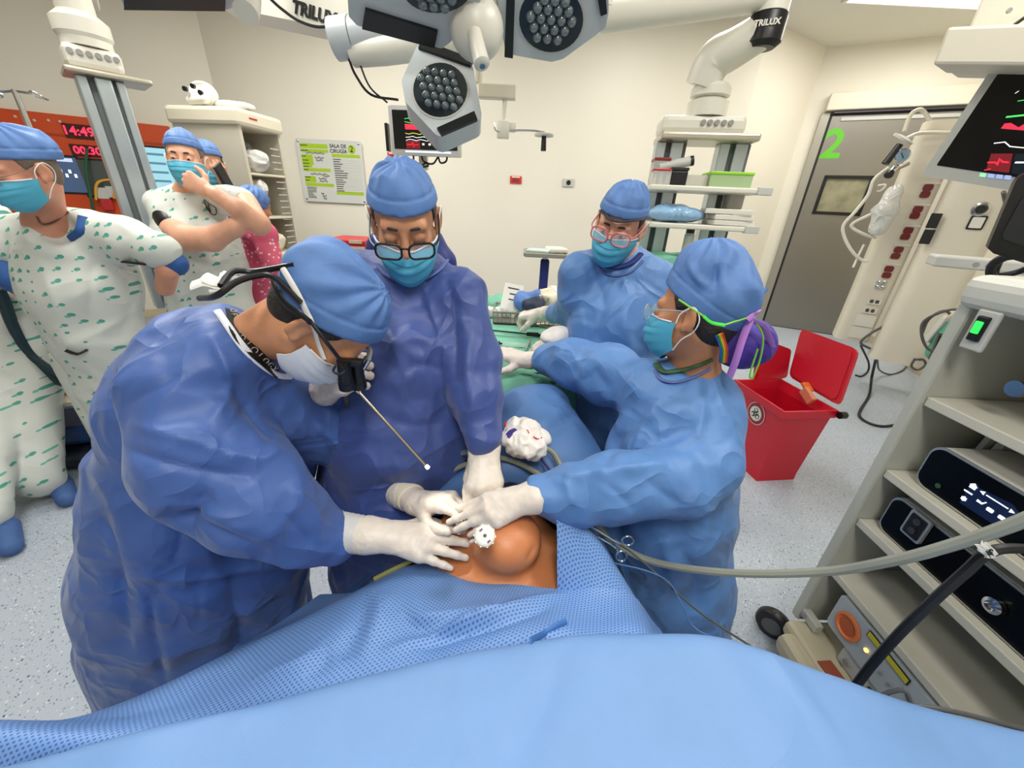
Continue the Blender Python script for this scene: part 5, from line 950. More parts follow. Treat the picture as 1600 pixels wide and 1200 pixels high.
def oscreen(px0, py0, px1, py1, m, nm, d=.012, fr=None):
    x0, x1 = (OW(px0, (py0+py1)/2)-cL)@wu, (OW(px1, (py0+py1)/2)-cL)@wu; z1, z0 = OW((px0+px1)/2, py0)[2], OW((px0+px1)/2, py1)[2]
    if fr: mb = MB(); ob(mb, x0-.02, x1+.02, z0-.02, z1+.02, .05, .05+d*.8, .004); mb.build(nm+'_frame', fr, t)
    mb = MB(); ob(mb, x0, x1, z0, z1, .05, .05+d); s = mb.build(nm, m, t); return s, cL+wu*(x0+x1)/2+V(0, 0, (z0+z1)/2)+wn*(.05+d), x1-x0, z1-z0
M_DISP = mat('display_dark', (60, 8, 12), .3); M_LEDR = mat('led_red', (255, 40, 70), .4, emit=1.6)
s, c, w, h = oscreen(101, 196, 172, 218, M_DISP, 'clock_display'); text('digits', '14:49:31', c+wn*.001, Ro, h*.86, M_LEDR, s, bold=.002)
s, c, w, h = oscreen(112, 228, 186, 246, M_DISP, 'timer_display'); text('digits', '00:30:00', c+wn*.001, Ro, h*.9, M_LEDR, s, bold=.002)
s, c, w, h = oscreen(88, 246, 128, 300, mat('screen_slate', (70, 92, 128), .2, emit=.25), 'touch_screen', fr=M_BLACK)
for k in range(4): mb = MB(); mb.box(c+Ro@V((-.25+.17*k)*w, (.1-.12*(k % 2))*h, .001), (w*.1, h*.1, .001), Ro); mb.build('icon', M_TRW, s)
mb = MB(); mb.box(c+Ro@V(.05*w, .42*h, .001), (w*.6, h*.10, .001), Ro); mb.build('title_bar', mat('title_blue', (190, 205, 235), .3, emit=.5), s)
oscreen(130, 252, 190, 306, mat('screen_grey', (74, 82, 78), .12), 'view_box', fr=M_BLACK)
s, c, w, h = oscreen(222, 232, 276, 300, mat('screen_cyan', (150, 200, 214), .2, emit=.55), 'wide_screen', fr=M_BLACK)
for k in range(4): mb = MB(); mb.box(c+Ro@V(-.1*w, (.36-.2*k)*h, .001), (w*.7, h*.05, .001), Ro); mb.build('row', mat('row_blue', (84, 140, 170), .3, emit=.3), s)
for px, py in ((54, 188), (76, 188), (94, 190), (24, 182)): mb = MB(); q = OW(px, py); mb.cyl(q, q+wn*.008, .012, n=10); mb.build('screw', M_LGREY, t)
mb = MB(); mb.tube([OW(136, 232, .12), OW(134, 262, .14), OW(140, 300, .16), OW(146, 330, .16)], .014, 8, 5); mb.build('green_hose', mat('hose_green', (30, 84, 60), .5), t, True)
mb = MB(); mb.tube([OW(150, 312, .14), OW(150, 290, .16), OW(160, 282, .16), OW(180, 284, .16), OW(178, 310, .14)], .012, 8, 5); mb.build('yellow_hose', mat('hose_yellow', (226, 168, 40), .45), t, True)
for k, (px, py) in enumerate(((160, 302), (176, 300), (168, 320))): mb = MB(); q = OW(px, py, .10); mb.box(q, (.10, .12, .06), Ro, bev=.01); mb.build('module', M_LGREY if k != 2 else M_RED, t)
# drip pole
q = W(26, 150, 2.4); t = thing('drip_pole', (q[0]+.1, q[1], 0), 'chrome drip pole with curled hooks behind the leftmost bystander', 'drip pole')
top = W(22, 140, 2.4); mb = MB(); mb.tube([top, V(top[0]+.0, top[1], 1.0), V(top[0], top[1], .1)], .013, 10, 1); mb.build('pole', M_CHROME, t, True)
for s_ in (-1, 1):
    mb = MB(); mb.tube([top+V(0, 0, -.005), top+V(s_*.07, 0, -.012), top+V(s_*.12, -.03, -.01), top+V(s_*.15, 0, -.03), top+V(s_*.12, .03, -.03), top+V(s_*.09, .01, -.02)], .006, 8, 5); mb.build('hook', M_CHROME, t, True)
for k in range(5):
    a = 2*math.pi*k/5; mb = MB(); e = V(top[0]+.28*math.cos(a), top[1]+.28*math.sin(a), .07); mb.tube([V(top[0], top[1], .12), e], .014, 8, 1); mb.cyl(e+V(0, -.012, -.04), e+V(0, .012, -.04), .03, n=14); mb.build('foot', M_GREY, t, True, 40)
# supply cabinet
A = W(372, 196, 3.75); Bc = W(283, 172, 3.80); Cc = W(428, 190, 4.20)
zc_top = A[2]; u = nrm(V(*(Cc-A)[:2], 0)); v_ = np.array([-u[1], u[0], 0]); v_ = v_ if v_@(Bc-A) > 0 else -v_; wd = .50; dp = .62
Rk = np.stack([u, v_, V(0, 0, 1)], 1); oc = V(A[0], A[1], 0)
t = thing('supply_cabinet', oc, 'tall beige cabinet with open wire shelves of bagged supplies by the corner', 'cabinet')
M_CAB = mat('cabinet_beige', (196, 190, 172), .45); M_CABL = mat('cabinet_edge', (216, 208, 186), .45)
def kb(mb, x0, x1, y0, y1, z0, z1, bev=0): mb.box(oc+Rk@V((x0+x1)/2, (y0+y1)/2, (z0+z1)/2), (x1-x0, y1-y0, z1-z0), Rk, bev=bev)
mb = MB(); kb(mb, 0, .03, 0, dp, .06, zc_top); mb.build('side_panel', M_CAB, t); mb = MB(); kb(mb, wd-.03, wd, 0, dp, .06, zc_top); mb.build('side_panel', M_CAB, t)
mb = MB(); kb(mb, .03, wd-.03, dp-.02, dp, .06, zc_top); mb.build('back_panel', M_CAB, t)
mb = MB(); kb(mb, -.03, wd+.03, -.03, dp+.02, zc_top, zc_top+.13, .03); tp = mb.build('top_cap', M_CABL, t)
mb = MB(); q = oc+Rk@V(wd*.3, -.032, zc_top+.07); mb.box(q, (.09, .004, .012), Rk); mb.build('maker_plate', M_RED, tp)
mb = MB(); kb(mb, 0, wd, 0, dp, 0.0, .06); mb.build('plinth', M_GREY, t)
levels = [zc_top-.34, zc_top-.70, zc_top-1.02, zc_top-1.28]
for z in levels: mb = MB(); kb(mb, .03, wd-.03, .0, dp-.02, z-.02, z, .004); mb.build('shelf', M_CABL, t)
mb = MB(); kb(mb, -.02, wd+.06, -.06, .02, levels[2]-.07, levels[2]-.0, .01); mb.build('mid_rail', M_CABL, t)
mb = MB(); kb(mb, 0, wd*.98, -.02, 0, .08, zc_top-1.5, .006); mb.build('lower_door', M_CAB, t)
mb = MB(); kb(mb, wd*.1, wd*.9, -.05, 0, zc_top-1.45, zc_top-1.42, .006); mb.build('handle_bar', mat('slate', (70, 84, 104), .5), t)
for k in range(22): mb = MB(); z = zc_top-.12-.055*k; kb(mb, wd*.70, wd-.03, .012, .02, z-.008, z); mb.build('wire_rung', M_LGREY, t)
rr = random.Random(3)
def bag(name, c, r, m, label, cat, grp=None, amp=.012, h=.012):
    S = SDF(.02).ell(c, r).ell(np.asarray(c)+V(r[0]*.4, 0, r[2]*.3), np.asarray(r)*.7); v, f = S.mesh(h, 1); v = v+vnormals(v, f)*(amp*ridged(v*np.array((14, 14, 14)), 3))[:, None]; return tag(link_mesh(name, v, f, m, None, True), label, cat, grp)
M_BAG = mat('clear_bag', (214, 214, 208), .2, bump=[('crumple', 16, .02)]); M_BAGB = mat('pale_blue_bag', (176, 200, 220), .2, bump=[('crumple', 16, .02)]); M_BAGD = mat('smoke_bag', (110, 112, 110), .2, bump=[('crumple', 16, .02)])
def kp(x, y, z): return oc+Rk@V(x, y, z)
bag('supply_bag', kp(.2, .13, zc_top-.25), (.16, .10, .09), M_BAG, 'clear bag of supplies on the top cabinet shelf, in front', 'bag'); bag('supply_bag', kp(.24, .3, zc_top-.16), (.15, .10, .08), M_BAGD, 'smoky bag at the back of the top cabinet shelf', 'bag')
bag('supply_bag', kp(.15, .12, zc_top-.48), (.12, .09, .09), M_BAG, 'bulging clear bag on the second cabinet shelf', 'bag'); bag('supply_bag', kp(.26, .10, zc_top-.94), (.10, .08, .08), mat('cream_bag', (222, 214, 190), .4, bump=[('crumple', 16, .02)]), 'cream bag on the third cabinet shelf', 'bag'); bag('supply_bag', kp(.2, .1, zc_top-1.23), (.14, .1, .05), M_BAGD, 'flat grey pouch on the fourth cabinet shelf', 'bag')
for k, z in enumerate((zc_top-.65, zc_top-.97)): 
    mb = MB(); mb.box(kp(.12, .08, z+.07-.0), (.14, .12, .12), Rk, bev=.008); o = mb.build('supply_box', M_WHITE); tag(o, ('white box with a dark slot on the second cabinet shelf', 'white box with a dark slot on the third cabinet shelf')[k], 'box'); mb = MB(); mb.box(kp(.12, .017, z+.07), (.05, .006, .05), Rk); mb.build('slot', M_BLACK, o)
# on top of the cabinet
q = W(322, 160, 3.9); zt2 = zc_top+.13; S = SDF(.02); c = V(q[0], q[1], zt2+.10); S.ell(c, (.10, .10, .09)); S.cap(c+V(-.08, -.06, -.06), c+V(.06, -.09, -.05), .035); S.cap(c+V(-.02, -.09, .03), c+V(.06, -.07, .04), .05, sub=True, k=.01); v, f = S.mesh(.009, 1)
S.half((0, 0, zt2+.002), (0, 0, 1)); v, f = S.mesh(.009, 1)
o = tag(link_mesh('headset', v, f, M_WHITE, None, True), 'white moulded headpiece lying on top of the beige cabinet', 'headset')
for dx_, dz in ((-.07, .01), (.0, .03), (.05, -.01)): mb = MB(); q2 = c+V(dx_, -.10, dz); mb.cyl(q2, q2+V(0, -.02, 0), .018, n=12); mb.build('port', M_BLACK, o)
q = W(366, 166, 4.0); S = SDF(.02).ell(V(q[0], q[1], zt2+.035), (.17, .12, .034)); v, f = S.mesh(.01, 1); v = v+vnormals(v, f)*(.012*ridged(v*12))[:, None]; v[:, 2] = np.maximum(v[:, 2], zt2+.001); tag(link_mesh('plastic_film', v, f, M_BAG, None, True), 'crumpled clear film lying on top of the beige cabinet', 'film')
# low red cart with tape, navy chair back
q = W(537, 384, 3.2); t = thing('low_cart', (q[0], q[1]+.2, 0), 'low red cart with cream tape strips behind the middle person', 'cart'); zt3 = W(540, 375, 3.2)[2]; w3 = W(572, 384, 3.2)[0]-W(505, 384, 3.2)[0]
mb = MB(); mb.box((q[0], q[1]+.2, (zt3+.1)/2), (w3, .4, zt3-.1), bev=.012); mb.build('body', mat('cart_red', (176, 22, 34), .4), t)
for dx_, w_, dz, h_ in ((-.1, .13, -.005, .012), (.1, .1, -.01, .012), (.0, w3*.98, -.075, .03)): mb = MB(); mb.box((q[0]+dx_, q[1]-.006, zt3+dz), (w_, .014, h_*2)); mb.build('tape', mat('tape_cream', (196, 184, 160), .5), t)
for sx in (-1, 1):
    for sy in (.05, .35): mb = MB(); mb.cyl((q[0]+sx*w3*.4-.015, q[1]+sy, .05), (q[0]+sx*w3*.4+.015, q[1]+sy, .05), .05, n=16); mb.build('wheel', M_BLACK, t)
q = W(640, 400, 1.5); M_NAVY = mat('navy_vinyl', (24, 44, 116), .5)
t = thing('high_backed_chair', (q[0], q[1], 0), 'navy high-backed chair behind the head of the middle person', 'chair'); S = SDF(.03)
S.chain(PX([(600, 385, 1.5, 26), (640, 372, 1.52, 30), (668, 380, 1.5, 26)])); S.chain(PX([(600, 400, 1.5, 30), (640, 470, 1.5, 60), (650, 560, 1.5, 60)]), flat=((0, 1, 0), .4)); S.chain(PX([(676, 372, 1.5, 12), (690, 410, 1.5, 22), (690, 470, 1.5, 26)]))
v, f = S.mesh(.012, 2); link_mesh('backrest', v, f, M_NAVY, t, True)
mb = MB(); mb.box((q[0], q[1]-.02, .62), (.46, .40, .10), bev=.03); mb.build('seat', M_NAVY, t); mb = MB(); mb.cyl((q[0], q[1], .08), (q[0], q[1], .58), .035); mb.build('post', M_CHROME, t, True, 40)
for k in range(5): a = 2*math.pi*k/5+.3; mb = MB(); e = V(q[0]+.26*math.cos(a), q[1]+.26*math.sin(a), .06); mb.tube([V(q[0], q[1], .09), e], .02, 8, 1); mb.cyl(e+V(0, -.012, -.03), e+V(0, .012, -.03), .028, n=12); mb.build('leg', M_BLACK, t)
# anaesthesia trolley base with hoses
t = thing('anaesthesia_trolley', W(70, 640, 2.0)*V(1, 1, 0), 'steel trolley base with rails, dark hoses and a blue foot at the left edge', 'trolley')
col0, col1 = W(14, 470, 2.1), W(66, 598, 1.95)
mb = MB(); mb.tube([col0, col1], .026, 14, 1); mb.lathe([(.045, 0), (.045, .05), (.034, .06)], col1+V(0, 0, -.03), n=18); mb.build('column', M_STEEL, t, True, 40)
zp = G(70, 625, .42)[2]; R0 = yawR(.35)
mb = MB(); c = G(72, 624, .42); mb.box(c, (.50, .26, .03), R0, bev=.006); mb.build('cream_plate', M_CREAM, t)
for dy in (-.16, .16): mb = MB(); mb.tube([c+R0@V(-.34, dy, .02), c+R0@V(.36, dy, .02)], .014, 10, 1); mb.build('rail', M_CHROME, t, True)
mb = MB(); mb.box(c+V(.12, .12, -.22), (.6, .34, .12), R0, bev=.03); mb.box(c+V(-.1, .12, -.30), (.3, .3, .20), R0, bev=.03); mb.build('blue_foot', mat('deep_blue_enamel', (30, 62, 110), .4), t)
mb = MB(); mb.box(V(c[0]+.1, c[1]+.12, .05), (.8, .46, .1), R0, bev=.03); mb.build('base', mat('base_dark', (40, 50, 66), .5), t)
mb = MB(); mb.box(W(10, 620, 1.95), (.16, .2, .24), R0, bev=.02); mb.build('grey_box', mat('warm_grey', (106, 98, 92), .5), t)
mb = MB(); mb.box(W(46, 528, 2.5), (.75, .25, .12), R0, bev=.02); mb.build('cream_shelf', M_CREAM, t); mb = MB(); mb.box(W(50, 555, 2.5), (.7, .25, .14), R0, bev=.02); mb.build('dark_drawer', mat('drawer_dark', (60, 54, 50), .5), t)
M_HOSE = mat('hose_dark_teal', (18, 48, 58), .45)
for pp_ in (((2, 470), (24, 520), (50, 560), (92, 596), (128, 604)), ((8, 480), (40, 545), (70, 572), (105, 590), (138, 606)), ((0, 452), (10, 476), (18, 500))): mb = MB(); mb.tube([W(x, y, 1.9) for x, y in pp_], .020, 8, 6); mb.build('hose', M_HOSE, t, True)
mb = MB(); mb.box(W(6, 462, 1.95), (.14, .07, .05), R0, bev=.015); mb.tube([W(20, 462, 1.95), W(45, 472, 2.0), W(72, 486, 2.05)], .012, 8, 4); mb.build('white_fitting', M_WHITE, t, True, 40)
cable = thing('cable_coil', W(98, 596, 2.05), 'coil of yellow hose and cable piled on the steel trolley base', 'cable')
rr = random.Random(5)
for k in range(9): r0 = .10+.012*rr.uniform(-1, 2); cc = W(98, 598, 2.1)+V(rr.uniform(-.03, .03), rr.uniform(-.02, .02), -.03+.014*k); mb = MB(); mb.tube([cc+V(r0*1.25*math.cos(a), r0*math.sin(a), .006*math.sin(3*a+k)) for a in np.linspace(0, 2*math.pi, 20, endpoint=False)], .0085, 6, 1, closed=True); mb.build('loop', mat('cable_yellow', (206, 150, 30), .45), cable, True)
mb = MB(); mb.tube([W(88, 585, 2.0), W(96, 566, 2.05), W(99, 545, 2.1), W(96, 535, 2.12)], .016, 8, 5); mb.build('yellow_tube', mat('hose_yellow', (226, 168, 40), .45), cable, True)
# ================================================================ BYSTANDERS
def scrub_mat():
    m = mat('printed_scrub', (208, 211, 203), .65, bump=[('crumple', 7, .014), ('noise', 300, .0003)]); nt = m.node_tree; N, L = nt.nodes, nt.links; p = N['Principled BSDF']; tc = N.new('ShaderNodeTexCoord'); cur = None
    base = N.new('ShaderNodeRGB'); base.outputs[0].default_value = lin((208, 211, 203))+(1,); cur = base.outputs[0]
    for sc, thr, col, off in ((21, .19, (78, 156, 138), 0), (21, .13, (100, 176, 156), .011), (10.3, .10, (176, 182, 172), .3)):
        mp = N.new('ShaderNodeMapping'); mp.inputs['Location'].default_value = (off, .35, off*.6); mp.inputs['Scale'].default_value = (1, .001, 1.0 if sc > 11 else 3.5); L.new(tc.outputs['Object'], mp.inputs['Vector'])
        v = N.new('ShaderNodeTexVoronoi'); v.inputs['Scale'].default_value = sc; v.inputs['Randomness'].default_value = .35; L.new(mp.outputs[0], v.inputs['Vector']); lt = N.new('ShaderNodeMath'); lt.operation = 'LESS_THAN'; lt.inputs[1].default_value = thr; L.new(v.outputs['Distance'], lt.inputs[0])
        mx = N.new('ShaderNodeMixRGB'); L.new(lt.outputs[0], mx.inputs['Fac']); L.new(cur, mx.inputs['Color1']); mx.inputs['Color2'].default_value = lin(col)+(1,); cur = mx.outputs[0]
    L.new(cur, p.inputs['Base Color']); return m
M_SCRUB = scrub_mat(); M_BLUEU = mat('blue_undershirt', (38, 84, 146), .7, bump=[('crumple', 9, .008)])
# L
P5 = thing('person', (W(180, 640, 1.84)[0], 1.84, 0), 'bystander at the left edge with a necklace and wire glasses, printed white top', 'person', 'bystanders at the left')
hL = Head(P5, W(34, 266, 1.72), (-.22, -.92, -.30), (-.03, -.25, .97), M_SK4, 1.06, W(75, 350, 1.82), eyes='open', body=[(W(75, 350, 1.82), W(110, 460, 1.85), .075, .11, .04), (W(-10, 420, 1.85), W(60, 470, 1.72), .045, .04), (W(262, 424, 1.85), W(258, 450, 1.9), .045, .04)], h=.0045)
hL.hair(M_HAIRG, -.06); hL.cap(M_CAP, tilt=.22, z0=.040, tall=1.08, back=.012, seed=31); hL.mask(M_MASKC); hL.glasses(mat('wire_frame', (150, 130, 110), .3, .8), r=.0011, w=.054, h=.036)
S = SDF(.04); S.chain(PX([(5, 370, 1.84, 46), (85, 360, 1.9, 46), (190, 376, 1.88, 46)]), .06); S.chain(PX([(118, 398, 1.88, 88), (128, 450, 1.86, 88), (150, 520, 1.84, 66), (176, 600, 1.84, 46), (200, 680, 1.84, 44)]), .06)
S.chain(PX([(210, 372, 1.88, 36), (244, 390, 1.86, 35)]), .04); S.chain(PX([(0, 385, 1.8, 42), (-20, 405, 1.8, 40)]), .04)
S.ell(W(78, 352, 1.74), (.085, .10, .085), k=.02, sub=True)
gL = cloth('printed_top', S, .011, M_SCRUB, P5, [CR([(60, 400), (90, 480), (110, 560)], .012, .012), CR([(150, 400), (140, 470), (150, 540)], .012, -.012), CR([(100, 540), (150, 520), (220, 480)], .012, .014), CR([(200, 420), (210, 470), (190, 520)], .01, -.01)], (((3, 3, 4), .012), ((8, 8, 7), .005)), 2, 17)
for nd in ([(246, 396, 1.87, 33), (272, 412, 1.88, 24)], [(-10, 412, 1.8, 42), (30, 440, 1.74, 30)]): v, f = SDF(.03).chain(PX(nd)).mesh(.011, 2); link_mesh('blue_sleeve', v, f, M_BLUEU, P5, True)
mb = MB(); mb.tube(hits([gL, hL.body], ((122, 322), (132, 340), (128, 362), (112, 376)), .006), .018, 8, 4, flat=.3, up=(.6, -.7, .2)); mb.build('undershirt_collar', M_BLUEU, P5, True)
mb = MB(); mb.tube(hits([hL.body, gL], ((128, 302), (124, 318), (108, 332), (84, 346), (66, 350), (58, 338)), .004), .004, 6, 5); mb.build('necklace', mat('necklace_bead', (120, 90, 70), .3, .5), P5, True)
mb = MB(); mb.tube(hits([gL], ((193, 408), (227, 412)), .004), .013, 8, 1, flat=.4, up=(0, 0, 1)); mb.build('phone_in_pocket', M_BLACK, P5); mb = MB(); mb.tube(hits([gL], ((186, 422), (212, 428), (236, 430), (236, 460)), .003), .003, 6, 2); mb.build('pocket_edge', M_LOOP, P5)
mb = MB(); mb.tube(hits([gL], ((104, 546), (122, 552), (136, 546)), .006), .018, 8, 3, flat=.3, up=(0, 0, 1)); mb.build('pocket_pouch', M_BLACK, P5, True)
lx = W(180, 640, 1.84)[0]; legs(P5, [(lx-.13, 1.86, -1.4), (lx+.13, 1.86, -1.4)], .75, M_SCRUB)
# leg of a further person cut by the edge
P6 = thing('person', (-2.7, 1.85, 0), 'person cut off by the left edge, only printed trousers and blue shoe covers showing', 'person', 'bystanders at the left')
S = SDF(.04); S.chain([(V(-2.80, 2.0, .95), .12), (V(-2.66, 1.86, .55), .10), (G(62, 745, .14), .10)]); S.chain([(V(-2.80, 2.0, .95), .12), (V(-2.72, 1.7, .5), .10), (G(-30, 805, .14), .09)]); S.chain([(V(-2.8, 2.0, .9), .15), (V(-2.85, 2.05, 1.3), .15)])
cloth('printed_trousers', S, .013, M_SCRUB, P6, (), (((4, 4, 4), .010), ((9, 9, 8), .004)), 2, 3)
for q in (G(96, 764, .05), G(8, 835, .05)):
    S = SDF(.03).cap(q+V(-.05, .04, 0), q+V(.09, -.06, -.01), .052, .044); S.half((0, 0, .003), (0, 0, 1)); v, f = S.mesh(.009, 2); link_mesh('shoe_cover', v, f, mat('shoe_blue', (64, 96, 150), .7, bump=[('crumple', 20, .005)]), P6, True)
S = SDF(.03).ell(V(-2.85, 2.05, 1.45), (.2, .13, .2)).cap(V(-2.85, 2.05, 1.5), V(-2.85, 2.03, 1.66), .06).ell(V(-2.85, 2.01, 1.76), (.08, .1, .12)); v, f = S.mesh(.014, 2); link_mesh('body', v, f, M_SK4, P6, True)
S = SDF(.04).ell(V(-2.85, 2.05, 1.22), (.24, .17, .36)).cap(V(-3.03, 2.05, 1.42), V(-3.08, 2.03, 1.2), .085).cap(V(-2.67, 2.05, 1.42), V(-2.62, 2.03, 1.2), .085); v, f = S.mesh(.014, 2); link_mesh('printed_top', v, f, M_SCRUB, P6, True)
S = SDF(.01).ell(V(-2.85, 2.01, 1.80), (.095, .115, .10)).half((-2.85, 2.01, 1.79), (0, 0, 1)); v, f = S.mesh(.008, 2); link_mesh('surgical_cap', v, f, M_CAP, P6, True)
# M: arms crossed, hand on chin
P7 = thing('person', (W(338, 500, 2.42)[0], 2.42, 0), 'bystander with crossed hairy arms, chin in hand, black cuffs under a printed white top', 'person', 'bystanders at the left')
hM = Head(P7, W(291, 250, 2.4), (.42, -.88, .02), (.0, .05, .99), M_SK3, 1.04, W(292, 312, 2.46), eyes='open', h=.0045,
          body=[(W(292, 312, 2.46), W(300, 380, 2.46), .075, .11, .04)]+[(a_[0], b_[0], a_[1], b_[1], .02) for N_ in (PX([(262, 352, 2.36, 19), (292, 372, 2.18, 24), (330, 374, 2.16, 22), (366, 356, 2.16, 16), (384, 344, 2.18, 12)]), PX([(385, 318, 2.40, 20), (404, 350, 2.22, 19), (372, 326, 2.16, 17), (340, 306, 2.16, 13), (322, 296, 2.18, 13)])) for a_, b_ in zip(N_[:-1], N_[1:])])
hM.hair(M_HAIRG, -.06); hM.cap(M_CAP, tilt=.16, z0=.050, tall=1.08, seed=41); hM.mask(M_MASKC)
S = SDF(.006); hand_prims(S, W(325, 299, 2.17), (-.7, -.1, .45), (.2, -.9, .3), 1, ((.9, 1.2, .6),)*4, .05, ((.5, .7, .3), (.9, .4, .3), (1, .1, .2)), 1.05); v, f = S.mesh(.0045, 1); link_mesh('hand', v, f, M_SK3, P7, True)
S = SDF(.04); S.chain(PX([(250, 318, 2.46, 24), (296, 316, 2.5, 30), (356, 312, 2.46, 24)]), .06); S.chain(PX([(300, 340, 2.5, 54), (310, 380, 2.46, 66), (322, 430, 2.44, 66), (335, 490, 2.42, 62), (345, 560, 2.42, 58)]), .06); S.chain(PX([(252, 320, 2.44, 26), (262, 338, 2.38, 27)]), .03); S.chain(PX([(360, 314, 2.44, 25), (376, 316, 2.42, 24)]), .03)
gM = cloth('printed_top', S, .012, M_SCRUB, P7, [CR([(290, 400), (330, 410), (390, 395)], .01, .01), CR([(300, 330), (310, 350), (330, 360)], .01, -.01)], (((4, 4, 4), .009), ((10, 10, 9), .003)), 2, 23)
S = SDF(.02); S.chain(PX([(258, 336, 2.38, 25), (268, 352, 2.33, 23)])); v, f = S.mesh(.01, 2); link_mesh('black_sleeve', v, f, M_BLACK, P7, True)
mb = MB(); mb.tube(hits([gM, hM.body], ((312, 300), (322, 316), (330, 330), (328, 318)), .012), .0035, 6, 4); mb.tube(hits([gM], ((322, 312), (330, 318), (340, 324), (338, 332), (330, 334), (324, 322)), .012), .003, 6, 4); mb.build('hanging_glasses', M_BLACK, P7, True)
lx = W(338, 500, 2.42)[0]; legs(P7, [(lx-.13, 2.42, -1.4), (lx+.13, 2.42, -1.4)], .75, M_SCRUB)
# P: phone, behind
P8 = thing('person', (W(345, 480, 2.9)[0], 2.9, 0), 'bystander mostly hidden behind the chin-holding one, talking on a black phone', 'person', 'bystanders at the left')
hP = Head(P8, W(327, 258, 2.85), (.62, -.74, -.10), (.02, .0, 1), M_SK5, 1.0, W(327, 305, 2.9), eyes='open', h=.006, body=[(W(327, 305, 2.9), W(330, 360, 2.9), .07, .1, .04)])
hP.hair(M_HAIR, -.05); hP.cap(M_CAP, tilt=.2, z0=.05, tall=1.05, seed=44); hP.mask(M_MASKC); hP.glasses(M_CHROME, r=.0014)
S = SDF(.04).chain(PX([(300, 330, 2.9, 26), (360, 330, 2.9, 26)])).chain(PX([(330, 350, 2.9, 44), (340, 430, 2.9, 48), (350, 520, 2.9, 46)])); cloth('scrub_top', S, .015, M_BLUEU, P8, (), (), 2)
S = SDF(.006); hand_prims(S, W(352, 286, 2.80), (-.1, -.2, .8), (.5, -.7, .2), -1, ((.8, .9, .5),)*4, .05, sc=1.0); S.cap(W(352, 286, 2.8), W(360, 320, 2.85), .028, .035, .02); v, f = S.mesh(.006, 1); link_mesh('hand', v, f, M_SK5, P8, True)
mb = MB(); q = W(349, 276, 2.76); mb.box(q, (.02, .075, .15), rot((1, 0, 0), .5), bev=.006); mb.build('phone', M_BLACK, P8)
lx = W(345, 480, 2.9)[0]; legs(P8, [(lx-.11, 2.9, -1.4), (lx+.11, 2.9, -1.4)], .8)
# Q: pink sleeve
P9 = thing('person', (W(410, 470, 2.85)[0], 2.85, 0), 'person in a pink dotted top and blue cap half hidden at the cabinet', 'person', 'bystanders at the left')
hQ = Head(P9, W(397, 322, 2.85), (.5, .80, -.2), (.1, .1, .98), M_SK5, .95, W(400, 365, 2.9), eyes='none', h=.006, body=[(W(400, 365, 2.9), W(405, 400, 2.9), .07, .1, .04)])
hQ.hair(M_HAIR, -.06); hQ.cap(M_CAP, tilt=-.05, z0=-.01, tall=.95, seed=47)
def dots():
    m = mat('pink_dots', (222, 92, 122), .65); nt = m.node_tree; N, L = nt.nodes, nt.links; tc = N.new('ShaderNodeTexCoord'); v = N.new('ShaderNodeTexVoronoi'); v.inputs['Scale'].default_value = 34; L.new(tc.outputs['Object'], v.inputs['Vector']); lt = N.new('ShaderNodeMath'); lt.operation = 'LESS_THAN'; lt.inputs[1].default_value = .26; L.new(v.outputs['Distance'], lt.inputs[0]); mx = N.new('ShaderNodeMixRGB'); L.new(lt.outputs[0], mx.inputs['Fac']); mx.inputs['Color1'].default_value = lin((222, 92, 122))+(1,); mx.inputs['Color2'].default_value = lin((248, 214, 222))+(1,); L.new(mx.outputs[0], N['Principled BSDF'].inputs['Base Color']); return m
S = SDF(.03).chain(PX([(395, 366, 2.75, 20), (414, 366, 2.7, 20), (420, 396, 2.66, 17), (428, 420, 2.6, 15)])).chain(PX([(402, 380, 2.85, 24), (408, 430, 2.85, 28), (412, 500, 2.85, 30)])); cloth('dotted_top', S, .012, dots(), P9, (), (((6, 6, 6), .006),), 2)
lx = W(410, 470, 2.85)[0]; legs(P9, [(lx-.10, 2.85, -1.4), (lx+.10, 2.85, -1.4)], .8)
# ================================================================ RIGHT SIDE
# wall-side service columns: nearly vertical slabs in front of the steel door
M_COL = mat('column_cream', (222, 214, 196), .38)
def vslab(p_bl, p_br, Y0, Y1, ztop):
    a, b = W(p_bl[0], p_bl[1], Y0), W(p_br[0], p_br[1], Y1); z = min(a[2], b[2]); u = nrm(V(b[0]-a[0], b[1]-a[1], 0)); w = float(np.linalg.norm((b-a)[:2])); n = np.array([u[1], -u[0], 0]); n = n if n@(CAM-a) > 0 else -n; return a, u, n, w, z, np.stack([u, V(0, 0, 1), n], 1)
zT1 = W(1495, 180, 3.9)[2]; a, u, n, w, z0, R1 = vslab((1306, 523), (1358, 537), 4.1, 3.95, 0)
t = thing('service_column', V(*(a+u*w/2)[:2], z0), 'cream service column with rows of dark red sockets hanging before the steel door', 'service column', 'ceiling-hung service columns')
mb = MB(); mb.prism(rrect(w, .26, .06, 5), V(*(a+u*w/2-n*.13)[:2], z0), np.stack([u, n, V(0, 0, 1)], 1), zT1-z0-.07); mb.prism(rrect(w*.9, .22, .06, 5), V(*(a+u*w/2-n*.13)[:2], zT1-.07), np.stack([u, n, V(0, 0, 1)], 1), .07); mb.build('housing', M_COL, t, True, 35)
c1 = a+u*w/2; f1 = lambda px, py, off=0: on_plane(px, py, c1+n*off, n)
M_SOCK = mat('socket_dark_red', (112, 22, 26), .4)
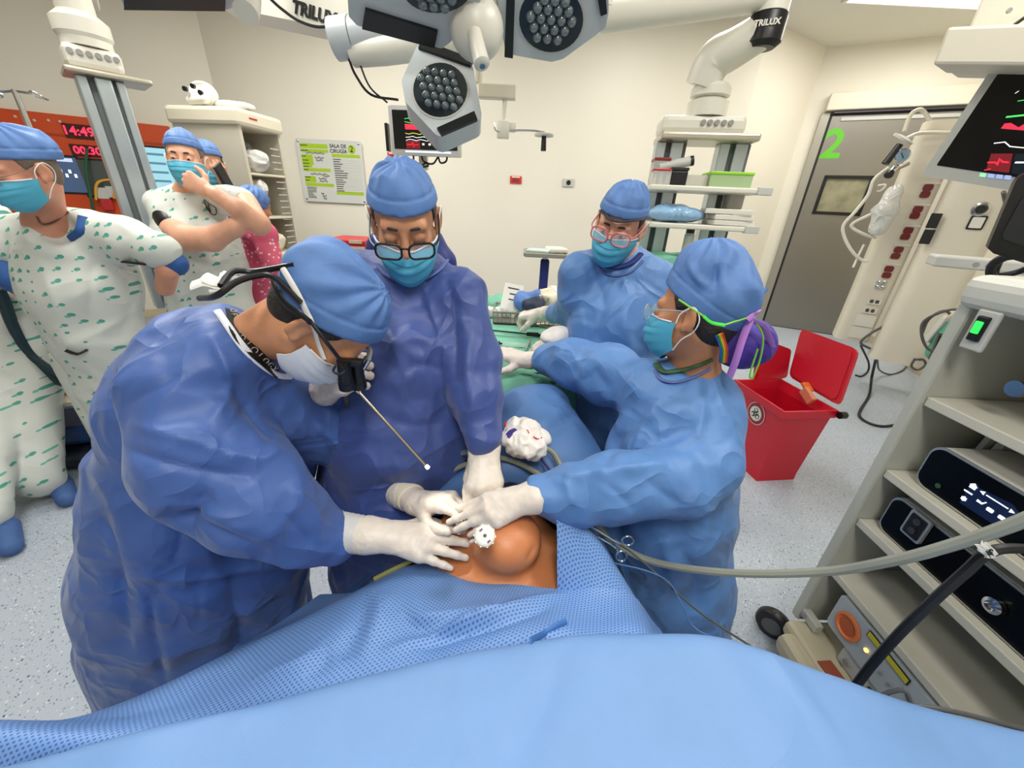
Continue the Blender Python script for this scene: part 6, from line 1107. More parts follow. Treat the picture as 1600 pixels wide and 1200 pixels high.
for prs in (((1467, 257), (1461, 269)), ((1450, 293), (1445, 304)), ((1434, 327), (1429, 337)), ((1419, 360), (1414, 370)), ((1404, 390), (1399, 400)), ((1389, 420), (1385, 430))):
    for q in prs: p = f1(*q, .004); mb = MB(); mb.prism(smoothpoly([(-.034, -.027), (.034, -.027), (.034, .027), (-.034, .027)], .3, 2), p, R1, .012); mb.build('red_socket', M_SOCK, t)
    p = f1(prs[0][0]+6, prs[0][1]-7, .002); mb = MB(); mb.prism(rrect(.12, .016, .004), p, R1, .003); mb.build('label_strip', M_WHITE, t)
for q in ((1374, 441), (1382, 441), (1371, 448), (1379, 449)): p = f1(*q, .003); mb = MB(); mb.lathe([(.022, 0), (.022, .012), (.012, .018)], p, n, 12); mb.build('ground_stud', M_CHROME, t, True, 40)
for q in ((1366, 471), (1359, 485)):
    p = f1(*q, .003); mb = MB(); mb.prism(rrect(.11, .06, .01), p, R1, .01); s_ = mb.build('white_outlet', M_WHITE, t)
    for dx_ in (-.022, .022): mb = MB(); mb.prism(rrect(.03, .035, .008), p+R1@V(dx_, 0, .009), R1, .003); mb.build('outlet_hole', mat('outlet_grey', (80, 78, 70), .5), s_)
for q in ((1351, 501), (1343, 520)): p = f1(*q, .003); mb = MB(); mb.prism(rrect(.16, .12, .006), p, R1, .008); mb.build('blank_plate', M_WHITE, t)
cc1 = a+u*w/2-n*.13
# rails, handle, gauge and hose on the column
mb = MB(); mb.tube([f1(1453, 188, .10), f1(1440, 172, .12), f1(1424, 178, .16), f1(1413, 205, .2)], .016, 8, 5); mb.tube([f1(1496, 208, .06), f1(1440, 208, .12), f1(1416, 216, .2)], .014, 8, 4); mb.tube([f1(1478, 222, .05), f1(1500, 196, .05), f1(1530, 186, .05)], .012, 8, 4); mb.build('rail', M_CREAM, t, True)
hp = f1(1409, 219, .24); mb = MB(); mb.lathe([(.085, 0), (.085, .018), (.03, .03)], hp, (.3, -.4, .85), 22); mb.build('lamp_disc', M_LGREY, t, True, 40); mb = MB(); mb.cyl(f1(1406, 226, .24), f1(1383, 256, .26), .026, .030, 14); mb.build('black_handle', M_BLACK, t, True, 40)
gp = f1(1410, 243, .16); g = thing('pressure_gauge', gp, 'round pressure gauge with chrome valve on the side of the socket column', 'gauge'); gn = nrm(CAM-gp); mb = MB(); mb.lathe([(.055, -.02), (.055, .015), (.046, .02)], gp, gn, 20); mb.build('case', M_CHROME, g, True, 40); mb = MB(); mb.lathe([(.045, .018), (.045, .021)], gp, gn, 20); mb.build('dial', mat('dial_blue', (150, 180, 200), .3), g); mb = MB(); mb.box(gp+gn*.023, (.004, .004, .05), rot(gn, .6)); mb.build('needle', M_BLACK, g)
mb = MB(); mb.cyl(f1(1418, 256, .06), f1(1400, 264, .16), .02, n=12); mb.cyl(f1(1400, 262, .14), f1(1390, 272, .2), .032, n=14); mb.build('valve', M_CHROME, g, True, 40); mb = MB(); mb.cyl(f1(1391, 270, .19), f1(1388, 274, .21), .034, n=14); mb.build('valve_knob', M_BLACK, g, True, 40)
mb = MB(); mb.tube([f1(1388, 262, .16), f1(1366, 280, .2), f1(1356, 305, .2), f1(1335, 332, .22), f1(1318, 352, .22), f1(1320, 372, .22), f1(1334, 396, .22), f1(1350, 408, .2), f1(1356, 406, .2)], .014, 8, 6); mb.tube([f1(1388, 318, .1), f1(1362, 334, .15), f1(1334, 348, .2), f1(1332, 356, .2), f1(1350, 366, .18), f1(1368, 372, .12)], .014, 8, 6)
tag(mb.build('oxygen_hose', mat('hose_white', (226, 222, 208), .4), None, True), 'white looping gas hose hanging beside the socket column', 'hose')
mb = MB(); mb.tube([f1(1372, 290, .12), f1(1384, 289, .14), f1(1376, 298, .15), f1(1370, 298, .15)], .008, 6, 3); mb.tube([f1(1350, 382, .2), f1(1340, 402, .2), f1(1333, 418, .22)], .010, 6, 3); tag(mb.build('hose_hook', M_WHITE, None, True), 'white plastic hook and clip on the looping gas hose', 'hook')
S = SDF(.03).chain([(f1(1398, 298, .14), .05), (f1(1382, 330, .16), .085), (f1(1372, 356, .16), .06)]); v, f = S.mesh(.014, 2); v = v+vnormals(v, f)*(.014*ridged(v*np.array((14, 14, 5)), 4))[:, None]; tag(link_mesh('tubing_bag', v, f, M_BAG, None, True), 'clear bag of coiled tubing hanging on the socket column', 'bag')
# second, thicker column
a, u, n, w, z0, R2 = vslab((1360, 556), (1447, 577), 3.75, 3.5, 0); zT2 = W(1545, 290, 3.5)[2]+.7
t = thing('service_column', V(*(a+u*w/2)[:2], z0), 'thick plain cream service column with one round port, right of the socket column', 'service column', 'ceiling-hung service columns')
mb = MB(); mb.prism(rrect(w, .34, .10, 6), V(*(a+u*w/2-n*.17)[:2], z0), np.stack([u, n, V(0, 0, 1)], 1), zT2-z0); mb.build('housing', M_COL, t, True, 35); cc = a+u*w/2-n*.17; mb = MB(); mb.cyl(V(cc[0], cc[1], zT2), V(cc[0], cc[1], CEIL), .07, n=20); mb.build('ceiling_post', M_COL, t, True, 40); mb = MB(); mb.tube([V(cc1[0], cc1[1], zT1-.12), V(cc[0], cc[1], zT1-.12)], .05, 12, 1); mb.build('column_bridge', M_COL, t, True, 40)
c2_ = a+u*w/2; f2 = lambda px, py, off=0: on_plane(px, py, c2_+n*off, n)
p = f2(1532, 327, .004); mb = MB(); mb.lathe([(.055, 0), (.055, .015), (.04, .02), (.036, .012)], p, n, 20); r_ = mb.build('port_ring', M_CHROME, t, True, 40); mb = MB(); mb.lathe([(.034, .012), (.034, .018)], p, n, 16); mb.build('port_core', M_BLACK, r_)
p = f2(1526, 348, .004); mb = MB(); mb.prism(rrect(.10, .11, .012), p, R2, .006); s_ = mb.build('switch_frame', M_BLACK, t); mb = MB(); mb.prism(rrect(.075, .085, .008), p, R2, .010); mb.build('switch_plate', M_WHITE, s_)
for q in ((1459, 345), (1448, 370)): p = f2(*q, .006); mb = MB(); mb.prism(rrect(.07, .12, .006), p, R2, .02); mb.build('side_latch', M_BLACK, t)
# cords hanging and lying by the columns
M_CORD = mat('cord_black', (20, 20, 22), .5); M_CORDG = mat('cord_grey', (84, 84, 82), .5)
def cord(name, pts, r, m, label, cat='cord', sm=8): mb = MB(); mb.tube(pts, r, 8, sm); return tag(mb.build(name, m, None, True), label, cat)
cord('power_cord', [W(1368, 563, 3.6), G(1362, 590, .12), G(1358, 618, .012), G(1345, 640, .008), G(1344, 652, .008), G(1362, 663, .008), G(1385, 666, .008), G(1415, 658, .008), G(1438, 638, .008), G(1446, 630, .008)], .012, M_CORD, 'black power cord looping over the floor before the columns')
cord('power_cord', [W(1345, 540, 3.9), G(1357, 566, .14), G(1356, 580, .012), G(1346, 588, .008), G(1336, 586, .008)], .010, M_CORD, 'short black cord dropping to the floor under the socket column')
cord('power_cord', [W(1371, 563, 3.6), G(1374, 578, .1), G(1390, 585, .012), G(1408, 580, .012), G(1424, 566, .05), W(1440, 562, 3.4)], .009, M_CORDG, 'grey cord sagging below the thick column')
cord('cable_loop', [W(1440, 522, 3.0), W(1452, 498, 3.0), W(1478, 486, 3.0), W(1492, 508, 3.0), W(1490, 532, 3.0), W(1470, 548, 3.0), W(1450, 545, 3.0), W(1440, 522, 3.0), W(1446, 500, 3.0), W(1486, 484, 2.9), W(1515, 489, 2.8)], .010, M_CORDG, 'large grey cable loop hanging right of the thick column', 'cable')
cord('cable_loop', [W(1430, 560, 3.1), W(1424, 572, 3.1), W(1434, 578, 3.1), W(1446, 570, 3.1), W(1442, 562, 3.1), W(1430, 562, 3.1)], .009, M_CORDG, 'small grey cable loop low beside the thick column', 'cable')
cord('mains_cable', [f1(1428, 462, .05), f1(1408, 484, .08), f1(1388, 505, .09), f1(1362, 520, .12), f1(1345, 535, .14), f1(1360, 545, .14)], .012, M_CORDG, 'grey mains cable running down between the two columns', 'cable')
q = W(1468, 545, 3.05); t = thing('control_box', q, 'black control box with white diagram hanging under the grey cable loop', 'control box'); Rb = plane3(W(1452, 570, 3.05), W(1475, 575, 3.0), W(1465, 525, 3.05)); mb = MB(); mb.prism(pp([(1452, 564), (1474, 572), (1488, 528), (1468, 524)], W(1452, 570, 3.05), Rb), W(1452, 570, 3.05), Rb, -.06); mb.build('case', M_BLACK, t)
mb = MB(); o_ = W(1452, 570, 3.05)
for q in (((1462, 558), (1476, 540)), ((1464, 548), (1478, 552)), ((1470, 536), (1474, 560))): mb.tube([o_+Rb@V(*pp([k], o_, Rb)[0], .002) for k in q], .004, 4, 1)
mb.build('white_diagram', M_WHITE, t)
S = SDF(.03).chain([(W(1490, 530, 3.1), .10), (W(1505, 515, 3.1), .09), (W(1470, 550, 3.15), .08)]); v, f = S.mesh(.014, 2); v = v+vnormals(v, f)*(.016*ridged(v*9))[:, None]; tag(link_mesh('green_cloth', v, f, mat('cloth_green', (96, 170, 140), .7), None, True), 'crumpled green cloth behind the cart top', 'cloth')
mb = MB(); mb.tube([W(1484, 490, 3.0), W(1505, 500, 2.95), W(1522, 508, 2.9)], .05, 14, 3); o = tag(mb.build('probe_holder', M_CREAM, None, True), 'cream cylindrical probe with a black end behind the cart top', 'probe'); mb = MB(); mb.cyl(W(1512, 505, 2.93), W(1524, 512, 2.9), .045, n=14); mb.build('black_end', M_BLACK, o)
mb = MB(); p = W(1466, 515, 3.2); mb.box(p, (.07, .05, .24), rot((0, 1, 0), .25), bev=.01); tag(mb.build('bracket', M_LGREY), 'light grey vertical bracket behind the cable loop', 'bracket')
p = G(1458, 588, .03); mb = MB(); mb.lathe([(.09, -.03), (.09, 0), (.07, .02)], p, n=18); tag(mb.build('pedal', mat('pedal_blue', (40, 90, 160), .4), None, True), 'round blue foot pedal on the floor at the cart side', 'pedal')
# monitor at the right edge on its ceiling arm
t = thing('patient_monitor', W(1560, 290, 1.75), 'large white monitor with red and green traces at the right edge', 'monitor')
o, Rm, w, h, s = monitor(t, (W(1488, 284, 1.85), W(1690, 318, 1.55), W(1730, 92, 1.55), W(1559, 113, 1.85)), 1.7, .06, .055)
def mp(px, py, off=.004): return on_plane(px, py, o+Rm[:, 2]*off, Rm[:, 2])
def mpoly(nm, pts, m, off=.003): mb = MB(); mb.prism(pp(pts, o, Rm), o+Rm[:, 2]*off, Rm, .0008); return mb.build(nm, m, s)
def mline(pts, m, r=.0018): mb = MB(); mb.tube([mp(*q) for q in pts], r, 5, 1); mb.build('trace', m, s)
mline([(1572, 183), (1600, 180), (1640, 176)], M_TRG, .003); mpoly('wave_red', [(1564, 201), (1570, 193), (1580, 192), (1592, 199), (1600, 194), (1640, 190), (1640, 202), (1600, 204)], mat('wave_red', (196, 40, 66), .5, emit=.8))
mline([(1553, 224), (1570, 222), (1578, 229), (1600, 231), (1640, 226)], M_TRW); mline([(1590, 158), (1640, 150)], M_TRG, .0012); mline([(1586, 146), (1592, 142)], M_TRW, .0012)
mpoly('red_cell', [(1541, 266), (1549, 240), (1583, 240), (1577, 270)], mat('dark_red', (110, 14, 26), .5, emit=.5)); mpoly('blue_cell', [(1580, 271), (1587, 240), (1640, 242), (1640, 280)], mat('dark_blue_cell', (16, 30, 46), .4))
mline([(1543, 254), (1556, 254), (1558, 258), (1562, 248), (1566, 253), (1576, 254)], M_TRR, .003); mline([(1538, 266), (1548, 264)], M_TRR, .002); mline([(1586, 254), (1600, 254)], M_TRW, .003)
for k in range(4): mpoly('soft_key', [(1532+13*k, 270+1.2*k), (1542+13*k, 271+1.2*k), (1540+13*k, 277+1.4*k), (1530+13*k, 276+1.4*k)], mat('key_green', (150, 220, 180), .4, emit=.6) if k == 0 else mat('key_blue', (150, 170, 220), .4, emit=.6))
mpoly('maker_badge', [(1572, 118), (1588, 115), (1586, 120), (1570, 122)], mat('badge_blue', (120, 140, 170), .4), .001)
mb = MB(); bx = W(1560, 92, 1.75); Rm2 = np.stack([Rm[:, 0], np.cross(V(0, 0, 1), Rm[:, 0]), V(0, 0, 1)], 1); mb.box(W(1640, 78, 1.66), (.55, .16, .11), Rm2, bev=.01); mb.build('arm_box', M_COL, t)
mb = MB(); p0, p1 = W(1545, 78, 1.95), W(1592, -10, 1.95); q = W(1572, 30, 1.9); mb.box(V(q[0], q[1], (q[2]+CEIL)/2-.02), (.17, .10, CEIL-q[2]+.3), Rm2, bev=.01); mb.build('ceiling_post', M_COL, t)
for z in (.0, .18): mb = MB(); mb.lathe([(.008, 0), (.008, .006)], V(q[0]-.06, q[1]-.06, q[2]+z), (-.3, -.9, 0), 8); mb.build('screw', M_GREY, t)
mb = MB(); mb.tube([W(1600, 28, 1.8), W(1580, 44, 1.8), W(1570, 68, 1.8)], .006, 6, 5); mb.build('cable', M_BLACK, t, True)
mb = MB(); mb.tube([W(1568, 300, 1.95), W(1575, 340, 2.05), W(1565, 380, 2.1)], .008, 6, 4); mb.build('drop_cable', M_CORDG, t, True)
# black display and cable at the edge, steel pole
t = thing('black_display', W(1590, 395, 1.45), 'black rear of a display cut by the right edge', 'display'); Rd_ = plane3(W(1545, 392, 1.5), W(1640, 420, 1.4), W(1590, 285, 1.5)); o_ = W(1545, 392, 1.5); mb = MB(); mb.prism(smoothpoly(pp([(1543, 388), (1552, 396), (1660, 430), (1700, 230), (1590, 276)], o_, Rd_), .15), o_, Rd_, -.06); mb.build('housing', M_BLACK, t); q = W(1590, 340, 1.5); mb = MB(); mb.prism(smoothpoly(pp([(1562, 372), (1640, 398), (1660, 290), (1598, 306)], o_, Rd_), .15), o_+Rd_[:, 2]*0, Rd_, .008); mb.build('rear_cover', mat('matt_black', (34, 34, 36), .7), t)
cord('display_cable', [W(1600, 398, 1.6), W(1570, 402, 1.62), W(1550, 416, 1.65), W(1552, 434, 1.65), W(1580, 442, 1.62), W(1620, 440, 1.6)], .016, M_CORD, 'thick black cable loop hanging under the black display', 'cable'); cord('display_cable', [W(1560, 410, 1.68), W(1556, 430, 1.68), W(1590, 425, 1.66), W(1630, 408, 1.6)], .012, M_CORD, 'second black cable curling behind the loop under the display', 'cable')
mb = MB(); p0 = V(1.66, .93, W(1512, 470, 1.02)[2]+.1); STEEL_POS = p0
mb = MB(); mb.box(W(1530, 412, 2.3), (.4, .2, .06), yawR(-.6), bev=.01); o = tag(mb.build('wall_rail', M_LGREY), 'light grey equipment rail with bolts below the black display', 'rail')
for q in ((1525, 414), (1545, 416)): mb = MB(); p = W(q[0], q[1], 2.17); mb.lathe([(.014, 0), (.014, .01)], p, nrm(CAM-p), 10); mb.build('bolt', M_GREY, o)
# ---- red waste bin
M_BIN = mat('bin_red', (200, 14, 42), .35); M_BIND = mat('bin_inside', (150, 14, 28), .35)
fb0, fb1 = G(1182, 752), G(1240, 749); uB = nrm(fb1-fb0); vB = np.array([-uB[1], uB[0], 0]); wB = np.linalg.norm(fb1-fb0)
def binz(px, py): return on_plane(px, py, fb0-vB*.03, vB)
zr = binz(1225, 642)[2]; tl, tr = (binz(1223, 642)-fb0)@uB, (binz(1311, 633)-fb0)@uB; dB = .40
RB = np.stack([uB, vB, V(0, 0, 1)], 1); T_ = lambda x, y, z: fb0+RB@V(x, y, z)
t = thing('waste_bin', T_(wB/2, dB/2, 0), 'open red plastic waste bin with a round hazard sticker standing on the floor', 'bin')
def ring4(x0, x1, y0, y1, z): return [T_(x0, y0, z), T_(x1, y0, z), T_(x1, y1, z), T_(x0, y1, z)]
mb = MB(); outer = [(0.0, wB, 0, dB*.8, 0), (-.0, wB+.0, -.0, dB*.8, .05), (tl+.02, tr-.02, -.03, dB, zr-.06), (tl, tr, -.045, dB+.02, zr-.05), (tl, tr, -.045, dB+.02, zr)]; inner = [(tl+.012, tr-.012, -.033, dB+.008, zr), (tl+.03, tr-.03, -.02, dB-.01, zr-.06), (.02, wB-.02, .02, dB*.8-.02, .02)]
R4 = [ring4(*q) for q in outer+inner]; vs = [p for r_ in R4 for p in r_]; fs = [[3, 2, 1, 0]]
for i in range(len(R4)-1):
    for k in range(4): fs.append([4*i+k, 4*i+(k+1) % 4, 4*(i+1)+(k+1) % 4, 4*(i+1)+k])
fs.append([4*(len(R4)-1)+k for k in range(4)]); mb.add(vs, fs); mb.build('body', M_BIN, t)
hinge = [(1312, 633), (1235, 590)]
lidp = [W(1312, 634, 2.50), W(1232, 588, 2.70), W(1253, 512, 2.78), W(1342, 545, 2.56)]
tr_b, tl_b = T_(tr, -.0, zr), T_(tr, dB, zr)
def lid(nm, P, Rl, a):
    mb = MB(); mb.prism(smoothpoly(P, .12), a, Rl, -.02); o = mb.build(nm, M_BIN, t); c = np.mean(P, 0); mb = MB(); mb.prism(smoothpoly([tuple(c+(np.array(q)-c)*.9) for q in P], .12), a, Rl, .008); mb.build('lid_inset', M_BIN, o); return o
a = T_(tr, -.02, zr+.005); Rl = plane3(a, T_(tr, dB, zr), a+V(.14, 0, .5)+uB*.06); lid('lid', pp([(1310, 634), (1232, 588), (1252, 513), (1341, 546)], a, Rl), Rl, a)
a = T_(tl, dB+.02, zr+.005); Rl = plane3(a, T_(tr*.8, dB+.02, zr), a+V(.02, .12, .5)); lid('lid', pp([(1178, 600), (1230, 590), (1237, 546), (1188, 528)], a, Rl), Rl, a)
mb = MB(); mb.cyl(T_(tr-.01, -.065, zr-.02), T_(tr+.03, -.065, zr-.02), .022, n=14); mb.build('hinge_cap', M_BLACK, t)
p = binz(1256, 606)+vB*.12; mb = MB(); mb.box(T_(tr-.07, .12, zr+.02), (.03, .10, .06), RB@rot((1, 0, 0), .5), bev=.006); mb.build('lid_catch', mat('catch_salmon', (230, 140, 110), .5), t); mb = MB(); mb.box(T_(tr-.055, .16, zr+.06), (.05, .07, .02), RB@rot((1, 0, 0), .5), bev=.006); mb.build('catch_top', mat('catch_orange', (226, 110, 30), .5), t)
# sticker on the near-left face
nl = nrm(np.cross(T_(tl+.02, dB, zr-.06)-T_(tl+.02, -.03, zr-.06), T_(0, 0, .05)-T_(tl+.02, -.03, zr-.06))); nl = nl if nl@(CAM-fb0) > 0 else -nl
p = on_plane(1182, 646, T_(tl+.02, -.03, zr-.06), nl); RS = frame(nl, np.cross(V(0, 0, 1), nl)); RS = np.stack([nrm(np.cross(V(0, 0, 1), nl)), np.cross(nl, nrm(np.cross(V(0, 0, 1), nl))), nl], 1)
def disc(nm, r0, m, z, par): mb = MB(); mb.lathe([(r0, 0), (r0, .001)], p+RS[:, 2]*z, RS[:, 2], 26, xh=RS[:, 0]); return mb.build(nm, m, par)
s1 = disc('sticker', .076, M_WHITE, .003, t); disc('sticker_ring', .071, mat('sticker_maroon', (140, 24, 40), .5), .0045, s1); disc('sticker_center', .050, M_WHITE, .006, s1)
for k in range(3): a_ = math.radians(90+120*k); mb = MB(); mb.lathe([(.018, 0), (.018, .001)], p+RS@V(.022*math.cos(a_), .022*math.sin(a_), .0075), RS[:, 2], 14); mb.build('hazard_lobe', M_INK, s1); mb = MB(); mb.lathe([(.010, 0), (.010, .001)], p+RS@V(.027*math.cos(a_), .027*math.sin(a_), .009), RS[:, 2], 12); mb.build('hazard_notch', M_WHITE, s1)
# ---- endoscopy cart
XF, YF, YN, XB = 1.17, 1.02, .16, 1.72
M_CART = mat('cart_grey_white', (190, 190, 178), .42); M_CARTS = mat('cart_shelf', (204, 200, 184), .42); M_CARTD = mat('cart_inner', (150, 154, 148), .45)
t = thing('endoscopy_cart', ((XF+XB)/2, (YF+YN)/2, 0), 'grey shelved equipment cart on castors filling the right foreground', 'cart')
FX = lambda px, py, x=XF: on_plane(px, py, V(x, 0, 0), V(1, 0, 0))
ztopc = FX(1512, 470)[2]
mb = MB(); mb.box(((XF+XB)/2, YF, (.16+ztopc)/2), (XB-XF, .035, ztopc-.16), bev=.008); mb.build('side_panel', M_CART, t); mb = MB(); mb.box(((XF+XB)/2, YN, (.16+ztopc)/2), (XB-XF, .035, ztopc-.16), bev=.008); mb.build('side_panel', M_CART, t)
mb = MB(); mb.box((XB-.01, (YF+YN)/2, (.16+ztopc)/2), (.02, YF-YN-.03, ztopc-.16)); mb.build('back_panel', M_CARTD, t)
zs = [FX(*q)[2] for q in ((1303, 898), (1348, 822), (1397, 747), (1470, 633))]
for z in zs: mb = MB(); mb.box(((XF+XB)/2-.0, (YF+YN)/2, z-.014), (XB-XF-.03, YF-YN-.04, .028), bev=.003); mb.build('shelf', M_CARTS, t)
mb = MB(); mb.box(((XF+XB)/2-.0, (YF+YN)/2, ztopc+.025), (XB-XF+.04, YF-YN+.04, .085), bev=.03, seg=3); mb.build('worktop', mat('cart_top', (206, 206, 196), .35), t)
mb = MB(); mb.box(((XF+XB)/2-.02, (YF+YN)/2-.02, .15), (XB-XF+.08, YF-YN-.02, .07), bev=.02); mb.build('base', mat('cart_base', (196, 186, 158), .45), t)
mb = MB(); mb.box((XF-.06, (YF+YN)/2-.04, .13), (.10, YF-YN-.06, .09), bev=.03); mb.build('bumper', mat('cart_base', (196, 186, 158), .45), t)
for x, y in ((XF-.03, YF+.03), (XF-.03, YN-.03), (XB-.02, YF+.02), (XB-.02, YN-.02)):
    mb = MB(); mb.lathe([(.030, -.024), (.058, -.022), (.065, -.012), (.065, .012), (.058, .022), (.030, .024)], (x, y, .065), (.75, .65, 0), 22); c_ = mb.build('castor', M_BLACK, t, True, 40); mb = MB(); mb.lathe([(.036, -.027), (.036, .027)], (x, y, .065), (.75, .65, 0), 16); mb.build('castor_hub', mat('hub_grey', (90, 92, 94), .5), c_)
mb = MB(); q = FX(1541, 518, XF-.02); q = FX(1533, 517, XF-.012); mb.box(q, (.012, .05, .10), bev=.004); pl = mb.build('switch_plate', M_LGREY, t); mb = MB(); mb.box(q+V(-.008, 0, .005), (.012, .026, .062), bev=.003); mb.build('switch_body', M_BLACK, pl); mb = MB(); mb.box(q+V(-.015, 0, .008), (.006, .016, .03), bev=.002); mb.build('green_light', mat('green_lamp', (40, 230, 70), .3, emit=1.5), pl)
mb = MB(); mb.box((XF+.02, YF-.04, .26-.05), (.03, .10, .035), bev=.004); fb = mb.build('corner_bracket', M_CART, t); mb = MB(); mb.cyl((XF+.004, YF-.03, .21), (XF-.002, YF-.03, .21), .010, n=12); mb.build('bolt', M_GREY, fb)
mb = MB(); q = FX(1300, 1050, XF-.05); q = G(1300, 1050, .187); mb.box(V(q[0], q[1], .188), (.05, .07, .004), yawR(.1)); mb.build('rating_label', mat('label_red', (160, 80, 60), .5), t)
mb = MB(); mb.lathe([(.045, 0), (.05, .006), (.05, .14), (.03, .155)], V(1.62, .93, ztopc+.069), n=20); tag(mb.build('steel_canister', M_CHROME, None, True, 40), 'polished steel canister standing on the cart top at the right edge', 'canister')
# devices on the shelves
RF = np.stack([V(0, -1, 0), V(0, 0, 1), V(-1, 0, 0)], 1)       # x to the picture's right, y up, z towards the viewer
def unit(name, y0, y1, z0, h, x, dep, r, mtop, mfront, mrim, label, cat):
    o = thing(name, (x+dep/2, (y0+y1)/2, z0), label, cat); w = y0-y1; c = V(x, (y0+y1)/2, z0+h/2+.004)
    mb = MB(); mb.prism(rrect(w, h, r, 5), c, RF, -dep); mb.build('case', mtop, o, True, 35)
    mb = MB(); mb.prism(rrect(w, h, r, 5), c, RF, .006); mb.build('front_rim', mrim, o); mb = MB(); mb.prism(rrect(w-.012, h-.012, r*.9, 5), c, RF, .009); mb.build('front_panel', mfront, o); return o, c, w, h
M_SILV = mat('silver_trim', (200, 200, 196), .25, .7); M_GLOSS = mat('gloss_black', (5, 6, 8), .22, spec=.2)
o, c, w, h = unit('camera_processor', YF-.075, YN+.05, zs[2], .135, XF+.05, .42, .035, M_WHITE, M_GLOSS, M_SILV, 'white camera processor with glossy black front and lit icons on the cart', 'processor')
FP = lambda px, py: on_plane(px, py, c+RF[:, 2]*.011, RF[:, 2])
mb = MB(); mb.prism([tuple(((FP(*q)-c)@RF)[:2]) for q in ((1516, 756), (1498, 785), (1575, 835), (1600, 812), (1582, 788))], c+RF[:, 2]*.009, RF, .001); sc = mb.build('screen', mat('screen_navy', (16, 28, 58), .2, emit=.35), o)
M_ICON = mat('icon_white', (232, 240, 255), .4, emit=1.0)
def icon(px, py, pts, sz=.006): p = FP(px, py); mb = MB(); mb.prism([(x*sz, y*sz) for x, y in pts], p, RF, .001); mb.build('icon', M_ICON, sc)
icon(1521, 760, [(-1, -1), (1, -1), (1, .2), (1.3, .2), (0, 1.3), (-1.3, .2), (-1, .2)], .007); icon(1513, 769, [(-1.4, -.25), (1.4, -.25), (1.4, .25), (-1.4, .25)], .007); icon(1506, 779, [(math.cos(k*math.pi/6)*(1.2 if k % 2 else .9), math.sin(k*math.pi/6)*(1.2 if k % 2 else .9)) for k in range(12)], .006)
icon(1535, 769, [(1, -1), (1, 1), (-1, 0)], .005); icon(1582, 800, [(-1, -1), (1, 0), (-1, 1)], .005); icon(1547, 797, rrect(2.4, 1.6, .4), .006); icon(1565, 809, rrect(2.2, 1.5, .3), .006); icon(1533, 785, [(-1.5, -.6), (.6, -.6), (1.6, 1.2), (1.2, 1.3), (.4, .1), (-1.5, .4)], .006); icon(1558, 784, [(-4, -.2), (4, -.2), (4, .2), (-4, .2)], .006)
p = FP(1466, 759); mb = MB(); mb.lathe([(.007, 0), (.007, .002)], p, RF[:, 2], 14); mb.build('power_ring', mat('power_green', (40, 70, 40), .3, emit=.2), o)
o, c, w, h = unit('light_source', YF-.055, YN+.05, zs[1], .135, XF+.05, .42, .03, M_LGREY, M_GLOSS, M_SILV, 'grey light source with glossy black front and square port on the cart', 'light source')
FP = lambda px, py: on_plane(px, py, c+RF[:, 2]*.011, RF[:, 2])
p = FP(1434, 823); mb = MB(); mb.prism(rrect(.060, .085, .008), p, RF, .008); pr = mb.build('port_frame', M_SILV, o); mb = MB(); mb.prism(rrect(.046, .070, .005), p, RF, .010); mb.build('port_face', M_BLACK, pr)
for dz in (-.016, .016): mb = MB(); mb.lathe([(.010, 0), (.010, .013), (.006, .013)], p+V(0, 0, dz), RF[:, 2], 14); mb.build('port_hole', mat('hole_grey', (52, 54, 58), .4), pr)
p = FP(1558, 947); mb = MB(); mb.lathe([(.020, 0), (.020, .014), (.012, .018), (.010, .008)], p, RF[:, 2], 20); mb.build('light_socket', M_CHROME, o, True, 40)
o, c, w, h = unit('insufflator', YF-.09, YN+.05, .186+.075, zs[0]-.032-.186-.09, XF+.03, .42, .02, M_LGREY, mat('front_grey', (176, 184, 188), .4), M_LGREY, 'light grey unit with a big orange round socket and yellow strip on the bottom shelf', 'electrosurgical unit')
FP = lambda px, py: on_plane(px, py, c+RF[:, 2]*.011, RF[:, 2])
p = FP(1325, 979); mb = MB(); mb.lathe([(.046, 0), (.046, .006), (.038, .008), (.034, .002)], p, RF[:, 2], 26); og = mb.build('orange_socket', mat('socket_orange', (228, 122, 60), .4), o, True, 40); mb = MB(); mb.lathe([(.030, 0), (.030, .003)], p, RF[:, 2], 24); mb.build('socket_well', mat('socket_orange_deep', (190, 90, 40), .5), og)
mb = MB(); pa, pb = FP(1357, 988), FP(1420, 1068); mb.box((pa+pb)/2, (.003, np.linalg.norm(pb-pa), .024), np.stack([V(1, 0, 0), nrm(pb-pa), np.cross(V(1, 0, 0), nrm(pb-pa))], 1)); ys = mb.build('strip_border', M_BLACK, o); mb = MB(); mb.box((pa+pb)/2+V(-.001, 0, 0), (.004, np.linalg.norm(pb-pa)-.006, .018), np.stack([V(1, 0, 0), nrm(pb-pa), np.cross(V(1, 0, 0), nrm(pb-pa))], 1)); mb.build('yellow_strip', mat('strip_yellow', (206, 194, 40), .4), ys)
p = FP(1354, 1016); mb = MB(); mb.lathe([(.007, 0), (.007, .004)], p, RF[:, 2], 14); mb.build('yellow_lamp', mat('lamp_yellow', (255, 214, 120), .4, emit=1.2), o)
for q in ((1376, 1052), (1390, 1070), (1420, 1090)): p = FP(*q); mb = MB(); mb.lathe([(.006, 0), (.006, .003)], p, RF[:, 2], 10); mb.build('key', M_GREY, o)
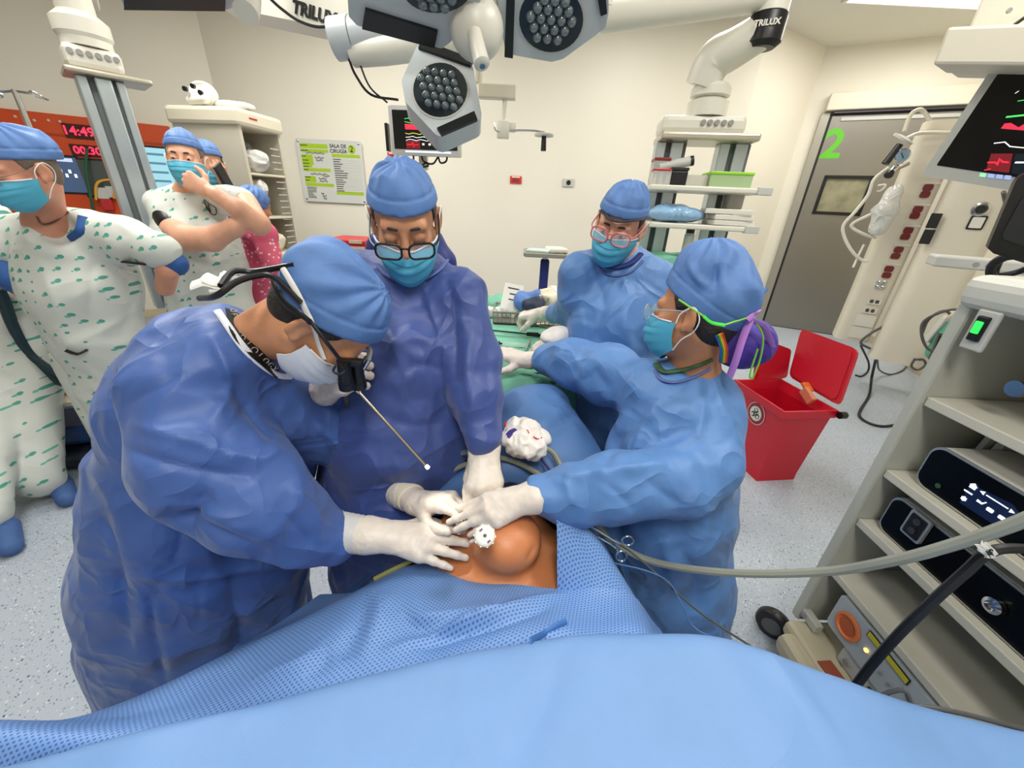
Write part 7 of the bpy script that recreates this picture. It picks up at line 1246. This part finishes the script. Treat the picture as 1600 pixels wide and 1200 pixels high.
o = thing('control_unit', (XF+.2, .55, .187), 'flat unit with a dark window lying on the cart base under the orange-socket unit', 'control unit'); mb = MB(); mb.box((XF+.22, .54, .222), (.38, .62, .068), bev=.01); mb.build('case', M_LGREY, o); mb = MB(); mb.box((XF+.028, .52, .226), (.006, .42, .036)); mb.build('dark_window', mat('window_brown', (50, 44, 40), .3), o); mb = MB(); mb.cyl((XF+.03, .81, .226), (XF+.02, .81, .226), .012, n=14); mb.build('knob', M_GREY, o)
o = thing('module_box', (XF+.25, .42, zs[3]), 'pale grey box with round knob on the upper cart shelf at the right edge', 'box'); mb = MB(); mb.box((XF+.26, .56, zs[3]+.09), (.36, .36, .17), bev=.012); mb.build('case', M_LGREY, o); mb = MB(); q = FX(1597, 608, XF+.075); mb.cyl(q, q+V(-.02, 0, 0), .02, n=16); mb.build('knob', M_CHROME, o, True, 40)
o = thing('folder_stack', (XF+.3, .85, zs[2]), 'grey folder leaning behind the white camera processor', 'folder'); mb = MB(); mb.box((XF+.36, YF-.08, zs[2]+.10), (.30, .02, .19), rot((1, 0, 0), .1), bev=.004); mb.build('cover', M_LGREY, o); mb = MB(); mb.box((XF+.34, YF-.055, zs[2]+.095), (.28, .014, .17), rot((1, 0, 0), .1)); mb.build('sheets', mat('paper', (200, 198, 188), .7), o)
o = tag(link_mesh('cart_cable_tray', *(lambda mb: (mb.v, mb.f))(MB().box((XF+.3, .45, zs[3]-.055), (.3, .5, .03), bev=.006)), M_CARTD), 'flat grey tray tucked under the upper cart shelf', 'tray')
# hoses across the cart
cord('suction_hose', [W(890, 800, .70), W(925, 812, .71), W(955, 843, .72), W(1000, 870, .70), W(1060, 886, .66), W(1160, 896, .60), W(1290, 893, .53), W(1400, 875, .47), W(1500, 848, .43), W(1560, 828, .41), W(1640, 796, .39), W(1730, 756, .375), W(1850, 720, .35), V(1.10, .22, 1.06), V(1.20, .22, 1.05)], .0088, mat('hose_grey_clear', (150, 152, 138), .25, coat=.3), 'long grey suction hose crossing from the patient to the cart', 'hose', 10)
bc = cord('camera_cable', [V(.50, .48, .25), W(1300, 1120, .43), W(1335, 1074, .42), W(1365, 1035, .42), W(1410, 985, .42), W(1462, 935, .42), W(1510, 892, .42), W(1540, 866, .42), W(1575, 857, .42), W(1650, 862, .42), W(1740, 880, .41), V(1.08, .36, .80), V(1.19, .36, .78)], .0072, M_CORD, 'thick black camera cable with a white paper tag in front of the cart', 'cable')
tq = [W(*q) for q in ((1523, 850, .41), (1543, 846, .41), (1556, 866, .41), (1540, 874, .41))]; mb = MB(); Pq = np.array([[tq[0]+(tq[1]-tq[0])*i/6+((tq[3]-tq[0])*(1-i/6)+(tq[2]-tq[1])*i/6)*j/6+V(0, -.004*math.sin(i+j*1.7), .002*math.sin(2*i-j)) for i in range(7)] for j in range(7)]); mb.sheet(Pq, .0008); tg = mb.build('paper_tag', mat('paper_white', (240, 238, 228), .7), bc, True)
Rg = plane3(tq[3], tq[0], tq[2]); cg = np.mean(tq, 0)+Rg[:, 2]*.006; text('tag_writing', 'Stryk'[:3]+'.', cg, np.stack([nrm(tq[0]-tq[3]), np.cross(Rg[:, 2], nrm(tq[0]-tq[3])), Rg[:, 2]], 1)@rot((0, 0, 1), 3.14), .012, M_INK, tg)
cord('thin_cable', [W(905, 812, .66), W(935, 832, .64), W(985, 862, .62), W(1035, 905, .58), W(1085, 950, .54), W(1130, 982, .51), W(1180, 1015, .48), W(1220, 1050, .44)], .0022, mat('cable_olive', (70, 74, 66), .5), 'thin dark cable running over the drape edge toward the floor', 'cable')
cord('thin_cable', [W(960, 880, .60), W(1010, 892, .58), W(1045, 910, .57), W(1066, 945, .54), W(1078, 972, .52), W(1100, 990, .50), W(1150, 1005, .47), W(1200, 1020, .45)], .0015, mat('cable_blue', (70, 110, 160), .5), 'very thin blue line beside the dark cable at the drape edge', 'cable')
cord('floor_cable', [V(.5, .40, .4), W(1370, 1090, .40), W(1430, 1102, .38), W(1500, 1114, .37), W(1640, 1150, .35)], .004, M_CORDG, 'grey cable hanging across the bottom of the cart at lower right', 'cable')
# ================================================================ STERILE FIELD AND INSTRUMENT TABLES
M_GRN = mat('drape_green', (118, 186, 158), .7, bump=[('crumple', 8, .006)], var=.08, varscale=22); M_GRND = mat('drape_green_print', (60, 128, 108), .7)
# instrument table
tz = .985; ta, tb = G(745, 600, tz), G(896, 596, tz)
t = thing('instrument_table', V(.14, 1.75, 0), 'instrument table under green printed drapes between the team and the wall', 'table')
x0, x1, y0, y1 = -.20, .30, 1.34, 2.30
mb = MB(); mb.box(((x0+x1)/2, (y0+y1)/2, tz-.03), (x1-x0-.02, y1-y0-.02, .04), bev=.006); mb.build('table_top', M_STEEL, t)
for sx in (x0+.05, x1-.05):
    for sy in (y0+.05, y1-.05): mb = MB(); mb.cyl((sx, sy, .0), (sx, sy, tz-.04), .016, n=12); mb.build('leg', M_STEEL, t, True, 40)
rows = []
for off, dz in ((.05, -.42), (.045, -.22), (.03, -.05), (.0, .004), (-.10, .006), (-.24, .006)):
    pts = []; cx_, cy_ = (x0+x1)/2, (y0+y1)/2; hx, hy = (x1-x0)/2+off, (y1-y0)/2+off
    for k in range(48): a_ = 2*math.pi*k/48; c_, s_ = math.cos(a_), math.sin(a_); e = 5.0; r_ = (abs(c_/hx)**e+abs(s_/hy)**e)**(-1/e); wv = (.014*math.sin(9*a_)+.010*math.sin(17*a_))*(1 if dz < -.1 else 0); pts.append((cx_+c_*(r_+wv), cy_+s_*(r_+wv), tz+dz))
    rows.append(pts)
mb = MB(); vs = [p for r_ in rows for p in r_]; fs = [[i*48+k, i*48+(k+1) % 48, (i+1)*48+(k+1) % 48, (i+1)*48+k] for i in range(len(rows)-1) for k in range(48)]+[[(len(rows)-1)*48+k for k in range(48)]]; mb.add(vs, fs); dr = mb.build('green_drape', M_GRN, t, True, 60)
rr = random.Random(9)
for k in range(26): p = V(rr.uniform(x0+.03, x1-.03), rr.uniform(y0+.03, y1-.05), tz+.0065); mb = MB(); mb.prism([(-.016, 0), (0, -.008), (.016, 0), (0, .005)], p, yawR(rr.uniform(-.3, .3)), .0006); mb.build('printed_mark', M_GRND, dr)
for k in range(10): p = on_plane(rr.uniform(780, 890), rr.uniform(592, 640), V(0, y0-.036, 0), V(0, 1, 0)); mb = MB(); mb.prism([(-.016, 0), (0, -.008), (.016, 0), (0, .005)], p, np.stack([V(1, 0, 0), V(0, 0, 1), V(0, -1, 0)], 1), .010); mb.build('printed_mark', M_GRND, dr)
TZ = tz+.008
def ontab(px, py, z=0): return G(px, py, TZ+z)
def longinst(pts, label, hnd):
    p = [ontab(x, y, .006) for x, y in pts]; t = thing('laparoscopic_instrument', p[0], label, 'instrument', 'long instruments on the green table'); mb = MB(); mb.tube([p[0], p[1]], .004, 8, 1); mb.build('shaft', M_BLACK, t, True)
    d = nrm(p[1]-p[0]); s_ = np.cross(V(0, 0, 1), d); mb = MB(); mb.cyl(p[1]-d*.01, p[1]+d*.05, .010, .013, 14); mb.tube([p[1]+d*.05, p[1]+d*.10-s_*.03, p[1]+d*.16-s_*.045], .006, 8, 4); mb.tube([p[1]+d*.05, p[1]+d*.09+s_*.02, p[1]+d*.13+s_*.03], .006, 8, 4); mb.build('handle', M_STEEL if hnd else M_BLACK, t, True, 40)
    mb = MB(); q = p[1]+d*.15-s_*.04; mb.tube([q+d*.022*math.cos(a_)+s_*.016*math.sin(a_) for a_ in np.linspace(0, 2*math.pi, 14, endpoint=False)], .004, 6, 1, closed=True); mb.build('finger_ring', M_STEEL, t, True)
longinst(((770, 504.5), (823, 507)), 'long black shafted instrument with steel grips on the far part of the green drape', True); longinst(((768, 516), (826, 522)), 'long black shafted instrument lying nearer on the green drape', False)
p = ontab(793, 537, .008); t = thing('syringe', p, 'clear syringe with black plunger lying on the green drape', 'syringe'); mb = MB(); q0, q1 = ontab(785, 537, .012), ontab(822, 540, .012); mb.cyl(q0, q1, .010, n=14); mb.build('barrel', M_CLEAR, t, True, 40); mb = MB(); mb.cyl(ontab(776, 536.5, .012), q0, .005, n=10); mb.cyl(ontab(779, 537, .012), ontab(781, 537, .012), .013, n=12); mb.build('plunger', M_BLACK, t)
p = ontab(827, 540, .004); t = thing('scissors', p, 'small steel scissors standing out on the green drape by the near glove', 'scissors'); 
for s_ in (-1, 1): mb = MB(); mb.tube([ontab(826, 531, .006), ontab(826+s_*1.5, 538, .006), ontab(826+s_*5, 547, .006)], .004, 6, 3); mb.build('blade', M_CHROME, t, True)
mb = MB(); mb.tube([ontab(768, 523, .003), ontab(800, 526, .004), ontab(850, 528, .004)], .0025, 6, 3); tag(mb.build('guide_wire', M_CHROME, None, True), 'thin bright wire lying across the green drape', 'wire')
S = SDF(.02).chain([(ontab(764, 486, .03), .035), (ontab(783, 488, .03), .032), (ontab(800, 492, .02), .024)]); v, f = S.mesh(.008, 1); v = v+vnormals(v, f)*(.010*ridged(v*np.array((14, 25, 25)), 3))[:, None]; v[:, 2] = np.maximum(v[:, 2], TZ); tag(link_mesh('instrument_bag', v, f, M_BAG, None, True), 'clear plastic instrument bag at the back left of the green table', 'bag')
S = SDF(.02).ell(ontab(788, 474, .04), (.16, .10, .05)); v, f = S.mesh(.012, 2); v = v+vnormals(v, f)*(.012*ridged(v*9))[:, None]; v[:, 2] = np.maximum(v[:, 2], TZ); tag(link_mesh('green_bundle', v, f, M_GRN, None, True), 'folded green cloth bundle at the back of the instrument table', 'bundle')
# steel basket with card, cloth and gauze, behind
bk = thing('wire_basket', ontab(820, 462, .0), 'steel mesh tray at the back of the green table holding cloths', 'basket')
bz = TZ+.005; c0, c1 = G(770, 474, bz), G(868, 476, bz); Yb = max(c0[1], 2.0); 
bx0, bx1, by0, by1 = W(772, 470, 2.12)[0], W(880, 470, 2.12)[0], 2.06, 2.28
mb = MB(); mb.box(((bx0+bx1)/2, (by0+by1)/2, bz+.002), (bx1-bx0, by1-by0, .004)); mb.build('floor', M_STEEL, bk)
for z in (.06,): mb = MB(); mb.tube([V(bx0, by0, bz+z), V(bx1, by0, bz+z), V(bx1, by1, bz+z), V(bx0, by1, bz+z)], .006, 6, 1, closed=True); mb.build('rim', M_STEELF, bk)
for k in range(17): x = bx0+(bx1-bx0)*k/16; mb = MB(); mb.tube([V(x, by1, bz), V(x, by1, bz+.06)], .003, 5, 1); mb.tube([V(x, by0, bz), V(x, by0, bz+.06)], .003, 5, 1); mb.build('wire', M_STEELF, bk)
q = W(800, 464, 2.0); mb = MB(); Rc = rot((1, 0, 0), -.55)@rot((0, 1, 0), .15); mb.box(q, (.10, .003, .14), Rc); cd = tag(mb.build('card', M_WHITE), 'white printed card propped on the steel tray', 'card')
for k in range(3): mb = MB(); mb.box(q+Rc@V(0, -.003, .045-.03*k), (.06 if k == 0 else .03, .001, .006), Rc); mb.build('print', M_INK, cd)
def clump(name, px, py, Y, r, m, label, cat, amp=.02, fr=16, zmin=None, h=.008):
    c = W(px, py, Y); S = SDF(.03).ell(c, r).ell(c+V(r[0]*.5, 0, r[2]*.3), np.array(r)*.7); v, f = S.mesh(h, 1); v = v+vnormals(v, f)*(amp*ridged(v*fr, 6))[:, None]
    if zmin is not None: v[:, 2] = np.maximum(v[:, 2], zmin)
    return tag(link_mesh(name, v, f, m, None, True), label, cat)
M_GAUZE = mat('gauze_white', (232, 226, 220), .8, bump=[('crumple', 22, .006), ('noise', 260, .0006)])
clump('blue_wrap', 826, 472, 1.95, (.07, .06, .045), mat('wrap_blue', (88, 126, 190), .6, bump=[('crumple', 12, .008)]), 'folded blue wrap in the steel tray', 'wrap'); clump('dark_wrap', 834, 478, 1.9, (.05, .05, .035), mat('wrap_dark', (40, 52, 74), .6), 'dark blue cloth under the folded blue wrap', 'cloth')
clump('gauze_bundle', 850, 470, 1.95, (.055, .05, .04), mat('gauze_cream', (232, 222, 196), .8, bump=[('crumple', 22, .006)]), 'cream gauze bundle in the steel tray behind the far glove', 'gauze'); clump('paper_pouch', 868, 462, 2.0, (.06, .05, .035), M_GAUZE, 'white paper pouch at the right of the steel tray', 'pouch')
clump('gauze_swab', 868, 528, 1.44, (.052, .05, .032), M_GAUZE, 'white gauze held in the second far glove', 'gauze', .010)
for k, q in enumerate((((832, 487), (840, 474), (848, 462)), ((838, 490), (850, 478), (858, 466)))): mb = MB(); mb.tube([W(x, y, 1.86) for x, y in q], .004, 6, 3); tag(mb.build('forceps', M_STEEL, None, True), ('left steel forceps leaning in the tray by the dark cloth', 'right steel forceps leaning in the tray by the cream gauze')[k], 'forceps')
# tray stand against the back wall
q = W(856, 402, 3.3); t = thing('tray_stand', (q[0], q[1], 0), 'steel tray stand with a navy sleeved pole by the back wall', 'tray stand')
zt4 = q[2]; a, b = W(820, 398, 3.3), W(888, 401, 3.3); wT = b[0]-a[0]
mb = MB(); cT = V((a[0]+b[0])/2, 3.46, zt4); mb.box(cT, (wT, .34, .012), bev=.004)
for sx, sy, w_, d_ in ((0, -.17, wT, .02), (0, .17, wT, .02), (-wT/2, 0, .02, .34), (wT/2, 0, .02, .34)): mb.box(cT+V(sx, sy, .014), (w_, d_, .03), bev=.004)
mb.build('tray', M_STEELF, t)
mb = MB(); mb.box((cT[0], 3.44, zt4-.40), (.075, .075, .74), bev=.02); mb.build('navy_sleeve', mat('navy_cloth', (26, 40, 110), .7), t); mb = MB(); mb.cyl((cT[0], 3.44, .06), (cT[0], 3.44, zt4), .022, n=14); mb.build('pole', M_CHROME, t, True, 40)
for s_ in (-1, 1): mb = MB(); mb.tube([V(cT[0]+s_*.22, 3.2, .05), V(cT[0], 3.44, .07), V(cT[0]+s_*.22, 3.68, .05)], .02, 10, 1); mb.build('foot', M_CHROME, t, True)
R_ = yawR(.2); mb = MB(); mb.box(cT+V(.09, .03, .045), (.16, .2, .035), R_, bev=.012); tag(mb.build('paper_packet', M_WHITE), 'cream paper packet on the right of the steel tray stand', 'packet'); mb = MB(); mb.box(cT+V(-.06, -.02, .035), (.2, .16, .02), yawR(-.25), bev=.008); tag(mb.build('green_packet', mat('packet_green', (190, 214, 206), .5)), 'pale green packet on the left of the steel tray stand', 'packet')
# bottle and drape on the low pendant shelf
q = onpend(1072, 392, -.30); mb = MB(); mb.lathe([(.03, 0), (.03, .13), (.02, .15)], V(q[0], q[1], zs3+.008), n=16); o = tag(mb.build('marker_bottle', M_LGREY, None, True), 'small grey bottle with black cap on the lowest pendant shelf', 'bottle'); mb = MB(); mb.cyl(V(q[0], q[1], zs3+.15), V(q[0], q[1], zs3+.20), .026, n=14); mb.build('cap', M_BLACK, o)
Pq = np.array([[V(*onpend(1000, 400, -.3)[:2], 0)*0+V(cx, cy, 0)+R@V(-.36+.72*i/24, (-.43, -.425, -.41, -.40, -.03)[j], 0)+V(0, 0, zs3+(-.16, -.07, .002, .006, .006)[j]+.004*math.sin(i*1.3+j)) for i in range(25)] for j in range(5)]); mb = MB(); mb.sheet(Pq, .002); tag(mb.build('green_shelf_drape', M_GRN, None, True), 'green drape covering the lowest pendant shelf', 'drape')
# ---- gauze, tubing, trocars and clamps round the wound
t = thing('gauze_pack', W(820, 700, .80), 'crumpled white gauze with blood spots on the blue drape beside the middle glove', 'gauze')
S = SDF(.02); S.ell(W(812, 692, .80), (.044, .034, .034)).ell(W(822, 672, .83), (.030, .026, .022)).ell(W(806, 668, .84), (.020, .02, .026)).ell(W(830, 700, .79), (.030, .024, .024)); v, f = S.mesh(.0035, 1); nn = vnormals(v, f); v = v+nn*(.009*ridged(v*np.array((30, 18, 30)), 3)+.004*ridged(v*60, 5))[:, None]; g1 = link_mesh('gauze', v, f, M_GAUZE, t, True)
S = SDF(.02).ell(W(843, 682, .83), (.030, .026, .018)).ell(W(835, 688, .825), (.02, .02, .016)); v, f = S.mesh(.0035, 1); nn = vnormals(v, f); v = v+nn*(.006*ridged(v*34, 8))[:, None]; g2 = link_mesh('folded_gauze', v, f, M_GAUZE, t, True)
for nm, m, pts, r_ in (('blood_spot', mat('blood_red', (190, 40, 46), .5), ((788, 662), (792, 660), (790, 666)), .004), ('blood_streak', mat('blood_red', (190, 40, 46), .5), ((834, 683), (840, 686), (846, 684)), .0022), ('blood_spot', mat('blood_red', (190, 40, 46), .5), ((823, 672), (826, 677)), .0025), ('purple_mark', mat('ink_purple', (58, 44, 120), .5), ((792, 680), (798, 674), (806, 672), (794, 684)), .0045)): mb = MB(); mb.tube(hits([g1, g2], pts, .001), r_, 6, 3, flat=.5); mb.build(nm, m, t, True)
M_TUBE = mat('tube_grey', (128, 132, 118), .3)
cord('drain_tube', [W(548, 690, .92), W(600, 735, .88), W(640, 742, .86), W(680, 730, .85), W(712, 712, .84), W(740, 704, .83)], .008, mat('tube_slate', (96, 108, 116), .35), 'grey tube sagging in front of the middle gown', 'tube')
cord('clear_tube', [W(640, 815, .80), W(662, 790, .80), W(680, 760, .81), W(706, 736, .82), W(740, 722, .82), W(780, 716, .81), W(815, 726, .79), W(848, 745, .76)], .007, M_TUBE, 'olive clear tube arching over the drape behind the gloves', 'tube')
cord('black_lead', [W(655, 800, .82), W(680, 762, .83), W(712, 728, .84), W(745, 714, .84), W(770, 712, .83)], .0045, M_CORD, 'black lead lying beside the arched tube', 'lead')
cord('clear_tube', [W(836, 690, .82), W(862, 706, .80), W(872, 720, .78), W(882, 742, .75)], .007, M_TUBE, 'short grey tube leaving the gauze toward the near sleeve', 'tube')
cord('purple_lead', [W(832, 706, .80), W(845, 716, .79), W(856, 730, .77), W(866, 744, .75)], .0035, mat('lead_purple', (50, 40, 96), .5), 'dark purple lead under the gauze', 'lead')
cord('yellow_tube', [W(585, 905, .60), W(625, 885, .62), W(655, 874, .635), W(690, 872, .63)], .0055, mat('tube_olive', (150, 146, 84), .4), 'olive tube along the drape edge under the near glove', 'tube')
def trocar(c, ax, label, s_=1.0):
    t = thing('trocar', c, label, 'trocar'); ax = nrm(ax); mb = MB(); mb.lathe([(r_*s_, z*s_) for r_, z in ((.0095, -.03), (.0135, -.022), (.0155, -.006), (.0155, .0), (.0185, .001), (.0195, .004), (.0195, .012), (.017, .0145))], c, ax, 24); b_ = mb.build('head', M_WHITE, t, True, 35)
    mb = MB(); mb.lathe([(.0155*s_, .0143*s_), (.0150*s_, .0155*s_)], c, ax, 24); mb.build('cap_face', mat('trocar_face', (220, 220, 218), .4), t)
    mb = MB(); mb.lathe([(.0034*s_, .0155*s_), (.003*s_, .017*s_)], c, ax, 14); mb.build('port', M_BLACK, t); Fm = frame(ax, (1, 0, 0))
    for k in range(10): a_ = 2*math.pi*k/10; mb = MB(); mb.cyl(c+Fm@V(.0190*math.cos(a_), .0190*math.sin(a_), .003)*s_, c+Fm@V(.0190*math.cos(a_), .0190*math.sin(a_), .012)*s_, .0024*s_, n=6); mb.build('grip_rib', M_WHITE, b_)
    for a_ in (2.3, 5.4): mb = MB(); mb.box(c+Fm@V(.0125*math.cos(a_), .0125*math.sin(a_), .0160)*s_, np.array((.0065, .0035, .002))*s_, Fm@yawR(a_+1.57)); mb.build('purple_tab', mat('tab_purple', (84, 60, 90), .4), t)
    mb = MB(); mb.cyl(c-ax*.028*s_, c-ax*.07*s_, .0075*s_, n=14); mb.build('sleeve', mat('sleeve_grey', (150, 160, 168), .3), t, True, 40)
    mb = MB(); q = c-ax*.018*s_; mb.tube([q, q+Fm@V(-.016, -.006, -.002)*s_, q+Fm@V(-.026, -.010, -.006)*s_], .0032*s_, 8, 3); mb.build('stopcock', M_LGREY, t, True); return t
trocar(W(757, 838, .535), (.10, -.62, .78), 'white ridged trocar standing in the exposed skin', 1.0)
trocar(W(652, 828, .69), (-.05, -.3, .95), 'second white trocar half hidden behind the near glove', .8)
p = W(905, 812, .66); t = thing('clamp', p, 'steel ring-handled clamp lying on the drape edge under the near sleeve', 'clamp')
for q in (((905, 812), (935, 830), (962, 847), (970, 850)), ((906, 814), (930, 836), (958, 853), (966, 862))): mb = MB(); mb.tube([W(x, y, .655-.0006*(x-905)) for x, y in q], .0022, 8, 4); mb.build('arm', M_CHROME, t, True)
for c_, rx, ry in (((981, 845), 9, 7), ((971, 869), 8, 8)): mb = MB(); mb.tube([W(c_[0]+rx*math.cos(a_), c_[1]+ry*math.sin(a_), .61) for a_ in np.linspace(0, 2*math.pi, 16, endpoint=False)], .0020, 6, 1, closed=True); mb.build('finger_ring', M_CHROME, t, True)
S = SDF(.01).chain([(W(893, 807, .665), .010), (W(915, 811, .66), .013), (W(938, 806, .66), .011)]); v, f = S.mesh(.003, 1); v = v+vnormals(v, f)*(.004*ridged(v*50))[:, None]; tag(link_mesh('swab', v, f, M_GAUZE, None, True), 'small white swab tucked under the near sleeve', 'swab')
S = SDF(.02).chain([(W(548, 900, .80), .018), (W(552, 918, .78), .024), (W(562, 935, .76), .018)]); v, f = S.mesh(.005, 1); v = v+vnormals(v, f)*(.010*ridged(v*24))[:, None]; tag(link_mesh('hanging_cloth', v, f, mat('cloth_offwhite', (214, 216, 204), .7), None, True), 'off-white cloth hanging at the drape edge between two gowns', 'cloth')
# laparoscope held by the middle person
a, b = W(560, 612, .745), W(668, 730, .70); d = nrm(b-a); t = thing('laparoscope', a, 'laparoscope with a long bright shaft and black camera head held over the field', 'laparoscope')
mb = MB(); mb.cyl(a, b, .0032, n=12); mb.build('shaft', mat('scope_steel', (206, 190, 160), .2, 1.0), t, True, 40); mb = MB(); mb.lathe([(.0034, -.006), (.0046, -.003), (.0050, .003), (.001, .005)], b, d, 12); mb.build('lit_tip', mat('tip_white', (255, 250, 240), .3, emit=1.5), t, True)
mb = MB(); mb.cyl(a-d*.034, a+d*.004, .0085, .0055, 16); mb.build('eyepiece', mat('scope_steel', (206, 190, 160), .2, 1.0), t, True, 40); mb = MB(); mb.cyl(a-d*.060, a-d*.034, .0165, .0155, 18); mb.cyl(a-d*.10, a-d*.060, .013, .016, 18); mb.build('camera_head', M_BLACK, t, True, 40)
q = a-d*.016; mb = MB(); mb.cyl(q, q+V(.008, .0, .02), .006, n=12); mb.cyl(q+V(.006, 0, .018), W(575, 560, .75), .008, .0085, 14); mb.build('light_post', M_CHROME, t, True, 40); mb = MB(); mb.tube([W(575, 562, .75), W(578, 548, .76), W(572, 543, .78), W(560, 545, .80)], .0055, 8, 4); mb.build('light_cable', mat('cable_silver', (170, 176, 180), .35), t, True)
mb = MB(); mb.tube([a-d*.10, W(540, 620, .80), W(544, 660, .86), W(548, 690, .90)], .006, 8, 5); mb.build('camera_lead', M_CORDG, t, True)
# blue tie on the drape
mb = MB(); mb.tube(hits([o_ for o_ in bpy.data.objects if o_.name.startswith(('perforated_drape', 'screen_drape'))], ((830, 1006), (850, 992), (868, 982), (884, 975)), .005), .005, 8, 4, flat=.35, up=(.6, -.3, .7)); tag(mb.build('drape_tie', mat('tie_blue', (64, 112, 178), .6), None, True), 'short blue tie strip lying where the plain drape meets the perforated one', 'tie')
